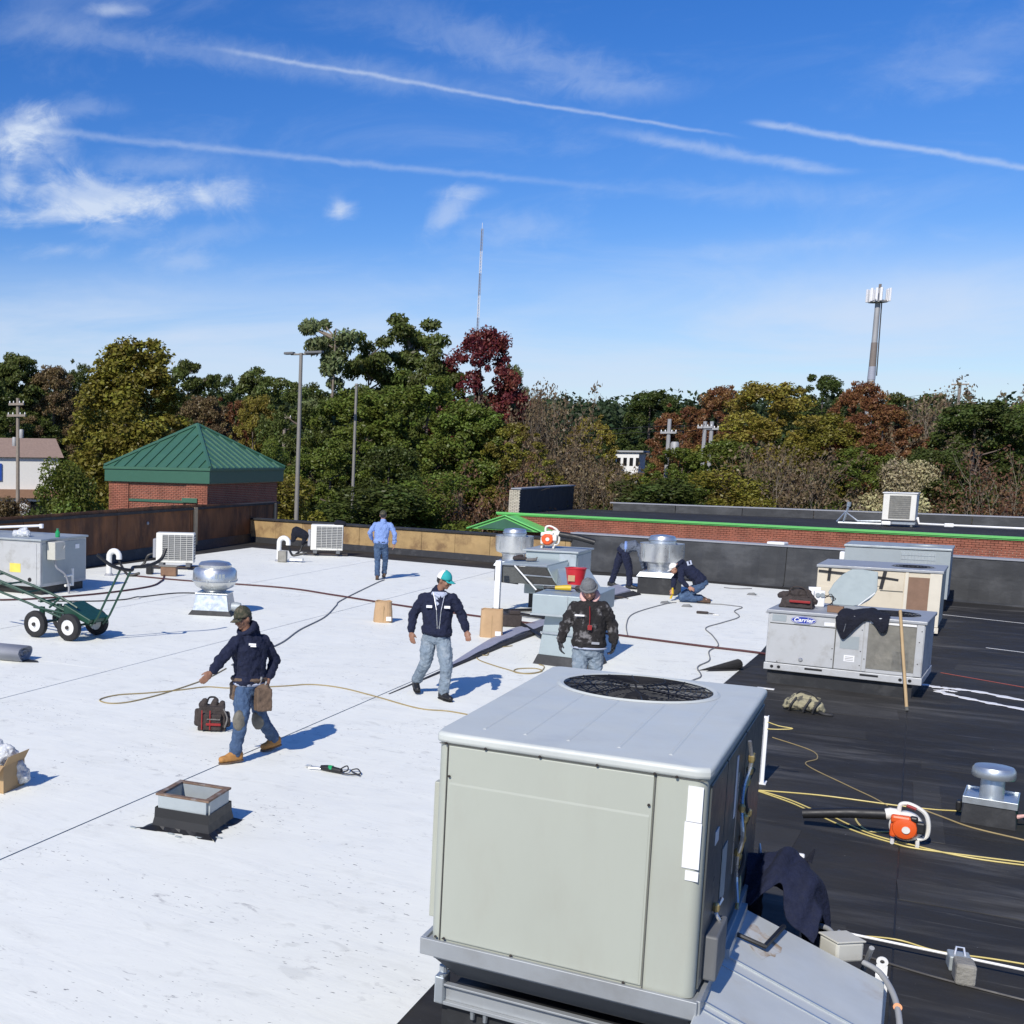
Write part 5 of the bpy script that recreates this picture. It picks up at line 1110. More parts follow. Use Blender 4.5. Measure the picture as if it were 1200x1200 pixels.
m_ = MB(); m_.tube([(-0.03, 0.10, 0.09), (-0.02, 0.12, 0.15), (0.02, 0.12, 0.15), (0.03, 0.10, 0.09)], 0.008, 5); m_.build('clamp', 'silver', t)

# ---- white metal channel standing behind the big unit ----------------------------------
t = thing('metal_channel', 'white metal channel standing upright on the black roof right behind the big unit', 'metal channel', (-1.13, 13.30, 0))
m_ = MB(); m_.b2(-0.055, 0.055, -0.012, 0.0, 0.0, 0.70); m_.b2(-0.055, -0.045, 0.0, 0.05, 0, 0.70); m_.b2(0.045, 0.055, 0.0, 0.05, 0, 0.70); m_.build('channel', 'white_paint', t)
for q in (-0.02, 0.02): m_ = MB(); m_.b2(q-0.004, q+0.004, -0.018, -0.0125, 0.02, 0.68); m_.build('lip', 'membrane_grey', t)
m_ = MB(); m_.box((0, 0.05, 0.006), (0.15, 0.16, 0.012)); m_.build('foot', 'white_paint', t)

# ---- mushroom vent on the right ---------------------------------------------------------
t = thing('roof_vent', 'small round capped metal vent on a black curb at the right edge', 'vent', (0.765, 13.15, 0), -0.09)
t.scale = (0.86, 0.86, 0.97)
m_ = MB(); m_.hexa([(-0.24, -0.28, 0.004), (0.24, -0.28, 0.004), (0.24, 0.28, 0.004), (-0.24, 0.28, 0.004)], [(-0.22, -0.26, 0.20), (0.22, -0.26, 0.20), (0.22, 0.26, 0.20), (-0.22, 0.26, 0.20)]); m_.build('curb', 'curb_black', t, bevel=0.006)
m_ = MB(); m_.b2(-0.235, 0.235, -0.275, -0.262, 0.195, 0.26); m_.b2(-0.235, 0.235, 0.262, 0.275, 0.195, 0.26); m_.b2(-0.235, -0.222, -0.262, 0.262, 0.195, 0.26); m_.b2(0.222, 0.235, -0.262, 0.262, 0.195, 0.26); m_.b2(-0.222, 0.222, -0.262, 0.262, 0.22, 0.235)
m_.build('flashing', 'galv', t, bevel=0.003)
m_ = MB(); m_.lathe([(0.11, 0.235), (0.105, 0.42), (0.09, 0.45)], 28); m_.build('pipe', 'galv', t, smooth=True)
m_ = MB(); m_.lathe([(0.09, 0.425), (0.19, 0.425), (0.196, 0.435), (0.190, 0.50), (0.172, 0.525), (0.10, 0.535), (0.001, 0.538)], 40); m_.build('cap', 'galv', t, smooth=True)
m_ = MB(); m_.box((-0.27, -0.05, 0.12), (0.05, 0.12, 0.10)); m_.build('cable_gland', 'black', t, bevel=0.015)
m_ = MB(); m_.lathe([(0.02, -0.05), (0.012, 0.05)], 8, mtx=Matrix.Translation((0.28, -0.1, 0.12)) @ Matrix.Rotation(R(70), 4, 'Y')); m_.build('spout', 'pink', t)
t = thing('gas_can', 'green plastic can just inside the right edge beside the round capped vent', 'can', (1.13, 13.30, 0), 0.2)
m_ = MB(); m_.box((0, 0, 0.14), (0.20, 0.14, 0.24)); m_.build('body', 'green_tool', t, bevel=0.03)
m_ = MB(); m_.tube([(-0.06, 0, 0.25), (-0.05, 0, 0.31), (0.05, 0, 0.31), (0.06, 0, 0.25)], 0.013, 8); m_.build('handle', 'green_tool', t)
m_ = MB(); m_.lathe([(0.03, 0), (0.03, 0.04)], 10, c=(0.07, 0, 0.26)); m_.build('cap', 'black', t)

# ---- packaged units on the right --------------------------------------------------------
C_ = thing('rooftop_unit', 'grey packaged rooftop unit with blue oval Carrier badge and jacket on top', 'air conditioner', (-0.73, 19.40, 0), -0.085)
# local: x -0.96..0.96, front y = 0, z 0.2..1.09
W2 = 0.955
m_ = MB(); m_.b2(-W2+0.03, W2-0.10, 0.06, 1.30, 0.004, 0.205); m_.build('curb', 'curb_black', C_)
m_ = MB(); m_.b2(-W2, W2, 0.0, 1.38, 0.315, 1.04); m_.build('cabinet', 'carrier_grey', C_, bevel=0.012)
m_ = MB(); m_.b2(-W2-0.012, W2+0.012, -0.02, 1.40, 0.21, 0.312); m_.build('base_rail', 'carrier_grey', C_, bevel=0.008)
vs, fs = plate_with_hole(-W2-0.02, W2+0.02, -0.03, 1.41, 1.09, 0.05, 0.50, 0.66, 0.34)
m_ = MB(); m_.add(vs, fs); fixn(m_.build('top_cover', 'carrier_top', C_, bevel=0.012))
m_ = MB(); m_.lathe([(0.001, 1.045), (0.36, 1.045)], 32, c=(0.50, 0.66, 0), caps=False); m_.build('well_shade_disc', 'black', C_)  # flat black disc painted as the shade inside the fan opening
m_ = MB()
for k in range(7): r_ = 0.06+k*0.045; m_.tube([(0.50+r_*math.cos(a), 0.66+r_*math.sin(a), 1.098) for a in np.linspace(0, 6.283, 33)[:-1]], 0.004, 4, closed=True)
for k in range(6): a = k*1.047; m_.tube([(0.5, 0.66, 1.10), (0.5+.34*math.cos(a), .66+.34*math.sin(a), 1.094)], 0.006, 4)
m_.build('fan_guard', 'black', C_)
m_ = MB(); m_.b2(-W2+0.03, -0.10, -0.010, -0.001, 0.90, 1.035); m_.build('upper_panel', 'carrier_grey', C_, bevel=0.003)
m_ = MB(); m_.b2(-W2+0.03, -0.10, -0.012, -0.001, 0.325, 0.885); m_.build('lower_panel', 'carrier_grey', C_, bevel=0.003)
m_ = MB(); m_.b2(-0.085, 0.245, -0.012, -0.001, 0.325, 1.035); m_.build('control_panel', 'carrier_grey', C_, bevel=0.003)
m_ = MB(); m_.b2(-W2+0.03, -0.10, -0.004, -0.0005, 0.886, 0.899); m_.b2(-0.098, -0.087, -0.004, -0.0005, 0.32, 1.03); m_.build('panel_gap', 'seam_dark', C_)
m_ = MB(); m_.b2(0.30, 0.86, -0.006, -0.001, 0.37, 1.0); coil = m_.build('coil', 'coil', C_)
m_ = MB()
for k in range(70): x_ = 0.305+k*0.55/69; m_.b2(x_-0.0015, x_+0.0015, -0.010, -0.0065, 0.375, 0.995)
f_ = m_.build('coil_fins', 'coil', coil); f_['kind'] = 'stuff'
for a, b, c, d in ((0.255, 0.30, 0.325, 1.035), (0.86, 0.945, 0.325, 1.035)):
    m_ = MB(); m_.b2(a, b, -0.018, -0.001, c, d); m_.build('corner_post', 'carrier_grey', C_, bevel=0.004)
m_ = MB(); m_.b2(0.305, 0.855, -0.018, -0.001, 1.005, 1.035); m_.build('top_strip', 'white_paint', C_)
for k in range(16):
    m_ = MB(); m_.b2(0.60, 0.79, -0.0135, -0.0105, 0.40+k*0.016, 0.406+k*0.016); m_.build('grille_louver', 'coil', C_)
for xx in (-0.33, 0.35):
    m_ = MB(); m_.b2(xx-0.11, xx+0.11, -0.0235, -0.0205, 0.262, 0.290); m_.build('fork_slot', 'black', C_)
for xx in (-0.86, -0.77, 0.72, 0.83):
    m_ = MB(); m_.lathe([(0.022, 0), (0.022, 0.004)], 12, mtx=Matrix.Translation((xx, -0.0205, 0.262)) @ Matrix.Rotation(R(90), 4, 'X')); m_.build('lifting_hole', 'black', C_)
for xx, zz in ((-0.80, 0.34), (-0.12, 0.60), (-0.12, 0.45), (0.225, 0.6), (0.225, 0.9), (0.225, 0.40), (0.275, 0.5), (0.90, 0.5), (0.90, 0.8), (0.92, 0.95)):
    s_ = MB(); s_.lathe([(0.008, 0), (0.005, 0.005)], 8, mtx=Matrix.Translation((xx, -0.019 if xx > .25 else -0.0125, zz)) @ Matrix.Rotation(R(90), 4, 'X')); s_.build('screw', 'screw', C_)
m_ = MB(); N_ = 40; bx_, bz_ = -0.50, 0.968
m_.add([(bx_+0.158*math.cos(i/N_*6.283), 0, bz_+0.055*math.sin(i/N_*6.283)) for i in range(N_)]+[(bx_+0.158*math.cos(i/N_*6.283), -0.008, bz_+0.055*math.sin(i/N_*6.283)) for i in range(N_)],
       [tuple(range(N_, 2*N_))]+[(i, (i+1) % N_, N_+(i+1) % N_, N_+i) for i in range(N_)], mtx=Matrix.Translation((0, -0.0105, 0)))
bd = fixn(m_.build('badge', 'blue_logo', C_))
m_ = MB(); m_.tube([(bx_+0.150*math.cos(i/N_*6.283), -0.0195, bz_+0.048*math.sin(i/N_*6.283)) for i in range(N_)], 0.0028, 4, closed=True); m_.build('badge_ring', 'white_label', bd)
text_mesh('badge_text', 'Carrier', 0.080, 'white_label', bd, Matrix.Translation((bx_, -0.0200, bz_+0.002)) @ FRONT, 0.0008, shear=0.25, bold=0.0022, sx=1.05)
for (xa, xb, za, zb__, mt_) in ((-0.90, -0.72, 0.93, 1.02, 'grey_paint'), (-0.62, -0.42, 0.905, 0.915, 'grey_paint'), (-0.24, -0.11, 0.915, 0.965, 'white_label'), (0.03, 0.16, 0.44, 0.53, 'white_label'), (-0.03, 0.20, 0.62, 0.80, 'grey_paint')):
    m_ = MB(); m_.b2(xa, xb, -0.0155, -0.0125, za, zb__); m_.build('label_sticker', mt_, C_)
m_ = MB()
for k in range(3): m_.b2(0.045, 0.145, -0.0175, -0.0158, 0.458+k*0.022, 0.464+k*0.022)
m_.build('sticker_print', 'coil', C_)
m_ = MB(); m_.lathe([(0.025, 0), (0.03, 0.01), (0.02, 0.02)], 10, mtx=Matrix.Translation((-0.50, -0.0125, 0.40)) @ Matrix.Rotation(R(90), 4, 'X')); m_.build('latch', 'silver', C_)
m_ = MB(); m_.lathe([(0.02, 0), (0.02, 0.03)], 8, mtx=Matrix.Translation((-W2-0.02, 0.02, 1.04)) @ Matrix.Rotation(R(90), 4, 'X')); m_.build('corner_knob', 'silver', C_)

K_ = thing('rooftop_unit', 'cream packaged unit with black tape strips and brown coil behind the badged grey unit', 'air conditioner', (-0.52, 26.75, 0), -0.055)
W3 = 1.01
m_ = MB(); m_.b2(-W3+0.1, W3-0.06, 0.08, 1.5, 0.004, 0.16); m_.build('curb', 'curb_black', K_)
m_ = MB(); m_.b2(-W3, W3, 0, 1.6, 0.165, 1.17); m_.build('cabinet', 'cream', K_, bevel=0.014)
vs, fs = plate_with_hole(-W3-0.02, W3+0.02, -0.03, 1.63, 1.222, 0.05, 0.50, 0.75, 0.36)
m_ = MB(); m_.add(vs, fs); fixn(m_.build('top_cover', 'carrier_top', K_, bevel=0.012))
m_ = MB(); m_.lathe([(0.001, 1.176), (0.38, 1.176)], 32, c=(0.50, 0.75, 0), caps=False); m_.build('well_shade_disc', 'black', K_)  # black disc in place of depth, the opening's shade as colour
m_ = MB()
for k in range(6): r_ = 0.06+k*0.055; m_.tube([(0.50+r_*math.cos(a), 0.75+r_*math.sin(a), 1.228) for a in np.linspace(0, 6.283, 33)[:-1]], 0.004, 4, closed=True)
m_.build('fan_guard', 'black', K_)
m_ = MB(); m_.b2(0.49, 0.82, -0.008, -0.001, 0.25, 1.08); m_.build('coil', 'coil_brown', K_)
for a, b in ((0.435, 0.488), (0.822, W3)):
    m_ = MB(); m_.b2(a, b, -0.016, -0.001, 0.17, 1.165); m_.build('corner_post', 'cream_lt', K_, bevel=0.004)
m_ = MB(); m_.b2(-W3+0.03, -0.15, -0.008, -0.001, 0.2, 0.80); m_.build('lower_panel', 'cream', K_, bevel=0.003)
m_ = MB(); m_.b2(-0.13, 0.42, -0.008, -0.001, 0.2, 0.78); m_.build('lower_panel', 'cream', K_, bevel=0.003)
m_ = MB(); m_.b2(-0.13, 0.42, -0.010, -0.001, 0.80, 1.15); m_.build('upper_panel', 'cream', K_, bevel=0.003)
m_ = MB(); m_.b2(-0.35, 0.05, -0.014, -0.011, 0.865, 0.874); m_.b2(0.05, 0.42, -0.014, -0.011, 0.785, 0.794); m_.build('panel_gap', 'seam_dark', K_)
def tape(a, b, w=0.045):
    m_ = MB(); p, q = Vector((a[0], -0.018, a[1])), Vector((b[0], -0.018, b[1])); d = (q-p).normalized(); n__ = Vector((d.z, 0, -d.x))*w/2
    m_.hexa([p-n__, p+n__, q+n__, q-n__], [v+Vector((0, -0.004, 0)) for v in (p-n__, p+n__, q+n__, q-n__)]); fixn(m_.build('tape_strip', 'black_rubber', K_))
tape((-W3+0.02, 1.10), (0.12, 1.03)); tape((0.10, 1.035), (0.33, 1.01), 0.04); tape((-0.80, 1.17), (-0.81, 0.92), .05); tape((-0.27, 1.16), (-0.27, 1.06), .05); tape((0.11, 1.16), (0.06, 0.82), .06)
m_ = MB(); m_.lathe([(0.05, 0), (0.05, 0.03), (0.025, 0.03)], 14, mtx=Matrix.Translation((W3-0.09, -0.03, 0.115)) @ Matrix.Rotation(R(90), 4, 'X')); m_.build('drain_fitting', 'white_paint', K_)
m_ = MB(); m_.b2(W3-0.2, W3+0.01, -0.03, -0.001, 0.06, 0.164); m_.build('rail_corner', 'cream_lt', K_)
G_ = thing('rooftop_unit', 'plain blue grey packaged unit farthest back of the three units at right', 'air conditioner', (-0.30, 31.0, 0), -0.05)
W4 = 0.98
m_ = MB(); m_.b2(-W4+.05, W4-.05, 0.05, 1.3, 0.004, 0.28); m_.build('curb', 'curb_black', G_)
m_ = MB(); m_.b2(-W4, W4, 0, 1.4, 0.29, 1.33); m_.build('cabinet', 'grey_paint', G_, bevel=0.014)
vs, fs = plate_with_hole(-W4-0.02, W4+0.02, -0.03, 1.43, 1.385, 0.05, 0.48, 0.7, 0.36)
m_ = MB(); m_.add(vs, fs); fixn(m_.build('top_cover', 'galv_dull', G_, bevel=0.012))
m_ = MB(); m_.lathe([(0.001, 1.339), (0.38, 1.339)], 32, c=(0.48, 0.7, 0), caps=False); m_.build('well_shade_disc', 'black', G_)  # shade under the fan opening, painted as a flat black disc
m_ = MB(); m_.b2(0.08, 0.72, -0.008, -0.001, 0.40, 1.28); gc = m_.build('coil', 'galv_dull', G_)
for k in range(11): m_ = MB(); m_.b2(0.09+k*0.060, 0.094+k*0.060, -0.020, -0.009, 0.41, 1.27); m_.build('guard_wire', 'galv', gc)
for k in range(9): m_ = MB(); m_.b2(0.09, 0.71, -0.024, -0.0205, 0.45+k*0.095, 0.454+k*0.095); m_.build('guard_wire', 'galv', gc)
m_ = MB(); m_.b2(0.78, W4, -0.012, -0.001, 0.30, 1.32); m_.build('corner_post', 'grey_paint', G_)
m_ = MB(); m_.box((-W4-0.04, 0.1, 1.12), (0.10, 0.25, 0.18)); m_.build('hood', 'white_paint', G_, bevel=0.02)

# things lying on the badged unit
t = thing('tool_bag', 'dark red and grey tool bag sitting on top of the badged grey unit', 'tool bag', (-1.34, 19.92, 1.092), -0.1)
mb_ = MB(); mb_.hexa([(-.24, -.13, 0), (.20, -.13, 0), (.20, .13, 0), (-.24, .13, 0)], [(-.20, -.09, .16), (.18, -.09, .16), (.16, .09, .16), (-.18, .09, .16)]); mb_.capsule((-.24, 0, .17), (.10, 0, .23), .05, .05); mb_.capsule((.1, 0, .22), (.2, 0, .1), .05, .04); mb_.capsule((-.05, -.04, .2), (.03, .02, .25), .06, .05)
skin('body', mb_, 'bag_dark', t, 0.012, 2, 0.035, 0.05)
m_ = MB(); m_.b2(-0.10, 0.17, -0.150, -0.135, 0.085, 0.12); m_.build('trim_stripe', 'red', t, bevel=0.004)
m_ = MB(); m_.tube(spline([(-.15, -.06, .18), (-.08, -.05, .30), (.06, -.05, .29), (.13, -.06, .17)], 6), 0.013, 6); m_.build('handle', 'bag_dark', t)
m_ = MB(); m_.b2(-0.14, 0.18, -0.142, -0.132, 0.02, 0.05); m_.build('pocket_edge', 'bag_dark', t)
t = thing('wood_offcut', 'short brown timber offcut on top of the badged unit between bag and jacket', 'timber block', (-0.86, 19.65, 1.092), -0.05)
m_ = MB(); m_.box((0, 0, 0.045), (0.20, 0.10, 0.09)); m_.build('block', 'block_wood', t, bevel=0.006)
m_ = MB(); m_.box((-0.01, 0, 0.094), (0.1, 0.06, 0.006)); m_.build('paper_tag', 'leather', t)
t = thing('manifold_gauge', 'white service gauge set with loose wires behind the tool bag on the badged unit', 'service tool', (-1.05, 20.25, 1.092), 0.3)
m_ = MB(); m_.box((-.06, 0, .12), (.14, .08, .24)); m_.build('body', 'white_paint', t, bevel=0.015)
for q in (-.09, -.03): m_ = MB(); m_.lathe([(0.03, 0), (0.03, 0.02)], 14, mtx=Matrix.Translation((q, -.042, .18)) @ Matrix.Rotation(R(90), 4, 'X')); m_.build('dial', 'grey_paint', t)
for k in range(3):
    m_ = MB(); m_.tube(spline([(-.02, -.02, .10+.04*k), (.08+.03*k, -.05, .20-.03*k), (.12, 0, .08), (.05+.04*k, .03, .01)], 6), 0.006, 5); m_.build('wire', 'black_cord', t)
m_ = MB(); m_.hexa([(-.16, .05, 0), (-.04, .05, 0), (-.04, .07, 0), (-.16, .07, 0)], [(-.18, .1, .28), (-.02, .1, .28), (-.02, .12, .28), (-.18, .12, .28)]); m_.build('lid', 'white_label', t)
t = thing('access_panel', 'pale blue grey sheet metal panel with rounded corners standing on the badged unit', 'metal panel', (-0.66, 20.70, 1.09), 0.0)
m_ = MB(); pl = [(-0.28, 0.0), (-.02, 0.0), (.08, .03), (.17, .10), (.23, .18), (.26, .26), (.25, .53), (.05, .555), (-.08, .55), (-.2, .46), (-.30, .32), (-.36, .18)]
m_.prism(pl, -0.012, 0.012, mtx=Matrix.Rotation(R(78), 4, 'X')); fixn(m_.build('panel', 'galv_pale', t, bevel=0.006))
m_ = MB(); m_.tube([(0.24, -0.03, 0.22), (0.04, -0.02, 0.012)], 0.008, 6); m_.build('edge_lip', 'white_paint', t)
j = drape('jacket', 'black and navy jacket draped over the front edge of the badged unit', [
    [(-.30, .10, 1.105), (-.34, .02, 1.10), (-.35, -.05, 1.04), (-.34, -.06, .95)],
    [(-.22, .26, 1.12), (-.25, .10, 1.14), (-.27, -.05, 1.05), (-.26, -.06, .76)],
    [(-.06, .36, 1.13), (-.12, .14, 1.16), (-.16, -.05, 1.06), (-.19, -.06, .80)],
    [(.06, .38, 1.14), (.01, .16, 1.18), (-.02, -.03, 1.10), (-.06, -.06, .98)],
    [(.14, .30, 1.13), (.10, .12, 1.16), (.08, -.03, 1.11), (.06, -.06, 1.05)],
    [(.22, .22, 1.12), (.20, .08, 1.14), (.19, -.05, 1.06), (.20, -.06, .90)],
    [(.28, .12, 1.105), (.28, .04, 1.11), (.28, -.05, 1.05), (.27, -.06, .93)]], 'navy_dark', (-.48, 19.38, 0), -.085, fold=.012, freq=15, seed=3)
m_ = MB(); m_.tube([(-.22, -.085, .98), (-.24, -.085, .86)], 0.004, 4); m_.build('zipper', 'silver', j)
t = thing('broom_handle', 'long wooden pole leaning against the front of the badged grey unit', 'pole', (0.09, 18.38, 0))
m_ = MB(); m_.tube([(0.0, 0.0, 0.015), (-0.175, 0.90, 1.22)], [0.020, 0.020], 10); m_.build('pole', 'wood_pole', t, smooth=True)
m_ = MB(); m_.tube([(0.004, -0.012, 0.008), (-0.004, 0.024, 0.05)], [0.022, 0.022], 10); m_.build('end_tip', 'seam_dark', t)
t = thing('tool_bag', 'pale camouflage tool bag lying on the black roof in front of the badged unit', 'tool bag', (-1.02, 17.5, 0.006), -0.25)
mb_ = MB(); mb_.capsule((-.16, 0, .09), (.15, 0, .085), .085, .08); mb_.capsule((-.20, -.03, .06), (-.12, .05, .18), .05, .05); mb_.capsule((-.1, .05, .2), (.14, .07, .17), .04, .03); mb_.capsule((.15, 0, .09), (.20, .02, .05), .07, .04)
skin('body', mb_, 'camo_bag', t, 0.012, 2, 0.035, 0.07)
for q in (-.12, .05, .16):
    m_ = MB(); m_.tube(spline([(q-.03, -.10, .02), (q, -.115, .10), (q+.04, -.06, .19)], 5), 0.013, 5); m_.build('strap', 'black_rubber', t)
m_ = MB(); m_.tube(spline([(-.12, .02, .19), (-.06, .03, .27), (.07, .05, .24), (.14, .05, .17)], 5), 0.012, 6); m_.build('handle', 'black_rubber', t)
m_ = MB(); m_.tube(spline([(.18, -.02, .03), (.26, -.04, .015), (.33, -.02, .015), (.30, .02, .02)], 5), 0.02, 6); m_.build('shoulder_strap', 'black_rubber', t)

# ---- leaf blowers ----------------------------------------------------------------------
def blower(loc, rz, label, bigtube=0.75, sc=1.0):
    t = thing('leaf_blower', label, 'leaf blower', loc, rz, 'hand held leaf blowers')
    Q = Matrix.Rotation(R(90), 4, 'X')
    m_ = MB(); m_.lathe([(0.05, -0.10), (0.115, -0.085), (0.125, -0.03), (0.125, 0.02), (0.10, 0.05), (0.03, 0.06)], 28, mtx=Matrix.Translation((0, -0.03, 0.15)) @ Q); h = m_.build('fan_housing', 'cream_plastic', t, smooth=True)
    m_ = MB(); m_.lathe([(0.098, 0.0), (0.104, 0.03), (0.085, 0.065), (0.045, 0.075)], 24, mtx=Matrix.Translation((-0.01, -0.07, 0.15)) @ Q); m_.build('engine_cover', 'orange', t, smooth=True)
    m_ = MB(); m_.box((-0.04, -0.10, 0.22), (0.15, 0.07, 0.07)); m_.box((-0.09, -0.09, 0.12), (0.05, 0.07, 0.12)); m_.build('shroud', 'orange', t, bevel=0.02)
    m_ = MB(); m_.lathe([(0.030, 0), (0.030, 0.012)], 18, mtx=Matrix.Translation((0.0, -0.146, 0.145)) @ Q); m_.build('starter_cap', 'cream_plastic', t)
    m_ = MB(); m_.box((0.10, -0.09, 0.17), (0.07, 0.08, 0.10)); m_.box((0.05, -0.1, 0.235), (0.06, 0.06, 0.05)); m_.build('air_filter', 'black', t, bevel=0.015)
    m_ = MB(); m_.tube(spline([(-0.06, -0.04, 0.26), (-0.05, -0.04, 0.335), (0.02, -0.04, 0.345), (0.12, -0.04, 0.29), (0.155, -0.04, 0.20), (0.15, -0.04, 0.09), (0.09, -0.04, 0.05)], 8), 0.017, 8); m_.build('handle', 'cream_plastic', t, smooth=True)
    m_ = MB(); m_.tube([(-0.01, -0.055, 0.335), (0.06, -0.055, 0.315)], 0.013, 8); m_.build('trigger', 'red', t)
    m_ = MB(); m_.tube([(-0.05, -0.02, 0.235), (-0.12, -0.02, 0.235), (-0.16, -0.02, 0.225)], [0.05, 0.052, 0.045], 16); m_.build('nozzle', 'cream_plastic', t, smooth=True)
    m_ = MB(); m_.tube([(-0.15, -0.02, 0.225), (-0.42, -0.02, 0.19), (-0.15-bigtube, -0.02, 0.12)], [0.048, 0.046, 0.044], 16); m_.build('tube', 'black', t, smooth=True)
    for q in (-0.09, 0.09):
        m_ = MB(); m_.tube([(q, -0.13, 0.015), (q, -0.05, 0.03), (q, 0.06, 0.015)], 0.016, 8); m_.build('foot', 'cream_plastic', t)
    t.scale = (sc, sc, sc); return t
blower((0.13, 11.95, 0.006), 0.0, 'orange and white leaf blower lying on the black roof at right', 0.62)
# ---- mushroom style upblast fan with square base at left --------------------------------
F_ = thing('exhaust_fan', 'round spun aluminium exhaust fan on a square metal base left of the hooded walker', 'exhaust fan', (-11.72, 21.0, 0), 0.30)
F_['group'] = 'upblast exhaust fans'
m_ = MB(); m_.hexa([(-.44, -.44, .014), (.44, -.44, .014), (.44, .44, .014), (-.44, .44, .014)], [(-.38, -.38, .10), (.38, -.38, .10), (.38, .38, .10), (-.38, .38, .10)]); m_.build('curb', 'curb_black', F_)
m_ = MB(); m_.hexa([(-.37, -.37, .10), (.37, -.37, .10), (.37, .37, .10), (-.37, .37, .10)], [(-.31, -.31, .42), (.31, -.31, .42), (.31, .31, .42), (-.31, .31, .42)]); m_.build('base', 'galv', F_, bevel=0.004)
m_ = MB(); m_.b2(-.33, .33, -.33, .33, .42, .445); m_.build('base_flange', 'galv', F_, bevel=0.004)
m_ = MB(); m_.lathe([(.22, .445), (.24, .49), (.38, .56), (.44, .66), (.445, .68)], 40, caps=False); m_.build('lower_bowl', 'spun_alu', F_, smooth=True)
m_ = MB(); m_.lathe([(.448, .675), (.448, .70), (.44, .88), (.40, .93), (.30, .95)], 40, caps=False); m_.build('windband', 'spun_alu', F_, smooth=True)
m_ = MB(); m_.lathe([(.452, .675), (.462, .685), (.452, .695)], 40, caps=False); m_.build('rolled_bead', 'galv', F_, smooth=True)
m_ = MB(); m_.lathe([(.33, .93), (.335, 1.0), (.29, 1.05), (.15, 1.075), (.001, 1.08)], 36, caps=False); m_.build('motor_dome', 'spun_alu', F_, smooth=True)
for k in range(3):
    a = -1.30+k*0.17; m_ = MB(); m_.box((.446*math.cos(a), .446*math.sin(a), .80), (.006, .05, .09), rz=a); m_.build('decal', 'grey_paint', F_)
for k in range(6):
    a = k*1.047+.4; m_ = MB(); m_.box((.452*math.cos(a), .452*math.sin(a), .69), (.03, .03, .04), rz=a); m_.build('clip', 'galv_dull', F_)
m_ = MB(); m_.lathe([(0.001, -.10), (.085, -.09), (.10, 0), (.085, .09), (0.001, .10)], 16, mtx=Matrix.Translation((.50, -.25, .19)) @ Matrix.Rotation(R(90), 4, 'Y')); m_.build('side_motor', 'galv_dull', F_, smooth=True)

def windband_fan(loc, rz, label, s=1.0, black=True):
    t = thing('exhaust_fan', label, 'exhaust fan', loc, rz, 'upblast exhaust fans')
    m_ = MB(); m_.b2(-.43, .43, -.43, .43, .014, .42); m_.build('curb', 'curb_black' if black else 'galv_dull', t, bevel=0.01)
    m_ = MB(); m_.hexa([(-.47, -.47, .43), (.47, -.47, .43), (.47, .47, .43), (-.47, .47, .43)], [(-.40, -.40, .55), (.40, -.40, .55), (.40, .40, .55), (-.40, .40, .55)]); m_.build('base', 'galv', t, bevel=0.006)
    m_ = MB(); m_.lathe([(.31, .55), (.30, .62), (.31, .74), (.36, .76)], 40, caps=False); m_.build('throat', 'spun_alu', t, smooth=True)
    m_ = MB(); m_.lathe([(.33, .75), (.46, .80), (.49, .90), (.50, 1.24), (.485, 1.245)], 48, caps=False); m_.build('windband', 'spun_alu', t, smooth=True)
    m_ = MB(); m_.lathe([(.485, 1.243), (.33, 1.20), (.001, 1.19)], 40, caps=False); m_.build('inner_plate', 'galv_dull', t)
    m_ = MB(); m_.lathe([(.30, 1.20), (.305, 1.37), (.27, 1.42), (.10, 1.445), (.001, 1.45)], 36, caps=False); m_.build('motor_cover', 'spun_alu', t, smooth=True)
    m_ = MB(); m_.lathe([(.307, 1.30), (.318, 1.315), (.307, 1.33)], 36, caps=False); m_.build('cover_bead', 'galv', t, smooth=True)
    for k in range(5):
        a = k*1.2566+.2; m_ = MB(); m_.box((.50*math.cos(a), .50*math.sin(a), 1.05), (.008, .02, .34), rz=a); m_.build('band_strap', 'galv_dull', t)
    t.scale = (s, s, s); return t
windband_fan((-5.03, 30.9, 0), 0.0, 'shiny aluminium exhaust fan on a black curb between the bending and the kneeling man', 0.98)
windband_fan((-8.72, 31.6, 0), 0.15, 'shiny aluminium exhaust fan standing behind the intake hood near the yellow plywood parapet', 0.95)

# ---- make-up air unit, intake hood, duct riser ------------------------------------------
A_ = thing('make_up_air_unit', 'long galvanised air unit with filter intake hood and vertical duct in the middle', 'air handler', (-4.6, 21.5, 0), 0.0)
m_ = MB(); m_.hexa([(-4.86, 18.98, .006), (-3.98, 18.86, .006), (-3.90, 19.75, .006), (-4.80, 19.85, .006)], [(-4.80, 19.02, .16), (-4.02, 18.92, .16), (-3.96, 19.70, .16), (-4.75, 19.80, .16)]); m_.build('curb', 'curb_black', A_, world=True)
m_ = MB(); m_.hexa([(-4.79, 19.03, .162), (-4.03, 18.93, .162), (-3.97, 19.68, .162), (-4.74, 19.78, .162)], [(-4.72, 19.05, .80), (-4.06, 18.96, .80), (-4.0, 19.66, .80), (-4.68, 19.76, .80)]); m_.build('duct_riser', 'galv_blue', A_, world=True, bevel=0.006)
m_ = MB(); m_.hexa([(-4.78, 19.015, .50), (-4.05, 18.915, .50), (-4.05, 18.92, .50), (-4.78, 19.02, .50)], [(-4.775, 19.015, .53), (-4.05, 18.915, .53), (-4.05, 18.92, .53), (-4.775, 19.02, .53)]); m_.build('duct_seam', 'galv', A_, world=True)
m_ = MB(); m_.b2(-4.88, -4.02, 18.85, 20.6, .815, 1.13); m_.build('plenum', 'galv_blue', A_, world=True, bevel=0.012)
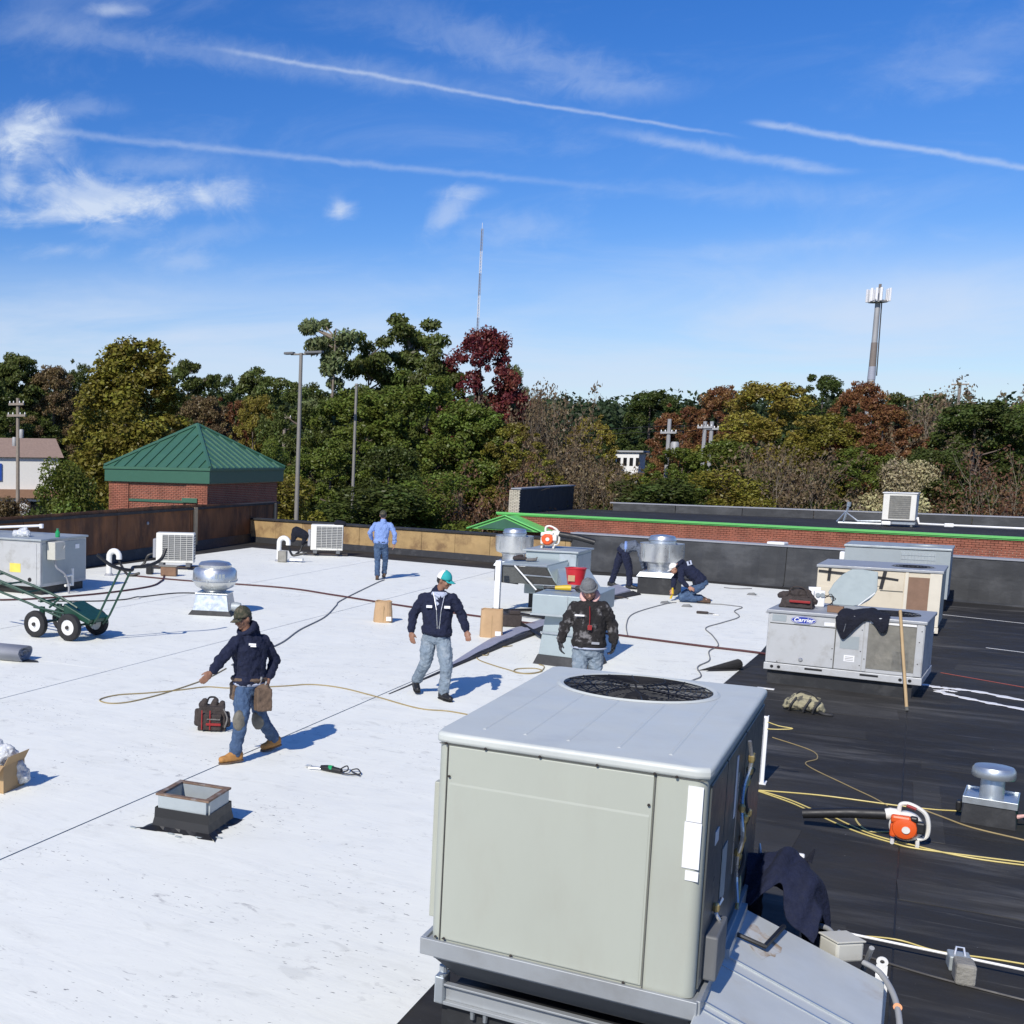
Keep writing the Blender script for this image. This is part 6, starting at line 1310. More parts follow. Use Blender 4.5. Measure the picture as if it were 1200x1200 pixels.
m_ = MB(); m_.b2(-4.90, -4.00, 18.83, 18.848, .80, .83); m_.b2(-4.36, -4.35, 18.835, 18.849, .83, 1.12); m_.build('plenum_flange', 'galv_dull', A_, world=True)
hx0_, hx1_, hy0_, hy1_ = -6.92, -5.87, 26.0, 27.35
m_ = MB(); m_.b2(hx0_, hx1_, hy0_, hy1_, .32, 1.23); m_.build('housing', 'galv_blue', A_, world=True, bevel=0.012)
m_ = MB(); m_.b2(-6.22, hx1_-.01, hy0_-.015, hy0_-.002, .40, 1.21); m_.build('housing_post', 'galv', A_, world=True)
m_ = MB(); m_.b2(hx1_+.001, hx1_+.012, hy0_+.08, hy1_-.08, .40, 1.18); m_.build('housing_door', 'galv_dull', A_, world=True, bevel=0.004)
m_ = MB(); m_.b2(hx0_-.05, hx1_+.04, hy0_-.05, hy1_+.05, 1.232, 1.27); m_.build('housing_roof', 'galv_dull', A_, world=True, bevel=0.006)
m_ = MB(); m_.hexa([(-4.86, 20.61, .83), (-4.24, 20.61, .83), (-5.60, 25.98, .60), (-6.25, 25.98, .60)], [(-4.86, 20.61, 1.11), (-4.24, 20.61, 1.11), (-5.60, 25.98, .92), (-6.25, 25.98, .92)]); m_.build('transition', 'galv_blue', A_, world=True)
for xx, yy in ((-6.8, 26.15), (-5.98, 27.2), (-6.8, 27.2), (-5.95, 24.9)):
    m_ = MB(); m_.b2(xx-.04, xx+.04, yy-.04, yy+.04, .014, .62 if yy < 25 else .33); m_.build('leg', 'black', A_, world=True)
# intake hood with slanted filters, open towards the camera
ax0, ax1, ay = -7.24, -6.27, 25.2
m_ = MB(); m_.hexa([(ax0, ay, .985), (ax1, ay, .985), (-6.04, 25.98, 1.05), (-6.95, 25.98, 1.05)], [(ax0, ay, 1.01), (ax1, ay, 1.01), (-6.04, 25.98, 1.09), (-6.95, 25.98, 1.09)]); m_.build('hood_roof', 'galv_blue', A_, world=True)
m_ = MB(); m_.hexa([(ax1+.20, ay+.02, .61), (ax1+.22, ay+.02, .61), (-5.98, 25.98, .50), (-6.0, 25.98, .50)], [(ax1+.0, ay, .984), (ax1+.02, ay, .984), (-6.02, 25.98, 1.049), (-6.04, 25.98, 1.049)]); m_.build('hood_cheek', 'galv_blue', A_, world=True)
m_ = MB(); m_.hexa([(ax0, ay+.05, .60), (ax0+.02, ay+.05, .60), (ax0+.2, 25.98, .50), (ax0+.18, 25.98, .50)], [(ax0, ay, .984), (ax0+.02, ay, .984), (ax0+.2, 25.98, 1.049), (ax0+.18, 25.98, 1.049)]); m_.build('hood_cheek', 'black', A_, world=True)
dm('filter_mesh', (0.055, 0.054, 0.05), 0.7, 0.2, var=0.3, vscale=30, bump=0.6, bscale=120); dm('filter_grey', (0.11, 0.115, 0.11), 0.7, 0.2, var=0.2, vscale=20, bump=0.6, bscale=120)
m_ = MB(); m_.hexa([(ax0+.07, ay+.06, .60), (ax0+.75, ay+.06, .60), (ax0+.75, ay+.08, .60), (ax0+.07, ay+.08, .60)], [(ax0+.07, ay+.02, .965), (ax0+.34, ay+.02, .965), (ax0+.34, ay+.04, .965), (ax0+.07, ay+.04, .965)]); m_.build('filter', 'filter_grey', A_, world=True)
m_ = MB(); m_.hexa([(ax0+.53, ay-.005, .80), (ax1+.10, ay-.005, .79), (ax1+.10, ay+.015, .79), (ax0+.53, ay+.015, .80)], [(ax0+.36, ay-.015, .965), (ax1-.02, ay-.015, .965), (ax1-.02, ay+.005, .965), (ax0+.36, ay+.005, .965)]); m_.build('filter', 'filter_mesh', A_, world=True)
m_ = MB(); m_.hexa([(ax0+.76, ay+.010, .61), (ax1+.22, ay+.010, .62), (ax1+.22, ay+.03, .62), (ax0+.76, ay+.03, .61)], [(ax0+.56, ay-.003, .77), (ax1+.11, ay-.003, .765), (ax1+.11, ay+.017, .765), (ax0+.56, ay+.017, .77)]); m_.build('filter', 'filter_mesh', A_, world=True)
for p_, q_ in (((ax0-.02, ay-.02, .985), (ax1+.02, ay-.02, .985)), ((ax0+.5, ay-.02, .79), (ax1+.12, ay-.02, .78)), ((ax0+.73, ay-.01, .60), (ax1+.24, ay-.01, .605))):
    m_ = MB(); m_.tube([p_, q_], .014, 4); m_.build('filter_rail', 'galv', A_, world=True)
m_ = MB(); m_.tube([(ax0+.33, ay-.05, .98), (ax0+.74, ay-.05, .56), (ax0+.80, ay-.05, .50)], .016, 6); m_.build('brace', 'white_paint', A_, world=True)
m_ = MB(); m_.b2(ax0+.77, ax0+.90, ay-.03, ay+.07, .014, .52); m_.build('leg', 'black', A_, world=True)
# black skid rails on the roof
m_ = MB(); m_.tube([(-7.0, 24.6, .07), (-5.4, 21.6, .07)], .04, 4); m_.build('skid_rail', 'black', A_, world=True)
m_ = MB(); m_.tube([(-7.0, 24.7, .07), (-6.2, 25.6, .07)], .035, 4); m_.tube([(-7.0, 24.55, .07), (-5.2, 23.9, .07)], .035, 4); m_.build('skid_rail', 'black', A_, world=True)
t = thing('support_post', 'white square post standing left of the filter hood next to the paper bag', 'post', (-7.12, 24.75, 0))
m_ = MB(); m_.b2(-.055, .055, -.055, .055, .10, 1.10); m_.build('post', 'white_paint', t, bevel=0.01)
m_ = MB(); m_.b2(-.10, .10, -.10, .10, .013, .10); m_.build('foot', 'black', t)
t = thing('timber_block', 'dark block lying under the filter hood right of the paper bag', 'block', (-6.35, 22.9, 0.013), 0.4)
m_ = MB(); m_.box((0, 0, .12), (.45, .25, .22)); m_.box((.1, 0, .27), (.2, .2, .08)); m_.build('block', 'bag_dark', t, bevel=0.02)
# things on top of the air unit
b_ = blower((-6.62, 26.7, 1.272), 0.05, 'white leaf blower with red disc standing on the air unit, black tube to the right', 0.55, 1.35)
for ch in b_.children:
    if ch.name.startswith('shroud') or ch.name.startswith('air_filter'): ch.data.materials[0] = M['cream_plastic']
    if ch.name.startswith('nozzle') or ch.name.startswith('tube'): ch.scale = (-1, 1, 1)
t = thing('bucket', 'red plastic bucket on top of the air unit behind the man in the grey beanie', 'bucket', (-4.72, 20.9, 1.10))
m_ = MB(); m_.lathe([(.12, 0), (.165, .27), (.175, .275), (.175, .29), (.158, .29), (.115, .02), (.001, .02)], 28); m_.build('body', 'red_bucket', t, smooth=True)
m_ = MB(); m_.box((-.03, -.148, .12), (.11, .012, .10)); m_.build('label_sticker', 'kraft', t)
m_ = MB(); m_.tube([(.17*math.cos(a), .17*math.sin(a), .27-.05*math.sin(a*1.0)) for a in np.linspace(3.3, 6.1, 10)], .004, 5); m_.build('handle', 'silver', t)
t = thing('heat_gun', 'yellow and black hot air hand tool lying on the front duct by the bucket', 'power tool', (-4.55, 19.45, 1.132), 0.2)
m_ = MB(); m_.tube([(-.14, 0, .05), (.02, 0, .06), (.10, 0, .06)], [.034, .045, .045], 12); m_.build('body', 'yellow_tool', t, smooth=True)
m_ = MB(); m_.tube([(-.14, 0, .05), (-.26, 0, .045), (-.30, .02, .045)], [.03, .018, .028], 10); m_.build('nozzle', 'black', t)
m_ = MB(); m_.tube(spline([(.10, 0, .06), (.16, .05, .05), (.24, 0, .04), (.20, -.06, .02), (.30, -.08, .02), (.36, 0, .03)], 6), .012, 6); m_.build('cord', 'black_cord', t)
m_ = MB(); m_.capsule((.2, .08, .05), (.42, .1, .05), .05, .04); m_.build('grip', 'bag_dark', t, smooth=True)
t = thing('work_gloves', 'dark work gloves and small drill left on the roof of the filter hood', 'tools', (-6.85, 25.5, 1.055), 0.1)
m_ = MB(); m_.capsule((-.15, 0, .05), (.05, .02, .05), .05, .04); m_.capsule((-.1, .0, .09), (-.02, .06, .1), .035, .03); m_.build('glove', 'bag_dark', t, smooth=True)
m_ = MB(); m_.capsule((.10, -.03, .03), (.26, 0, .04), .03, .035); m_.tube([(.26, 0, .05), (.30, 0, .09)], .02, 6); m_.build('drill', 'bag_grey', t, smooth=True)

# ---- mini split condensers ---------------------------------------------------------------
def mini(loc, rz, label, jacket=False):
    t = thing('condenser_unit', label, 'condenser', loc, rz, 'white mini split condensers')
    m_ = MB(); m_.b2(-.42, .42, -.17, .17, .17, .92); m_.build('cabinet', 'mini_white', t, bevel=0.02)
    m_ = MB(); m_.b2(-.28, .40, -.176, -.171, .24, .87); gb = m_.build('grille_back', 'grey_dark', t)
    for k in range(13): m_ = MB(); m_.b2(-.28, .40, -.190, -.180, .25+k*.049, .258+k*.049); m_.build('grille_bar', 'mini_white', t)
    for k in range(6): m_ = MB(); m_.b2(-.28+k*.135, -.272+k*.135, -.200, -.1905, .24, .87); m_.build('grille_bar', 'mini_white', t)
    for k in range(9): m_ = MB(); m_.b2(.422, .428, -.14, .14, .26+k*.07, .30+k*.07); m_.build('side_vent', 'grey_dark', t)
    m_ = MB(); m_.b2(-.50, -.425, -.10, .14, .28, .76); m_.build('service_cover', 'membrane_grey', t, bevel=0.02)
    for q in (-.3, .3): m_ = MB(); m_.b2(q-.05, q+.05, -.22, .22, .08, .168); m_.build('foot_rail', 'grey_dark', t)
    m_ = MB(); m_.b2(-.62, .55, -.10, .10, .03, .078); m_.build('mount_board', 'bag_dark', t)
    m_ = MB(); m_.tube(spline([(-.5, 0, .38), (-.62, -.02, .32), (-.70, -.04, .12), (-.8, -.1, .03)], 6), .03, 8); m_.build('refrigerant_line', 'black', t)
    return t
c1 = mini((-17.05, 28.3, 0.012), 0.42, 'white mini split condenser on block feet near the dark brown parapet at left'); c1.scale = (1.25, 1.25, 1.10)
for i, (dx, dy) in enumerate(((0.15, -1.6), (-0.55, -1.55))):
    t = thing('support_block', ('brown' if i == 0 else 'small black')+' support block on the white roof just in front of the left condenser', 'block', (-16.35+dx*0.9, 28.2+dy, 0.012), .3)
    m_ = MB(); m_.box((0, 0, .13), (.42 if i == 0 else .16, .22, .24)); m_.build('block', 'block_wood' if i == 0 else 'black', t, bevel=0.02)
    m_ = MB(); m_.box((0, 0, .265), (.46 if i == 0 else .2, .25, .025)); m_.build('cap', 'block_grey' if i == 0 else 'black', t)
c2 = mini((-15.6, 35.2, 0.012), 0.40, 'white mini split condenser with dark hoods over it by the tan plywood parapet'); c2.scale = (1.2, 1.25, 1.08)
t = thing('bag', 'black bag hanging over the left side of the condenser by the tan parapet', 'bag', (-16.45, 34.75, 0.06), .38)
mb_ = MB(); mb_.capsule((0, 0, .70), (.25, 0, .60), .17, .14); mb_.capsule((-.05, 0, .62), (-.12, 0, .40), .13, .06); mb_.capsule((.3, 0, .55), (.2, 0, .35), .08, .06); skin('body', mb_, 'navy_dark', t, 0.02, 2, 0.03, 0.1)
t = thing('cap', 'small black cap resting on top of the condenser by the tan parapet', 'cap', (-15.28, 35.25, 1.005), .28)
mb_ = MB(); mb_.capsule((0, 0, .05), (.18, 0, .03), .11, .10); skin('body', mb_, 'navy_dark', t, 0.02, 1, 0.02, 0.1)
def goose(loc, rz, label, h, box=False):
    t = thing('gooseneck_pipe', label, 'vent pipe', loc, rz, 'white gooseneck pipes')
    m_ = MB(); m_.tube([(-.14, 0, .01), (-.14, 0, h-.15)]+[(-.14*math.cos(a), 0, h-.15+.14*math.sin(a)) for a in np.linspace(0.2, 3.1416, 9)]+[(.14, 0, h-.22)], .075, 12); m_.build('pipe', 'pvc', t, smooth=True)
    m_ = MB(); m_.lathe([(.13, .0), (.09, .06)], 14, c=(-.14, 0, 0.0)); m_.build('boot', 'membrane_grey', t)
    m_ = MB(); m_.tube(spline([(.14, 0, h-.24), (.22, 0, h-.40), (.40, .02, h-.62), (.70, .05, .10)] if not box else [(.14, 0, h-.24), (.26, 0, h-.5), (.42, .02, .22), (.7, .05, .3)], 6), .035, 8); m_.build('hose', 'black', t)
    if box:
        m_ = MB(); m_.b2(-.10, .16, -.30, -.12, .01, .34); m_.build('side_box', 'block_grey', t, bevel=0.02)
        m_ = MB(); m_.b2(.2, .6, -.1, .1, .05, .12); m_.build('line_cover', 'white_paint', t)
    return t
goose((-17.35, 25.7, 0.01), 0.2, 'white curved gooseneck pipe right of the far left rooftop unit', .66)
goose((-15.75, 32.4, 0.01), 0.2, 'white curved pipe with a grey box at its foot near the tan parapet', .72, True)

# ---- left rooftop unit --------------------------------------------------------------------
Lu = thing('rooftop_unit', 'grey rooftop unit with a disconnect box and white pipes cut by the left edge', 'air conditioner', (-17.25, 21.9, 0), 0.05)
m_ = MB(); m_.b2(-2.3, .95, -.75, 0.95, .014, .18); m_.build('curb', 'black', Lu)
m_ = MB(); m_.b2(-2.4, .98, -.85, 1.05, .19, 1.22); m_.build('cabinet', 'carrier_grey', Lu, bevel=0.015)
m_ = MB(); m_.b2(-2.45, 1.02, -.89, 1.09, 1.222, 1.27); m_.build('top_cover', 'galv_dull', Lu, bevel=0.012)
m_ = MB(); m_.b2(.982, .990, -.78, 1.0, .26, 1.17); m_.build('side_panel', 'grey_paint', Lu, bevel=0.003)
m_ = MB(); m_.b2(-.9, .88, -.862, -.852, .26, 1.17); m_.build('front_panel', 'carrier_grey', Lu, bevel=0.003)
m_ = MB(); m_.b2(-1.0, .98, -.875, -.865, .20, .25); m_.build('base_rail', 'galv_dull', Lu)
m_ = MB(); m_.b2(.992, 1.22, -.62, -.20, .80, 1.20); db = m_.build('disconnect_box', 'box_beige', Lu, bevel=0.015)
m_ = MB(); m_.tube([(1.23, -.30, 1.05), (1.27, -.30, 1.12)], .012, 6); m_.build('handle', 'silver', db)
m_ = MB(); m_.tube(spline([(1.12, -.45, .80), (1.13, -.42, .62), (1.25, -.25, .45), (1.28, -.15, .2), (1.28, -.15, .02)], 6), .025, 8); m_.build('conduit', 'membrane_grey', Lu, smooth=True)
m_ = MB(); m_.tube([(1.15, .20, .15), (1.15, .20, .55)], .035, 8); m_.tube([(1.15, -.1, .40), (1.15, .2, .40)], .03, 8); m_.tube([(1.15, -.1, .18), (1.15, .15, .18)], .03, 8); m_.build('drain_pipe', 'pvc', Lu, smooth=True)
m_ = MB(); m_.b2(.994, .998, .55, .72, .98, 1.08); m_.build('label_sticker', 'white_label', Lu)
m_ = MB(); m_.b2(.15, .45, -.868, -.863, .50, .70); m_.build('label_sticker', 'sign_yellow', Lu)
for q in (-.55, .7): m_ = MB(); m_.lathe([(.05, 0), (.05, .006)], 12, mtx=Matrix.Translation((q, -.863, .35)) @ Matrix.Rotation(R(90), 4, 'X')); m_.build('knockout', 'black', Lu)
t = thing('plastic_bag', 'crumpled white plastic bag on top of the far left rooftop unit', 'plastic bag', (-17.15, 21.5, 1.275))
mb_ = MB(); mb_.capsule((-.1, 0, .05), (.2, .05, .07), .09, .08); mb_.capsule((0, .1, .12), (.1, .1, .16), .07, .05); skin('body', mb_, 'plastic_film', t, 0.015, 1, 0.06, 0.07)
t = thing('water_bottle', 'small green bottle standing on the corner of the far left rooftop unit', 'bottle', (-16.35, 21.9, 1.275))
m_ = MB(); m_.lathe([(.05, 0), (.055, .02), (.055, .11), (.03, .14), (.03, .17)], 14); m_.build('bottle', 'green_tool', t, smooth=True)
m_ = MB(); m_.lathe([(.034, .17), (.034, .20)], 12); m_.build('cap', 'turret_green', t)
t = thing('gas_pipe', 'thin pale pipe lying on top of the far left rooftop unit', 'pipe', (-17.5, 22.3, 1.30))
m_ = MB(); m_.tube([(-1.2, -.1, .07), (.15, .3, .16)], .03, 8); m_.lathe([(.05, 0), (.05, .1)], 8, c=(.15, .3, .10)); m_.build('pipe', 'mast_white', t)

# ---- green hand cart -----------------------------------------------------------------------
Ct = thing('hand_cart', 'dark green wheeled roofing cart with black tyres and white rims at left', 'cart', (-12.35, 16.9, 0.013), 0.0)
def wheel(x, y):
    m_ = MB(); Q = Matrix.Translation((x, y, .235)) @ Matrix.Rotation(R(90), 4, 'X')
    m_.lathe([(.135, -.06), (.19, -.068), (.225, -.05), (.235, 0), (.225, .05), (.19, .068), (.135, .06)], 32, mtx=Q, caps=False); w = m_.build('tyre', 'tire', Ct, smooth=True)
    m_ = MB(); m_.lathe([(.138, .045), (.13, .05), (.12, .02), (.05, .025), (.045, .055)], 28, mtx=Q); m_.build('rim', 'rim_white', w, smooth=True)
    m_ = MB(); m_.lathe([(.138, -.045), (.12, -.02), (.05, -.025)], 28, mtx=Q); m_.build('rim', 'rim_white', w, smooth=True)
    m_ = MB(); m_.lathe([(.035, .05), (.03, .085), (.001, .09)], 12, mtx=Q); m_.build('hub', 'hub_dark', w, smooth=True)
    for k in range(5):
        a = k*1.2566; q = MB(); q.lathe([(.012, .022), (.012, .032)], 8, mtx=Q @ Matrix.Translation((.085*math.cos(a), .085*math.sin(a), 0))); q.build('lug_nut', 'hub_dark', w)
for x, y in ((-.28, -.60), (.42, -.58), (-.28, .22), (.42, .24)): wheel(x, y)
m_ = MB()
for x in (-.28, .42): m_.tube([(x, -.6, .235), (x, .25, .235)], .022, 8)
m_.build('axle', 'cart_green', Ct)
m_ = MB()
for x in (-.28, .42):
    for y in (-.42, .08): m_.box((x+.0, y, .37), (.09, .05, .30))
m_.build('axle_bracket', 'cart_green', Ct)
m_ = MB(); m_.hexa([(.22, -.48, .44), (.75, -.48, .30), (.75, .12, .30), (.22, .12, .44)], [(.22, -.48, .62), (.80, -.48, .38), (.80, .12, .38), (.22, .12, .62)]); m_.build('deck', 'cart_green', Ct, bevel=0.02)
m_ = MB()
for y in (-.42, .06):
    m_.tube([(-1.9, y-.1, 1.12), (-.55, y, .72), (.30, y, .46), (.78, y, .28)], .024, 8); m_.tube([(-1.9, y-.1, .90), (-.6, y, .56), (.20, y, .34)], .022, 8)
m_.build('frame_rail', 'cart_green', Ct, smooth=True)
m_ = MB()
for k in range(5):
    t_ = k/4; m_.tube([(-1.5+1.6*t_, -.45, .98-.5*t_), (-1.5+1.6*t_, .08, .98-.5*t_)], .018, 6)
m_.build('cross_bar', 'cart_green', Ct)
m_ = MB()
for y in (-.36, 0.0): m_.tube([(.72, y, .26), (.86, y, .42), (1.32, y, 1.28)], .020, 8)
m_.build('handle_tube', 'cart_green', Ct, smooth=True)
m_ = MB(); m_.tube(spline([(1.02, -.62, 1.52), (1.18, -.50, 1.36), (1.32, -.36, 1.28), (1.42, -.18, 1.25), (1.34, 0.0, 1.28), (1.50, .2, 1.30), (1.62, .42, 1.40), (1.64, .55, 1.58)], 6), .030, 8); m_.build('handlebar', 'black', Ct, smooth=True)
m_ = MB(); m_.tube([(-.45, -.44, .50), (.2, -.44, .44), (.2, .08, .44)], .02, 6); m_.tube([(-.1, -.45, .52), (.15, -.45, .72), (.5, -.45, .56)], .02, 6); m_.build('cradle', 'cart_green', Ct)

# ---- loose things on the white roof ------------------------------------------------------------
t = thing('membrane_roll', 'grey roll of folded membrane on the white roof at the left edge', 'membrane roll', (-11.9, 14.2, 0.013), 0.18)
N_ = 26; prof = []
for i in range(N_):
    a = i/N_*6.283; r_ = .16+.02*math.sin(3*a); prof.append((r_*1.45*math.cos(a), max(-.118, r_*.82*math.sin(a))+.12))
m_ = MB(); vs = [(-1.6, p[0], p[1]) for p in prof]+[(-.3, p[0], p[1]*1.0) for p in prof]+[(.62, p[0]*.98, p[1]*(0.97)) for p in prof]
m_.add(vs, [(k*N_+i, k*N_+(i+1) % N_, (k+1)*N_+(i+1) % N_, (k+1)*N_+i) for k in range(2) for i in range(N_)]); o_ = m_.build('outer_layer', 'membrane_grey', t, smooth=True); s_ = o_.modifiers.new('s', 'SOLIDIFY'); s_.thickness = .014
m_ = MB(); pts = [(0.60, .15*(1-i/30)*1.3*math.cos(i*.45), .12+.12*(1-i/30)*.8*math.sin(i*.45)) for i in range(24)]
m_.add([p for p in pts]+[(p[0]-1.2, p[1], p[2]) for p in pts], [(i, i+1, 24+i+1, 24+i) for i in range(23)]); o_ = m_.build('inner_layer', 'membrane_grey', t, smooth=True); s_ = o_.modifiers.new('s', 'SOLIDIFY'); s_.thickness = .010
m_ = MB(); m_.prism([(.58, -.12), (.85, -.02), (.80, .06), (.60, .10)], 0.004, .016); m_.build('loose_end', 'curb_black', t)

t = thing('backpack', 'black and dark red tool backpack standing on the roof left of the hooded walker', 'backpack', (-6.72, 12.05, 0.013), 0.45); t.scale = (.9, .9, .95)
mb_ = MB(); mb_.hexa([(-.18, -.12, .01), (.18, -.12, .01), (.18, .12, .01), (-.18, .12, .01)], [(-.165, -.10, .30), (.165, -.10, .30), (.155, .10, .30), (-.155, .10, .30)]); mb_.capsule((-.12, 0, .30), (-.10, 0, .35), .06, .045); mb_.capsule((.02, 0, .30), (.04, 0, .365), .05, .04); mb_.capsule((.12, 0, .28), (.13, .02, .33), .05, .04); mb_.capsule((-.19, 0, .08), (-.19, 0, .22), .05, .04); mb_.capsule((.19, 0, .08), (.19, 0, .20), .05, .04)
mb_.box((0, -.135, .12), (.24, .06, .20)); skin('body', mb_, 'bag_dark', t, 0.010, 2, 0.02, 0.05)
for q in (-.125, -.02): m_ = MB(); m_.b2(q-.007, q+.007, -.185, -.166, .03, .27); m_.build('piping', 'red', t)
m_ = MB(); m_.b2(-.07, .12, -.19, -.172, .085, .115); m_.build('logo_strip', 'red', t, bevel=.004)
m_ = MB(); m_.b2(-.06, .11, -.186, -.17, .155, .17); m_.build('zip', 'bag_grey', t)
m_ = MB(); m_.tube(spline([(-.07, -.02, .34), (-.04, 0, .40), (.04, 0, .40), (.07, -.02, .35)], 5), .012, 6); m_.build('handle', 'black', t)
m_ = MB(); m_.tube(spline([(.15, -.1, .28), (.20, -.15, .18), (.17, -.15, .06)], 5), .012, 5); m_.build('strap', 'bag_grey', t)

t = thing('roof_curb', 'open square metal lined roof curb wrapped in torn black membrane in the foreground', 'roof opening', (-5.075, 8.80, 0.013), 0.10)
a, h = .225, .29
m_ = MB()
for s_ in (-1, 1):
    m_.b2(-a, a, s_*a-.02, s_*a+.02, .12, h); m_.b2(s_*a-.02, s_*a+.02, -a+.02, a-.02, .12, h)
m_.build('metal_frame', 'galv_dull', t)
m_ = MB()
for s_ in (-1, 1):
    m_.b2(-a-.025, a+.025, s_*a-.024, s_*a+.024, h, h+.018); m_.b2(s_*a-.024, s_*a+.024, -a+.024, a-.024, h, h+.018)
dm('rusty', (0.20, 0.13, 0.09), 0.8, 0.2, var=0.3, vscale=14, dirt=(0.35, 0.34, 0.32), dirt_amt=0.7, dscale=9); m_.build('rim', 'rusty', t, bevel=.003)
m_ = MB()
for s_ in (-1, 1):
    m_.b2(-a, a, s_*a*.91-.004, s_*a*.91+.004, .0, h-.005); m_.b2(s_*a*.91-.004, s_*a*.91+.004, -a*.9, a*.9, .0, h-.005)
m_.build('liner', 'galv_dull', t)
m_ = MB(); n_ = 10; zt_ = .185
for sx, sy in ((0, -1), (1, 0), (0, 1), (-1, 0)):
    vs = []
    for i in range(n_+1):
        u = -1+2*i/n_; fl = .05+.05*abs(u)**3+.02*math.sin(i*2.3+sx)
        e = a+.024
        for k, (off, z) in enumerate(((.003, zt_), (.006, .10), (.02, .03), (fl, .003))):
            p = (u*(e+ (off if abs(u) > .99 else 0)), -(e+off)) if sy == -1 else (e+off, u*(e+(off if abs(u) > .99 else 0))) if sx == 1 else (-u*(e+(off if abs(u) > .99 else 0)), e+off) if sy == 1 else (-(e+off), -u*(e+(off if abs(u) > .99 else 0)))
            vs.append((p[0], p[1], z))
    m_.add(vs, [(i*4+k, i*4+k+1, (i+1)*4+k+1, (i+1)*4+k) for i in range(n_) for k in range(3)])
m_.build('membrane_wrap', 'black', t, smooth=False)
m_ = MB(); m_.prism([(-.30, -.27), (-.20, -.33), (.03, -.30), (.03, -.26)], .002, .006); m_.prism([(-.40, -.34), (-.26, -.30), (-.26, -.26)], .002, .007); m_.prism([(-.31, -.05), (-.27, .05), (-.27, -.14)], .002, .007); m_.build('torn_flap', 'black', t)
for i, (x, y) in enumerate(((-.41, -.35), (-.05, -.345), (.04, -.39), (.20, -.32), (.35, -.24))):
    q = MB(); q.prism([(x-.03, y-.008), (x+.02, y-.012), (x+.03, y+.006), (x-.02, y+.01)], .003, .012); q.build('seam_plate', 'galv_dull', t)

t = thing('hot_air_welder', 'hand welder with black coiled cord lying alone on the white roof', 'power tool', (-4.78, 11.12, 0.013), 0.05)
m_ = MB(); m_.tube([(-.26, .04, .02), (-.14, .02, .025)], [.006, .008], 6); m_.hexa([(-.31, .02, .01), (-.25, .03, .01), (-.25, .05, .01), (-.31, .07, .01)], [(-.31, .02, .02), (-.25, .03, .03), (-.25, .05, .03), (-.31, .07, .02)]); m_.tube([(-.25, -.04, .02), (-.13, -.01, .02)], .007, 6); m_.build('nozzle', 'silver', t)
m_ = MB(); m_.tube([(-.13, .01, .03), (-.06, 0, .035), (.10, -.02, .03)], [.025, .034, .028], 12); m_.build('body', 'black', t, smooth=True)
m_ = MB(); m_.tube([(-.04, 0, .037), (.0, -.005, .037)], .0345, 12); m_.build('band', 'green_tool', t)
m_ = MB(); m_.tube(spline([(.10, -.02, .02), (.05, .10, .02), (.10, .14, .05), (.14, .05, .03), (.10, -.04, .02), (.20, -.05, .02), (.28, .03, .02), (.22, .12, .04), (.16, .10, .02), (.26, .0, .02), (.30, -.02, .015)], 6), .007, 6); m_.build('cord', 'black_cord', t)

t = thing('cardboard_box', 'open cardboard box with clear plastic film inside at the left edge', 'box', (-7.22, 8.72, 0.013), 0.12)
m_ = MB(); a = .19
m_.b2(-a, a, -a, -a+.006, 0, .27); m_.b2(-a, a, a-.006, a, 0, .27); m_.b2(-a, -a+.006, -a+.006, a-.006, 0, .27); m_.b2(a-.006, a, -a+.006, a-.006, 0, .27); m_.b2(-a+.006, a-.006, -a+.006, a-.006, 0, .006); m_.build('box', 'cardboard', t)
m_ = MB(); m_.hexa([(a, -a, .265), (a, a, .265), (a+.005, a, .265), (a+.005, -a, .265)], [(a+.05, -a, .36), (a+.05, a, .36), (a+.055, a, .36), (a+.055, -a, .36)]); m_.hexa([(-a, -a-.003, .265), (a, -a-.003, .265), (a, -a, .265), (-a, -a, .265)], [(-a, -a-.10, .21), (a, -a-.10, .21), (a, -a-.095, .20), (-a, -a-.095, .20)]); m_.build('flap', 'cardboard', t)
mb_ = MB(); mb_.capsule((-.1, 0, .25), (.08, .05, .33), .10, .09); mb_.capsule((.12, .1, .30), (.22, .12, .10), .05, .07); mb_.capsule((0, .1, .3), (-.05, .1, .42), .06, .03); skin('plastic_wrap', mb_, 'plastic_film', t, .012, 1, .07, .06)

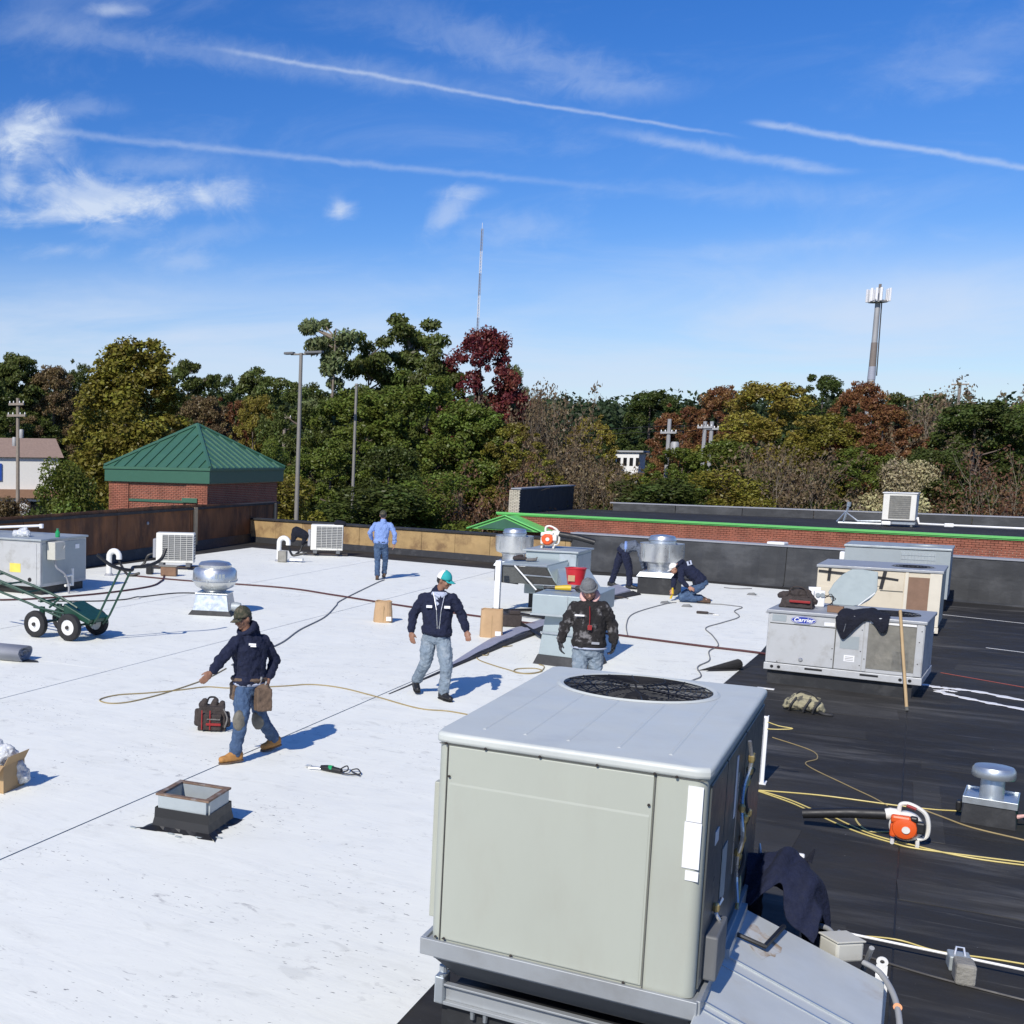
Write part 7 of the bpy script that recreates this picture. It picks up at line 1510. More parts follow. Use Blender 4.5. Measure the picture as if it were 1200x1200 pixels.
def pbag(loc, rz, label, w, d, h, round_=False):
    t = thing('paper_bag', label, 'paper bag', loc, rz, 'brown paper bags on the white roof')
    n = 20; rings = []
    for z, k in ((0, 1.0), (.01, 1.02), (h*.5, 1.0 if not round_ else .97), (h*.88, .98 if not round_ else .86), (h, .97 if not round_ else .92), (h*.985, .93 if not round_ else .88), (h*.6, .9), (.03, .9)):
        rings.append([(w/2*k*(abs(math.cos(q))**(.35 if not round_ else .8))*(1 if math.cos(q) > 0 else -1), d/2*k*(abs(math.sin(q))**(.35 if not round_ else .8))*(1 if math.sin(q) > 0 else -1), z+(.008*math.sin(q*5+z*9) if z > h*.8 else 0)) for q in np.linspace(0, 6.283, n+1)[:-1]])
    m_ = MB(); m_.add([p for r_ in rings for p in r_], [(i*n+k, i*n+(k+1) % n, (i+1)*n+(k+1) % n, (i+1)*n+k) for i in range(len(rings)-1) for k in range(n)]+[tuple(range(n-1, -1, -1)), tuple((len(rings)-1)*n+k for k in range(n))]); m_.build('bag', 'kraft', t, smooth=False)
    m_ = MB(); m_.b2(w*.16, w*.42, -d/2-.006, -d/2-.0025 if not round_ else -d/2+.05, .04, .12); m_.build('label_sticker', 'white_label', t)
    m_ = MB(); m_.b2(-w*.02, w*.02, -d/2-.004, -d/2-.0012, .01, h*.8); m_.build('glue_seam', 'cardboard', t); return t
pbag((-8.50, 21.95, 0.013), .40, 'short rounded brown paper bag standing on the maroon cable', .36, .30, .41, True)
pbag((-6.22, 21.35, 0.013), .32, 'taller square brown paper bag beside the white post of the filter hood', .39, .26, .50)

# ---- folded back membrane flap -------------------------------------------------------------------
t = thing('membrane_flap', 'long strip of white roof membrane folded back showing its lilac grey underside and black edge', 'membrane flap', (-5.9, 20.0, 0))
m_ = MB(); vs = []; n_ = 20
for i in range(n_+1):
    s_ = i/n_; y_ = 17.6+7.0*s_; w_ = 0.04+0.50*min(1, s_*1.4)*(1-0.25*s_); xr = -5.80-0.02*s_+(0.30*max(0, s_-.55)*1.2)
    hgt = 0.03+0.05*math.sin(s_*3.0)+.008*math.sin(i*1.7)
    for k, (dx, z) in enumerate(((0, .014), (.02, hgt*1.1), (-.25*w_, hgt+.02), (-.65*w_, hgt*.8+.01*math.sin(i*2.1)), (-w_, .018))): vs.append((xr+dx, y_, z))
m_.add(vs, [(i*5+k, (i+1)*5+k, (i+1)*5+k+1, i*5+k+1) for i in range(n_) for k in range(4)]); o_ = m_.build('underside', 'membrane_lilac', t, world=True, smooth=True); fixn(o_)
m_ = MB(); vs = []
for i in range(n_+1):
    s_ = i/n_; y_ = 15.3+8.5*s_; w = 0.015+0.13*s_; x_ = -5.80+0.02*s_+.25*max(0, s_-.6); vs += [(x_-.01, y_, .0165), (x_+w, y_, .0165), (x_+w*.9, y_, .0175+.05*s_), (x_, y_, .0175+.06*s_)]
m_.add(vs, [(i*4+k, i*4+(k+1) % 4, (i+1)*4+(k+1) % 4, (i+1)*4+k) for i in range(n_) for k in range(4)]); fixn(m_.build('black_edge', 'black_rubber', t, world=True))
t = thing('membrane_flap', 'strip of folded grey membrane at the feet of the bending man', 'membrane flap', (-5.6, 28.6, 0))
m_ = MB(); m_.hexa([(-6.35, 26.9, .014), (-6.05, 26.8, .014), (-5.50, 30.2, .014), (-5.95, 30.3, .014)], [(-6.30, 26.9, .13), (-6.12, 26.8, .05), (-5.55, 30.2, .12), (-5.85, 30.3, .22)]); m_.build('underside', 'membrane_lilac', t, world=True)
m_ = MB(); m_.hexa([(-6.04, 26.8, .0145), (-5.98, 26.8, .0145), (-5.30, 30.2, .0145), (-5.49, 30.2, .0145)], [(-6.04, 26.8, .05), (-5.99, 26.8, .03), (-5.32, 30.2, .04), (-5.49, 30.2, .10)]); m_.build('black_edge', 'black_rubber', t, world=True)
t = thing('membrane_flap', 'curled black corner of the white membrane beside the badged unit', 'membrane flap', (-2.2, 20.2, 0))
m_ = MB(); vs = []; n_ = 8
for i in range(n_+1):
    a_ = -math.pi/2+i/n_*math.pi*1.35; vs += [(-2.62, 19.9, .014+.0), (-2.12+.07*math.cos(a_), 20.35-.10*math.sin(a_)*.3, .10+.09*math.sin(a_))]
m_.add(vs, [(2*i, 2*i+1, 2*i+3, 2*i+2) for i in range(n_)]); o_ = m_.build('curl', 'black_rubber', t, world=True); s_ = o_.modifiers.new('s', 'SOLIDIFY'); s_.thickness = .008
m_ = MB(); m_.add([(-2.5, 19.9, .014), (-2.12, 20.25, .016), (-1.98, 20.9, .016), (-2.15, 20.4, .05), (-2.45, 20.0, .035)], [(0, 1, 3, 4), (1, 2, 3)]); m_.build('corner', 'black_rubber', t, world=True)

# ---- cables and cords ---------------------------------------------------------------------------
def cord(label, pts, r_, mt, name='extension_cord', cat='cord', z=0.0, n=7):
    t = thing(name, label, cat, (pts[0][0], pts[0][1], 0)); m_ = MB()
    m_.tube(spline([(p[0], p[1], (p[2] if len(p) > 2 else 0.0145)+r_+z) for p in pts], n), r_, 6); m_.build('cable', mt, t, world=True, smooth=True); return t
cord('maroon cable lying straight across the middle of the white roof to the right edge', [(-16.9, 25.9), (-15.33, 25.75), (-12.63, 25.9), (-11.0, 25.3), (-8.85, 24.36), (-5.75, 23.33), (-3.16, 22.53), (-1.97, 22.24), (-1.7, 21.9, -.005), (-1.75, 21.2, -.005)], .020, 'maroon', 'cable', 'cable')
cord('maroon cable running from the far left unit towards the left condenser', [(-17.6, 18.6), (-16.32, 19.8), (-15.8, 20.6), (-15.3, 22.2), (-15.2, 24.0), (-15.6, 25.2), (-15.9, 25.8), (-16.6, 27.0)], .020, 'maroon', 'cable', 'cable')
cord('black cable joining the cart side to the fan at left', [(-15.6, 20.2), (-14.66, 20.95), (-14.3, 21.6), (-14.18, 21.91, .05), (-14.25, 22.3), (-14.0, 23.4), (-13.2, 23.7), (-12.6, 23.0), (-12.0, 22.0)], .014, 'black_cord', 'cable', 'cable')
cord('tan extension cord with a long loop beside the hooded walker', [(-8.49, 15.62), (-8.31, 14.66), (-8.26, 13.64), (-8.28, 13.07), (-8.35, 12.66), (-8.51, 12.50), (-8.72, 12.62), (-8.70, 13.0), (-8.45, 13.35), (-8.2, 13.8), (-8.02, 14.20), (-7.69, 14.34), (-7.20, 14.88), (-6.92, 15.24), (-6.48, 15.27), (-5.87, 15.00), (-5.14, 14.62), (-4.72, 14.68), (-4.1, 14.5)], .008, 'cord_tan')
cord('tan extension cord coiled beside the vertical duct', [(-5.60, 20.5), (-5.80, 20.0), (-5.72, 19.55), (-5.66, 19.25), (-5.80, 19.15), (-5.62, 18.72), (-5.26, 18.35), (-4.95, 18.10), (-4.80, 17.95), (-4.62, 18.02), (-4.55, 18.35), (-4.70, 18.50), (-4.90, 18.30), (-4.88, 18.05), (-4.70, 17.98), (-4.56, 18.25), (-4.62, 18.75), (-4.74, 18.9)], .008, 'cord_tan')
cord('thin grey cord wandering down the white roof from the kneeling man', [(-3.75, 29.2), (-3.5, 29.3), (-3.2, 29.2), (-3.02, 29.0), (-3.08, 28.2), (-2.88, 27.2), (-3.05, 26.0), (-3.20, 25.0), (-2.95, 24.0), (-2.70, 22.8), (-2.74, 22.0), (-2.60, 21.0), (-2.66, 20.2), (-2.50, 19.4), (-2.55, 18.88), (-2.75, 17.6), (-3.0, 16.8)], .010, 'cord_grey')
cord('thin grey cord from the hooded walker up to the man in the blue shirt', [(-8.55, 15.9), (-8.72, 17.0), (-8.90, 18.33), (-9.3, 19.9), (-9.64, 21.74), (-10.2, 23.6), (-10.5, 24.6), (-11.20, 28.32), (-11.35, 29.3)], .012, 'cord_grey')
cord('thin cord running from the black coated unit corner to the small roof tools', [(-4.2, 22.9), (-4.55, 24.6), (-4.75, 26.4), (-4.5, 28.6), (-4.35, 29.0)], .010, 'cord_grey')
cord('short pale cord at the far edge of the white roof near the kneeling man', [(-3.9, 33.2), (-3.6, 33.1), (-3.3, 33.4)], .012, 'cord_grey')
cord('yellow extension cord running along the black roof past the blower handle', [(-1.12, 12.99, .006), (-.58, 13.16, .006), (.05, 13.20, .006), (.35, 13.25, .006), (.58, 13.32, .006), (.56, 13.0, .006)], .007, 'cord_yellow', z=-.004)
cord('double yellow extension cord sweeping under the orange blower to the right edge', [(-1.12, 12.99, .006), (-.8, 12.72, .006), (-.61, 12.49, .006), (-.38, 12.2, .006), (-.18, 12.00, .006), (.04, 11.86, .006), (.25, 11.80, .006), (.95, 11.90, .006), (1.6, 12.0, .006)], .007, 'cord_yellow', z=-.004)
cord('second strand of yellow cord beside the sweeping one near the unit', [(-1.12, 13.02, .006), (-.82, 12.82, .006), (-.60, 12.58, .006), (-.45, 12.45, .006), (-.30, 12.25, .006), (-.1, 12.02, .006), (.15, 11.90, .006), (.6, 11.78, .006), (1.2, 11.86, .006), (1.6, 11.9, .006)], .007, 'cord_yellow', z=-.004)
cord('thin tan cord passing in front of the capped vent', [(.10, 13.30, .006), (.22, 13.22, .006), (.42, 13.0, .006), (.63, 12.78, .006), (.99, 12.62, .006), (1.5, 12.4, .006)], .008, 'cord_tan', z=-.004)
cord('thin brown cord trailing across the black roof behind the big unit', [(-1.21, 15.63, .006), (-.79, 15.19, .006), (-.70, 14.8, .006), (-.78, 14.43, .006), (-.39, 13.77, .006), (-.15, 13.4, .006), (-.02, 13.15, .006)], .006, 'cord_tan', z=-.004)
cord('short yellow whip of cord hooked around the orange blower foot', [(-.26, 12.75, .006), (-.24, 12.40, .006), (-.14, 12.12, .006), (.02, 12.2, .006), (.05, 12.15, .02)], .008, 'cord_yellow', z=-.004)
cord('loop of yellow string tied to the top of the white metal channel', [(-1.08, 13.28, .64), (-.98, 13.3, .61), (-.86, 13.3, .60), (-.98, 13.3, .575), (-1.08, 13.28, .57)], .005, 'cord_yellow', 'string', 'string', z=0)
cord('black power cord strung along the roof under the conduit pipe', [(-.15, 9.0, .006), (.3, 8.85, .006), (.9, 8.75, .006), (2.0, 8.6, .006)], .010, 'black_cord', z=-.004)
cord('thin yellow cord behind the conduit pipe on the black roof', [(-.2, 9.3, .006), (.1, 9.42, .006), (.35, 9.35, .006), (.7, 9.42, .006), (1.5, 9.5, .006)], .006, 'cord_yellow', z=-.004)
for lb, pts, mt in (('orange chalk line across the black roof right of the badged unit', [(.50, 22.1, .0062), (1.49, 21.41, .0062), (5, 19.6, .0062)], 'cord_red'),
                    ('faint orange chalk line near the foot of the rear black parapet', [(.66, 34.5, .0062), (2.19, 33.5, .0062), (6, 31.6, .0062)], 'cord_red'),
                    ('pale chalk line across the black roof behind the cream unit', [(.63, 30.6, .0062), (1.98, 30.0, .0062), (6, 28.6, .0062)], 'white_paint'),
                    ('short pale line on the black roof at the right edge', [(1.2, 25.6, .0062), (1.8, 25.35, .0062), (3.0, 25.0, .0062)], 'white_paint')):
    t = thing('chalk_line', lb, 'chalk line', (pts[0][0], pts[0][1], 0)); m_ = MB()
    for a, b in zip(pts, pts[1:]):
        d = (Vector(b)-Vector(a)).normalized(); n__ = Vector((-d.y, d.x, 0))*.016; m_.hexa([Vector(a)-n__, Vector(b)-n__, Vector(b)+n__, Vector(a)+n__], [v+Vector((0, 0, .003)) for v in (Vector(a)-n__, Vector(b)-n__, Vector(b)+n__, Vector(a)+n__)])
    m_.build('line', mt, t, world=True)
# spilled white sealant
t = thing('sealant_strip', 'smeared double strip of white sealant on the black roof right of the badged unit', 'sealant', (.9, 20.2, 0))
def smear(pts, w):
    m_ = MB(); P_ = spline([(p[0], p[1], .0075) for p in pts], 10); vs = []; n = len(P_)
    for i, p in enumerate(P_):
        d = (P_[min(n-1, i+1)]-P_[max(0, i-1)]).normalized(); nn = Vector((-d.y, d.x, 0)); ww = w*(.75+.35*math.sin(i*.9)+.2*math.sin(i*2.3)); vs += [p-nn*ww, p+nn*ww, p+nn*ww*.7+Vector((0, 0, .006)), p-nn*ww*.7+Vector((0, 0, .006))]
    m_.add(vs, [(i*4+k, i*4+(k+1) % 4, (i+1)*4+(k+1) % 4, (i+1)*4+k) for i in range(n-1) for k in range(4)]+[(3, 2, 1, 0), (4*n-4, 4*n-3, 4*n-2, 4*n-1)]); return m_
smear([(.26, 20.75), (.45, 20.62), (.62, 20.62), (.95, 20.55), (1.42, 20.20), (2.4, 19.7)], .085).build('upper_smear', 'caulk', t, world=True)
smear([(.45, 20.25), (.60, 20.05), (.95, 19.75), (1.38, 19.47), (2.4, 18.9)], .075).build('lower_smear', 'caulk', t, world=True)
smear([(.42, 20.3), (.55, 20.42), (.66, 20.35)], .05).build('join_smear', 'caulk', t, world=True)
t = thing('white_strip', 'short white scrap of trim on the black roof under the badged unit corner', 'scrap', (-1.6, 18.95, 0.006), -0.1)
m_ = MB(); m_.b2(-.11, .11, -.03, .03, 0, .012); m_.build('strip', 'white_paint', t)
t = thing('trim_strip', 'white strip leaning on the roof beside the man in the blue shirt', 'scrap', (-10.9, 37.2, 0.013), .3)
m_ = MB(); m_.b2(-.8, .5, -.04, .04, 0, .05); m_.build('strip', 'white_paint', t)
# small tools and scraps near the kneeling man and elsewhere on the white roof
def scrap(x, y, rz, label, kind):
    t = thing('hand_tool', label, 'tool', (x, y, 0.013), rz); m_ = MB()
    if kind == 'tool':
        m_.capsule((-.12, 0, .03), (.06, .02, .035), .03, .025); m_.tube([(.06, .02, .03), (.20, .0, .02)], .010, 6); m_.build('handle', 'bag_dark', t, smooth=True)
        m_ = MB(); m_.hexa([(.18, -.03, .005), (.30, -.02, .005), (.30, .02, .005), (.18, .03, .005)], [(.18, -.03, .02), (.30, -.02, .015), (.30, .02, .015), (.18, .03, .02)]); m_.build('blade', 'cap_white', t)
        m_ = MB(); m_.capsule((-.03, .05, .03), (.05, .06, .03), .022, .02); m_.build('grip', 'yellow_tool', t, smooth=True)
    else:
        m_.hexa([(-.10, -.05, 0), (.10, -.04, 0), (.12, .05, 0), (-.08, .05, 0)], [(-.07, -.03, .05), (.06, -.02, .07), (.07, .03, .05), (-.05, .03, .04)]); m_.build('weight', 'grey_dark', t, bevel=.01)
        m_ = MB(); m_.tube([(.05, 0, .05), (.13, .01, .03)], .012, 6); m_.build('knob', 'galv_dull', t)
scrap(-3.55, 27.3, -.1, 'yellow handled tool lying on the white roof in front of the kneeling man', 'tool')
scrap(-4.05, 28.4, 0, 'small grey block by the knees of the kneeling man', 'block')
scrap(-4.55, 28.75, .2, 'small grey block at the end of the thin seam near the right fan', 'block')
scrap(-3.15, 31.9, 0, 'small dark scrap on the white roof behind the kneeling man', 'block')
scrap(-5.55, 29.0, .3, 'tool lying on the white roof in front of the right exhaust fan', 'tool')
scrap(-9.05, 17.1, .5, 'small black clip on the white roof behind the hooded walker', 'block')

# ---- condenser on the neighbouring roof -----------------------------------------------------------
t = thing('condenser_unit', 'pale condenser on a stand on the neighbouring roof at right', 'condenser', (-0.62, 63.0, 0.36), -0.1)
m_ = MB(); m_.b2(-.62, .62, -.45, .45, .28, 1.45); m_.build('cabinet', 'mini_white', t, bevel=.02)
m_ = MB(); m_.b2(-.38, .42, -.462, -.452, .34, 1.36); cb = m_.build('coil', 'coil', t)
for k in range(11): q = MB(); q.b2(-.38, .42, -.475, -.465, .40+k*.09, .41+k*.09); q.build('guard_wire', 'grey_dark', cb)
m_ = MB(); m_.b2(-.66, .66, -.49, .49, 1.452, 1.49); m_.build('top_cover', 'white_paint', t)
m_ = MB(); m_.b2(-.62, .62, -.40, .40, .10, .20); m_.build('stand', 'galv', t)
for q in (-.5, .5): m_ = MB(); m_.b2(q-.04, q+.04, -.4, .4, 0, .10); m_.build('foot', 'grey_dark', t)
t = thing('piping', 'white pipework with valves standing left of the condenser on the neighbouring roof', 'pipes', (-2.0, 63.1, .36))
m_ = MB(); m_.tube([(-.75, 0, .02), (-.6, 0, .8)], .05, 6); m_.tube([(-.6, 0, .8), (-.58, 0, 1.0)], .09, 8); m_.tube([(-1.0, 0, .1), (-.7, 0, .55), (-.2, 0, .15), (.7, 0, .18)], .05, 6); m_.tube([(-.95, 0, .05), (.7, 0, .05)], .06, 6); m_.build('pipe_run', 'galv', t, smooth=True)
t = thing('gas_pipe', 'white pipe running along the neighbouring roof right of the condenser', 'pipe', (2, 62, .36))
m_ = MB(); m_.tube([(.05, 63.2, .75), (.12, 63.0, .50), (1.2, 62.6, .50), (12, 60.0, .50)], .05, 6); m_.build('pipe', 'white_paint', t, world=True)
for x, y in ((1.2, 62.6), (-1.1, 62.5)): m_ = MB(); m_.box((x, y, .50), (.35, .2, .16)); m_.build('pipe_block', 'white_paint', t, world=True, bevel=.03)
# ================================================================ PEOPLE
def V3(p): return Vector(p)
def person(label, loc, rz, J, face, up=None, top='navy', legs='jeans', boot='boot_tan', skinm='skin', hat=None, hatm=None, gloves=None,
           hem=0.0, belly=1.0, jk=1.0, glasses=False, hood=None, curl=0.5, brim_dir=None, sleeve=1.0, group=None, baggy=1.0, hl=1.0):
    t = thing('person', label, 'person', (loc[0], loc[1], 0.014), rz, group)
    J = {k: V3(v) for k, v in J.items()}
    for s_ in 'LR':
        if J['an'+s_].z < .075: J['an'+s_].z = .075
        J['to'+s_].z = max(.035, J['to'+s_].z)
    for s_ in 'LR':
        o_s = J['sh'+s_]; m0 = (J['shL']+J['shR'])/2 if s_ == 'L' else m0
    aw = (J['waist']-J['chest']).normalized()
    for s_ in 'LR': J['sh'+s_] = J['sh'+s_]+aw*.035+(m0-J['sh'+s_])*.10
    H_ = J['head']; nk = J['neck']; U = (up and V3(up).normalized()) or (H_-nk).normalized(); Fv = V3(face); Fv = (Fv-U*Fv.dot(U)*.6).normalized(); Sd = Fv.cross(U).normalized(); Uh = Sd.cross(Fv).normalized()
    rot = Matrix((Sd, Fv, Uh)).transposed()
    def hp(s, f, u): return H_+Sd*s+Fv*f+Uh*u
    # ---- body, one continuous skin
    b = MB()
    b.ell(hp(0, -.005, .012), (.076, .092, .108), rot); b.ell(hp(0, .018, -.055), (.056, .066, .060), rot); b.capsule(hp(0, .055, -.085), hp(0, .060, -.088), .026, .024)
    b.capsule(hp(0, .090, -.005), hp(0, .104, -.030), .012, .016); b.capsule(hp(-.016, .082, -.060), hp(.016, .082, -.060), .010, .010); b.capsule(hp(-.03, .080, .022), hp(.03, .080, .022), .012, .012)
    for s_ in (-1, 1): b.ell(hp(s_*.077, -.005, -.008), (.012, .020, .032), rot, 10, 8); b.ell(hp(s_*.040, .060, -.030), (.024, .026, .026), rot, 10, 8)
    b.capsule(nk+(H_-nk)*-.25, nk+(H_-nk)*.55, .058, .054)
    Ss = (J['shL']-J['shR']).normalized(); Sh = (J['hipL']-J['hipR']).normalized()
    if Sh.length < .1 or Sh.dot(Ss) < 0: Sh = Ss
    pv, ws, ch = J['pelvis'], J['waist'], J['chest']; sm = (J['shL']+J['shR'])/2
    ax1 = (ch-ws).normalized(); ax0 = (ws-pv).normalized() if (ws-pv).length > .02 else ax1
    def ring(c, s, a, w, d): s2 = (s-a*s.dot(a)).normalized(); f2 = a.cross(s2).normalized(); return (c, s2*w, f2*d)
    shw = (J['shL']-J['shR']).length/2
    def torso(k, kb=1.0, low=-.10):
        m = (pv+ws)/2; hip = ring(pv+ax0*low, Sh, ax0, .155*k, .115*k); st = [ring(pv+ax0*(low-.03), Sh, ax0, .10*k, .08*k), hip, ring(pv, Sh, ax0, .170*k, .125*k*kb), ring(ws, Sh.lerp(Ss, .4), ax1, .160*k, .122*k*kb),
              ring(ws.lerp(ch, .5), Ss, ax1, .172*k, .128*k*kb), ring(ch, Ss, ax1, .185*k, .130*k), ring(ch.lerp(sm, .6), Ss, ax1, max(.14, shw*.92)*k, .115*k), ring(sm+ax1*.02, Ss, ax1, shw*.74*k, .09*k), ring(sm.lerp(nk, .5)+ax1*.01, Ss, ax1, .105*k, .075*k), ring(nk+ax1*.01, Ss, ax1, .045*k, .045*k)]
        return st
    b.loft(torso(.88))
    for s_ in 'LR':
        sh, el, wr, ha = J['sh'+s_], J['el'+s_], J['wr'+s_], J['ha'+s_]
        b.capsule(sh, el, .048, .040); b.capsule(el, wr, .040, .027)
        hi, kn, an, to = J['hip'+s_], J['kn'+s_], J['an'+s_], J['to'+s_]
        b.capsule(hi, kn, .078, .052); b.capsule(kn, an, .052, .036); b.capsule(an, (to+an)/2-V3((0, 0, .02)), .036, .03)
    def hand(mb_, s_, k=1.0):
        el, wr, ha = J['el'+s_], J['wr'+s_], J['ha'+s_]; d = (ha-wr).normalized() if (ha-wr).length > .02 else (wr-el).normalized()
        # palm faces the body: across-palm axis = walking direction
        fw = Fv-d*Fv.dot(d); fw = fw.normalized() if fw.length > .2 else d.orthogonal().normalized()
        inn = d.cross(fw).normalized(); tc = (pv-wr)
        if inn.dot(tc) < 0: inn = -inn
        rp = Matrix((fw, inn, d)).transposed(); pc = wr+d*.055
        mb_.ell(pc, (.042*k, .018*k, .055*k), rp, 12, 8); mb_.capsule(wr-d*.01, wr+d*.03, .026*k, .026*k, 10)
        for q, (off, ln, cu) in enumerate(((.031, .070, .8), (.0105, .078, .95), (-.0105, .073, 1.1), (-.030, .058, 1.3))):
            p = wr+d*.098+fw*off; c_ = curl*cu; dd = d; pp = p
            for j, f in enumerate((.45, .32, .23)):
                dd = (dd*math.cos(c_*.6)+inn*math.sin(c_*.6)).normalized(); qn = pp+dd*ln*f; mb_.capsule(pp, qn, (.0095-.0008*j)*k, (.0088-.0008*j)*k, 8); pp = qn
        th = wr+d*.03+fw*.030; t1 = th+(d*.8+fw*.35+inn*.4).normalized()*.040; t2 = t1+(d*.85+fw*.15+inn*.45).normalized()*.032
        mb_.capsule(th, t1, .0125*k, .011*k, 8); mb_.capsule(t1, t2, .0105*k, .0085*k, 8)
    for s_ in 'LR': hand(b, s_)
    body = skin('body', b, skinm, t, .0075, 2)
    if gloves:
        for s_ in 'LR': g_ = MB(); hand(g_, s_, 1.16); skin('glove', g_, gloves, t, .0065, 1)
    for s_ in (-1, 1):
        e = MB(); e.ell(hp(s_*.030, .078, .002), (.010, .008, .007), rot, 8, 6); e.build('eye', 'glass_dark', t, smooth=True)
    if glasses:
        e = MB(); e.ell(hp(-.032, .092, .004), (.028, .010, .018), rot, 12, 8); e.ell(hp(.032, .092, .004), (.028, .010, .018), rot, 12, 8); e.tube([hp(-.058, .082, .006), hp(-.08, .0, .006)], .004, 5); e.tube([hp(.058, .082, .006), hp(.08, .0, .006)], .004, 5); e.tube([hp(-.02, .10, .01), hp(.02, .10, .01)], .004, 5); e.build('sunglasses', 'glass_dark', t, smooth=True)
    # hair
    hr = MB(); hr.ell(hp(0, -.018, .022), (.080, .088, .100), rot); hr.ell(hp(0, -.045, -.02), (.072, .052, .05), rot); hm_ = hr.build('hair', 'black', t, smooth=True)
    # ---- jacket
    j = MB(); j.loft(torso(1.04*jk, belly, -.02-hem), 24)
    for s_ in 'LR':
        sh, el, wr = J['sh'+s_], J['el'+s_], J['wr'+s_]; inn_ = sm.lerp(sh, .55)
        j.capsule(inn_-ax1*.03, sh-ax1*.005, .080*jk, .062*jk); j.capsule(nk-ax1*.045, sh+ax1*.005, .050*jk, .052*jk); j.capsule(sh, el, .063*jk*sleeve, .056*jk*sleeve); j.capsule(el, wr-(wr-el).normalized()*.02, .060*jk*sleeve, .043*sleeve)
        j.capsule(el+(wr-el)*.70, el+(wr-el)*.80, .052*sleeve, .052*sleeve); j.capsule(sh+(el-sh)*.5, sh+(el-sh)*.62, .065*jk*sleeve, .064*jk*sleeve)
    j.capsule(nk-U*.05-Fv*.02, nk-U*.01-Fv*.025, .085, .076)
    if hem >= 0: j.loft([ring(pv+ax0*(.00-hem), Sh, ax0, .182*jk, .138*jk*belly), ring(pv+ax0*(.05-hem), Sh, ax0, .190*jk, .145*jk*belly), ring(pv+ax0*(.09-hem), Sh, ax0, .178*jk, .135*jk*belly)], 20)
    jo = skin('jacket', j, top, t, .010, 2, .040, .060)
    if hood:
        h = MB(); n = 12
        for i in range(n):
            a = i/n*6.283; a2 = (i+1)/n*6.283
            f = lambda q: nk+Sd*math.cos(q)*.088+Fv*(math.sin(q)*.085-.01)+U*(.025+(-.03*math.sin(q)))
            h.capsule(f(a), f(a2), .034-.008*math.sin(a), .034-.008*math.sin(a2), 8)
        h.capsule(nk-Fv*.10+U*.02, nk-Fv*.12-U*.10, .06, .045); skin('hood', h, hood, t, .010, 2, .02, .06)
    # ---- trousers
    p = MB(); p.loft([ring(pv+ax0*-.13, Sh, ax0, .10, .09), ring(pv+ax0*-.10, Sh, ax0, .155, .12), ring(pv-ax0*.02, Sh, ax0, .172, .132), ring(pv+ax0*.07, Sh, ax0, .162, .125), ring(pv+ax0*.10, Sh, ax0, .150, .115)], 20)
    for s_ in 'LR':
        hi, kn, an = J['hip'+s_], J['kn'+s_], J['an'+s_]
        p.capsule(hi, hi.lerp(kn, .5), .098, .088*baggy); p.capsule(hi.lerp(kn, .5), kn, .088*baggy, .070*baggy); p.capsule(kn, kn.lerp(an, .5), .070*baggy, .064*baggy); p.capsule(kn.lerp(an, .5), an.lerp(kn, .06), .064*baggy, .060*baggy)
        p.capsule(an.lerp(kn, .17), an.lerp(kn, .10), .066*baggy, .066*baggy)
    skin('trousers', p, legs, t, .010, 2, .036, .055)
    for s_ in 'LR':
        kn, an, to = J['kn'+s_], J['an'+s_], J['to'+s_]; dd = (to-an); fl = V3((dd.x, dd.y, 0)); fl = fl.normalized() if fl.length > .03 else V3((0, -1, 0))
        pit = dd.normalized() if dd.length > .05 else fl
        tilt = max(-.5, min(.5, (to.z-.035)-(an.z-.09)))*0 - (an.z-.085)*1.1
        toe = an+fl*.155+V3((0, 0, -.045+tilt*.55)); toe.z = max(.042, toe.z); heel = an-fl*.055+V3((0, 0, -.040)); heel.z = max(.044, heel.z)
        q = MB(); q.capsule(heel, heel.lerp(toe, .6), .043, .046, 12); q.capsule(heel.lerp(toe, .55), toe, .046, .038, 12); q.capsule(an, an+(kn-an).normalized()*.07, .048, .052, 12); q.capsule(heel+V3((0, 0, .03)), an, .042, .048, 12); q.capsule(an, heel.lerp(toe, .65)+V3((0, 0, .01)), .046, .040, 12)
        bo = skin('boot', q, boot, t, .009, 2, .006, .03)
        q = MB(); lat = fl.cross(V3((0, 0, 1)))
        def sp(f, w, dz_): c = heel.lerp(toe, f); return [c+lat*w+V3((0, 0, dz_)), c-lat*w+V3((0, 0, dz_))]
        rg = [(-.18, .030), (0.0, .040), (.3, .038), (.62, .049), (.88, .044), (1.13, .024)]
        vs = []
        for f, w in rg: vs += sp(f, w, -.030) + sp(f, w, -.046)
        q.add(vs, [(4*i, 4*i+1, 4*i+5, 4*i+4) for i in range(5)]+[(4*i+2, 4*i+6, 4*i+7, 4*i+3) for i in range(5)]+[(4*i, 4*i+4, 4*i+6, 4*i+2) for i in range(5)]+[(4*i+1, 4*i+3, 4*i+7, 4*i+5) for i in range(5)]+[(0, 2, 3, 1), (20, 21, 23, 22)])
        fixn(q.build('sole', 'leather' if boot == 'boot_tan' else 'black', bo, smooth=False))
    # ---- headwear
    if hat == 'cap':
        c = MB(); n, m = 20, 7; vs = []
        for i in range(m+1):
            th = i/m*1.60
            for k in range(n):
                a = k/n*6.283; vs.append(hp(.088*math.sin(th)*math.cos(a), .103*math.sin(th)*math.sin(a)-.004, .020+.112*math.cos(th)))
        c.add(vs, [(i*n+k, i*n+(k+1) % n, (i+1)*n+(k+1) % n, (i+1)*n+k) for i in range(m) for k in range(n)])
        co = fixn(c.build('cap', hatm, t, smooth=True)); s_ = co.modifiers.new('s', 'SOLIDIFY'); s_.thickness = .006
        c = MB(); vs = []
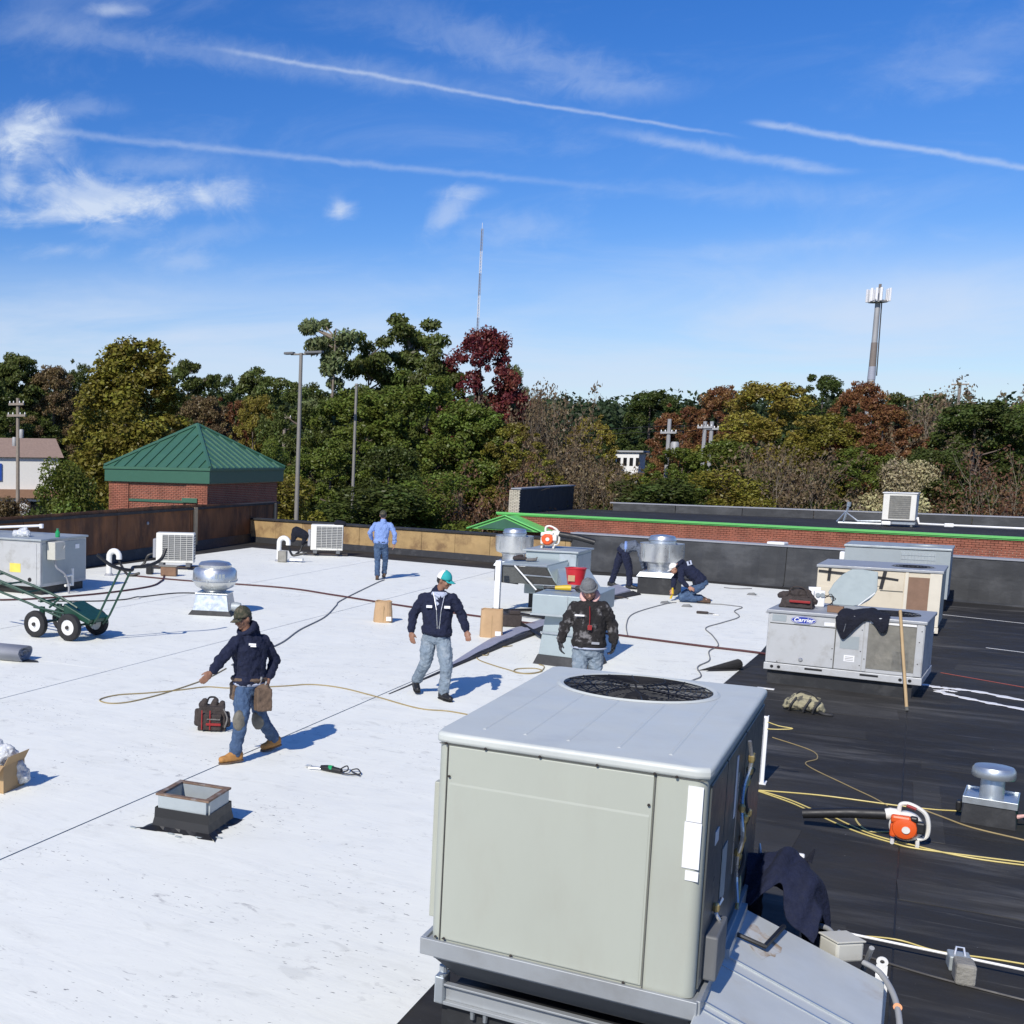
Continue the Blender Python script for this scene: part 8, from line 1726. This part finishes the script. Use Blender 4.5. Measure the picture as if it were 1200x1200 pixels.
        for r_ in (0, .5, 1):
            for k in range(9):
                a = -1.05+2.1*k/8; vs.append(hp((.078+.004*r_)*math.sin(a), .085*math.cos(a)+.075*r_*math.cos(a*.9)+.006, .026-.016*r_-.014*abs(math.sin(a))))
        c.add(vs, [(i*9+k, i*9+k+1, (i+1)*9+k+1, (i+1)*9+k) for i in range(2) for k in range(8)]); vo = fixn(c.build('brim', 'camo' if hatm == 'camo' else ('teal' if hatm == 'teal' else hatm), co, smooth=True)); s_ = vo.modifiers.new('s', 'SOLIDIFY'); s_.thickness = .006
        c = MB(); c.lathe([(.010, 0), (.008, .006), (.001, .008)], 8, mtx=Matrix.Translation(hp(0, -.004, .131)) @ rot.to_4x4()); c.build('cap_button', hatm, co)
        if hatm == 'teal':
            c = MB(); vs = []
            for i in range(5):
                th = .25+i/4*1.33
                for k in range(11):
                    a = math.pi+k/10*math.pi; a = math.pi*1.02+k/10*math.pi*.96; vs.append(hp(.0925*math.sin(th)*math.cos(a), .108*math.sin(th)*math.sin(a)-.004, .020+.1155*math.cos(th)))
            c.add(vs, [(i*11+k, i*11+k+1, (i+1)*11+k+1, (i+1)*11+k) for i in range(4) for k in range(10)]); fixn(c.build('mesh_back', 'cap_white', co, smooth=True))
    elif hat == 'beanie':
        c = MB(); c.ell(hp(0, -.012, .040), (.092, .106, .102), rot); c.capsule(hp(0, -.01, .10), hp(0, -.02, .135), .05, .03); ca = skin('beanie', c, hatm, t, .009, 2, .008, .03)
        c = MB(); n = 24; c.tube([hp(.094*math.cos(a), .106*math.sin(a)-.012, .018+.012*math.sin(a)) for a in np.linspace(0, 6.283, n+1)[:-1]], .015, 8, closed=True); c.build('cuff', hatm, ca, smooth=True)
    t['_f'] = 0; del t['_f']
    return t, J, dict(H=H_, F=Fv, S=Sd, U=Uh, nk=nk, Ss=Ss, ax=ax1, ax0=ax0, Sh=Sh, rot=rot)
def patch(name, par, c, n, upv, w, h, mt, th=.004):
    n = V3(n).normalized(); s = V3(upv).cross(n).normalized(); u = n.cross(s).normalized(); m_ = MB(); q = Matrix((s, u, n)).transposed().to_4x4()
    m_.box((0, 0, 0), (w, h, th), mtx=Matrix.Translation(V3(c)) @ q); return m_.build(name, mt, par, bevel=.001)

P1 = dict(head=(-0.04,0.0,1.51), neck=(0.0,0.02,1.365), chest=(0.035,0.02,1.20), waist=(0.05,0.04,0.93), pelvis=(0.055,0.05,0.82), shR=(-0.12,-0.10,1.30), elR=(-0.25,-0.20,1.10), wrR=(-0.35,-0.33,0.98), haR=(-0.41,-0.40,0.92), shL=(0.20,0.14,1.29), elL=(0.31,0.20,1.03), wrL=(0.25,0.05,0.86), haL=(0.20,-0.02,0.80), hipR=(-0.02,0.0,0.79), knR=(-0.03,-0.16,0.46), anR=(-0.09,-0.20,0.10), toR=(-0.26,-0.30,0.03), hipL=(0.12,0.10,0.78), knL=(0.17,0.16,0.42), anL=(0.33,0.42,0.12), toL=(0.20,0.30,0.03))
t, J, B = person('man in navy hoodie, camouflage cap, knee pads and tan boots walking with a tool belt', (-5.79, 11.08), 0.482, P1, (-.72, -.62, -.25), top='navy', legs='jeans', boot='boot_tan', skinm='skin', hat='cap', hatm='camo', glasses=True, hood='navy', curl=.6, jk=1.05, baggy=1.08)
bf = V3((-.55, -.80, 0)).normalized(); bs = V3((-.80, .55, 0)).normalized()
fr = lambda a, b_, z: V3((0.045, 0.045, 0))+bs*a+bf*b_+V3((0, 0, z))
patch('chest_logo', t, V3((.02, .02, 1.25))+V3((.045, -.155, 0)), (-.1, -1, .1), (0, 0, 1), .075, .022, 'white_label'); patch('chest_logo', t, V3((.02, .02, 1.23))+V3((.055, -.157, 0)), (-.1, -1, .1), (0, 0, 1), .06, .012, 'white_label')
m_ = MB(); m_.tube([(0.045+.187*math.cos(a)*math.cos(.45)-.145*math.sin(a)*-math.sin(.45)*-1, 0.045+.187*math.cos(a)*math.sin(.45)*1+.145*math.sin(a)*math.cos(.45), .86) for a in np.linspace(0, 6.283, 33)[:-1]], .024, 6, closed=True); m_.build('tool_belt', 'leather', t, smooth=True)
m_ = MB(); m_.tube([(0.045+.178*math.cos(a)*math.cos(.45)+.135*math.sin(a)*-math.sin(.45), 0.045+.178*math.cos(a)*math.sin(.45)+.135*math.sin(a)*math.cos(.45), .815) for a in np.linspace(0, 6.283, 33)[:-1]], .022, 6, closed=True); m_.build('shirt_hem', 'shirt_grey', t, smooth=True)
for c, sz in (((.19, -.06, .66), (.17, .12, .24)), ((-.10, -.02, .72), (.10, .11, .16))):
    mb_ = MB(); mb_.box(c, sz, rz=.35); mb_.capsule((c[0]-.03, c[1], c[2]+sz[2]*.5), (c[0]+.03, c[1], c[2]+sz[2]*.55), .04, .04); o_ = skin('tool_pouch', mb_, 'leather', t, .010, 2, .02, .05)
m_ = MB(); m_.tube([(.15, -.05, .80), (.17, -.08, .90)], .012, 6); m_.tube([(.20, -.07, .78), (.22, -.10, .86)], .010, 6); m_.build('tool_handle', 'silver', t)
for s_, d in (('R', (-.5, -.85, .1)), ('L', (-.5, -.85, .1))):
    kn = J['kn'+s_]; q = MB(); q.ell(kn+V3(d).normalized()*.045+V3((0, 0, -.02)), (.075, .06, .12), Matrix.Rotation(.5, 3, 'Z')); skin('knee_pad', q, 'kneepad', t, .009, 2, .012, .04)
P2 = dict(head=(0.075,0.0,1.585), neck=(0.02,0.03,1.44), chest=(0.0,0.03,1.25), waist=(0.01,0.0,0.95), pelvis=(0.0,0.0,0.86), shR=(-0.20,0.02,1.37), elR=(-0.31,0.06,1.09), wrR=(-0.33,0.0,0.87), haR=(-0.31,-0.03,0.77), shL=(0.21,-0.0,1.38), elL=(0.32,0.03,1.12), wrL=(0.38,-0.08,0.93), haL=(0.41,-0.13,0.84), hipR=(-0.09,0.02,0.80), knR=(-0.12,0.03,0.45), anR=(-0.24,0.25,0.16), toR=(-0.20,0.05,0.03), hipL=(0.09,-0.02,0.80), knL=(0.15,-0.17,0.45), anL=(0.13,-0.15,0.09), toL=(0.25,-0.33,0.03))
t, J, B = person('man in navy jacket with two white patches, teal and white cap and pale jeans, striding', (-5.24, 15.48), 0.326, P2, (.88, -.48, -.05), top='navy', legs='jeans_pale', boot='black', skinm='skin', hat='cap', hatm='teal', glasses=True, curl=.5, jk=1.08, belly=1.18, baggy=1.14, sleeve=1.05)
for x in (-.105, .125): patch('chest_patch', t, (x, -.150, 1.24), (.05, -1, .08), (0, 0, 1), .075, .034, 'white_label', .012)
m_ = MB(); m_.hexa([(.010, -.155, .96), (.035, -.165, .96), (.035, -.05, .96), (.010, -.05, .96)], [(-.055, -.085, 1.43), (.085, -.085, 1.43), (.085, -.03, 1.43), (-.055, -.03, 1.43)]); m_.build('shirt_front', 'shirt_grey', t, bevel=.01)
m_ = MB(); m_.tube([(.01, -.162, .95), (-.01, -.155, 1.2), (-.06, -.085, 1.42)], .006, 5); m_.tube([(.035, -.167, .95), (.05, -.155, 1.2), (.09, -.085, 1.42)], .006, 5); m_.build('zipper', 'silver', t)
m_ = MB(); m_.tube([(-.07, -.05, 1.41), (-.02, -.09, 1.39), (.03, -.10, 1.37)], .025, 6); m_.tube([(.10, -.05, 1.41), (.07, -.09, 1.39), (.04, -.10, 1.37)], .025, 6); m_.build('collar', 'shirt_grey', t, smooth=True)
m_ = MB(); m_.lathe([(.152, 0), (.156, .02), (.152, .04)], 24, c=(.0, 0, .90), caps=False); m_.build('belt', 'black', t)
P3 = dict(head=(0.0,0.0,1.67), neck=(0.01,0.0,1.52), chest=(-0.01,0.0,1.36), waist=(-0.03,0.0,1.04), pelvis=(-0.03,0.0,0.95), shL=(-0.21,0.0,1.46), elL=(-0.32,-0.06,1.22), wrL=(-0.26,0.12,1.03), haL=(-0.23,0.20,0.95), shR=(0.22,0.0,1.46), elR=(0.31,-0.05,1.20), wrR=(0.31,0.05,0.94), haR=(0.30,0.08,0.82), hipL=(-0.11,0.0,0.90), knL=(-0.10,0.0,0.48), anL=(-0.09,-0.05,0.09), toL=(-0.09,0.12,0.03), hipR=(0.06,0.0,0.90), knR=(0.10,0.10,0.50), anR=(0.08,0.25,0.13), toR=(0.06,0.42,0.03))
t, J, B = person('man in light blue shirt, jeans and olive cap walking away towards the tan parapet', (-11.48, 29.38), 0.373, P3, (.05, 1, -.12), top='shirt_blue', legs='jeans', boot='boot_brown', skinm='skin_lt', hat='cap', hatm='camo', curl=.5, jk=1.02, baggy=1.05)
m_ = MB(); m_.tube([(-.03+.172*math.cos(a), .132*math.sin(a), .985) for a in np.linspace(0, 6.283, 29)[:-1]], .018, 6, closed=True); m_.build('belt', 'black', t, smooth=True)
P4 = dict(head=(-0.09,-0.07,1.625), neck=(-0.07,0.02,1.50), chest=(-0.07,0.03,1.33), waist=(-0.06,0.0,1.00), pelvis=(-0.06,0.0,0.90), shR=(-0.255,0.0,1.42), elR=(-0.34,0.05,1.15), wrR=(-0.385,-0.06,0.95), haR=(-0.38,-0.10,0.85), shL=(0.115,0.0,1.43), elL=(0.20,0.05,1.18), wrL=(0.235,-0.04,0.97), haL=(0.22,-0.08,0.87), hipR=(-0.15,0.0,0.84), knR=(-0.14,-0.12,0.46), anR=(-0.13,-0.02,0.09), toR=(-0.13,-0.18,0.03), hipL=(0.03,0.0,0.84), knL=(0.04,0.05,0.46), anL=(0.06,0.20,0.12), toL=(0.06,0.06,0.03))
t, J, B = person('man in spattered black hoodie and grey beanie looking down behind the big unit', (-3.21, 15.37), 0.206, P4, (.12, -.80, -.60), top='hoodie_black', legs='jeans_pale', boot='boot_brown', skinm='skin_lt', hat='beanie', hatm='beanie', gloves='black', hood='pink', curl=.8, jk=1.08, sleeve=1.12)
patch('chest_print', t, (-.18, -.142, 1.30), (-.05, -1, .1), (0, 0, 1), .11, .020, 'white_label', .008); patch('hem_print', t, (.02, -.160, .97), (0, -1, 0), (0, 0, 1), .09, .03, 'membrane_grey', .006)
m_ = MB(); m_.tube([(-.07, -.145, 1.42), (-.06, -.160, 1.28), (-.06, -.165, 1.16)], .005, 5); m_.build('zipper', 'red', t)
m_ = MB(); m_.b2(-.08, -.03, -.172, -.164, 1.13, 1.19); m_.build('pull_tag', 'red', t, bevel=.003)
m_ = MB(); m_.tube([(-.055+.198*math.cos(a), .152*math.sin(a), .895) for a in np.linspace(0, 6.283, 29)[:-1]], .012, 6, closed=True); m_.build('shirt_hem', 'shirt_grey', t, smooth=True)
P5 = dict(head=(0.55,-0.03,0.88), neck=(0.46,0.0,1.00), chest=(0.30,0.0,1.07), waist=(0.09,0.0,1.03), pelvis=(0.02,0.0,0.96), shR=(0.40,-0.17,1.01), elR=(0.44,-0.20,0.73), wrR=(0.50,-0.10,0.52), haR=(0.54,-0.06,0.44), shL=(0.40,0.17,1.02), elL=(0.47,0.20,0.76), wrL=(0.54,0.10,0.52), haL=(0.56,0.08,0.44), hipR=(0.05,-0.09,0.88), knR=(0.17,-0.10,0.48), anR=(0.20,-0.08,0.09), toR=(0.34,-0.12,0.03), hipL=(-0.03,0.10,0.88), knL=(-0.13,0.13,0.48), anL=(-0.22,0.12,0.12), toL=(-0.08,0.08,0.03))
t, J, B = person('man in grey top and navy trousers bending over behind the right exhaust fan', (-6.00, 31.40), 0.189, P5, (.75, -.1, -.75), up=(.65, 0, .1), top='jacket_grey', legs='navy', boot='black', skinm='skin_lt', curl=.7, baggy=1.15)
m_ = MB(); m_.tube([(.06+.0*a, .165*math.cos(a), 1.0+.145*math.sin(a)) for a in np.linspace(0, 6.283, 25)[:-1]], .035, 6, closed=True); m_.build('shirt_tail', 'shirt_blue', t, smooth=True)
P6 = dict(head=(-0.37,0.0,0.74), neck=(-0.27,0.0,0.82), chest=(-0.12,0.0,0.76), waist=(0.12,0.0,0.56), pelvis=(0.20,0.0,0.46), shR=(-0.24,-0.19,0.76), elR=(-0.20,-0.29,0.50), wrR=(-0.05,-0.28,0.36), haR=(0.02,-0.28,0.33), shL=(-0.24,0.19,0.77), elL=(-0.35,0.17,0.49), wrL=(-0.36,0.02,0.27), haL=(-0.38,-0.02,0.18), hipR=(0.20,-0.10,0.38), knR=(-0.16,-0.17,0.09), anR=(0.24,-0.18,0.10), toR=(0.42,-0.18,0.09), hipL=(0.18,0.10,0.38), knL=(-0.18,0.15,0.10), anL=(0.24,0.14,0.10), toL=(0.40,0.14,0.10))
t, J, B = person('man in navy hoodie with white back print and white cap kneeling by the right fan', (-4.14, 29.45), 0.140, P6, (-.85, -.25, -.45), up=(-.5, 0, .8), top='navy', legs='jeans', boot='boot_brown', skinm='skin_lt', hat='cap', hatm='cap_white', curl=.8, jk=1.08, baggy=1.05, hood='navy')
patch('back_print', t, (-.06, -.10, .885), (-.35, -.55, .8), (-.8, 0, -.3), .15, .10, 'shirt_grey', .014); patch('back_print', t, (-.06, -.108, .893), (-.35, -.55, .8), (-.8, 0, -.3), .11, .03, 'navy', .012)
m_ = MB(); m_.tube([(-.40, -.04, .05), (-.36, -.03, .17), (-.37, -.02, .30)], [.022, .026, .02], 10); hn = m_.build('hand_roller', 'yellow_tool', None, smooth=True)
tag(hn, 'yellow handled seam tool gripped by the kneeling man in front of the fan curb', 'tool'); hn.location = (-4.14, 29.45, .014); hn.rotation_euler = (0, 0, .14)
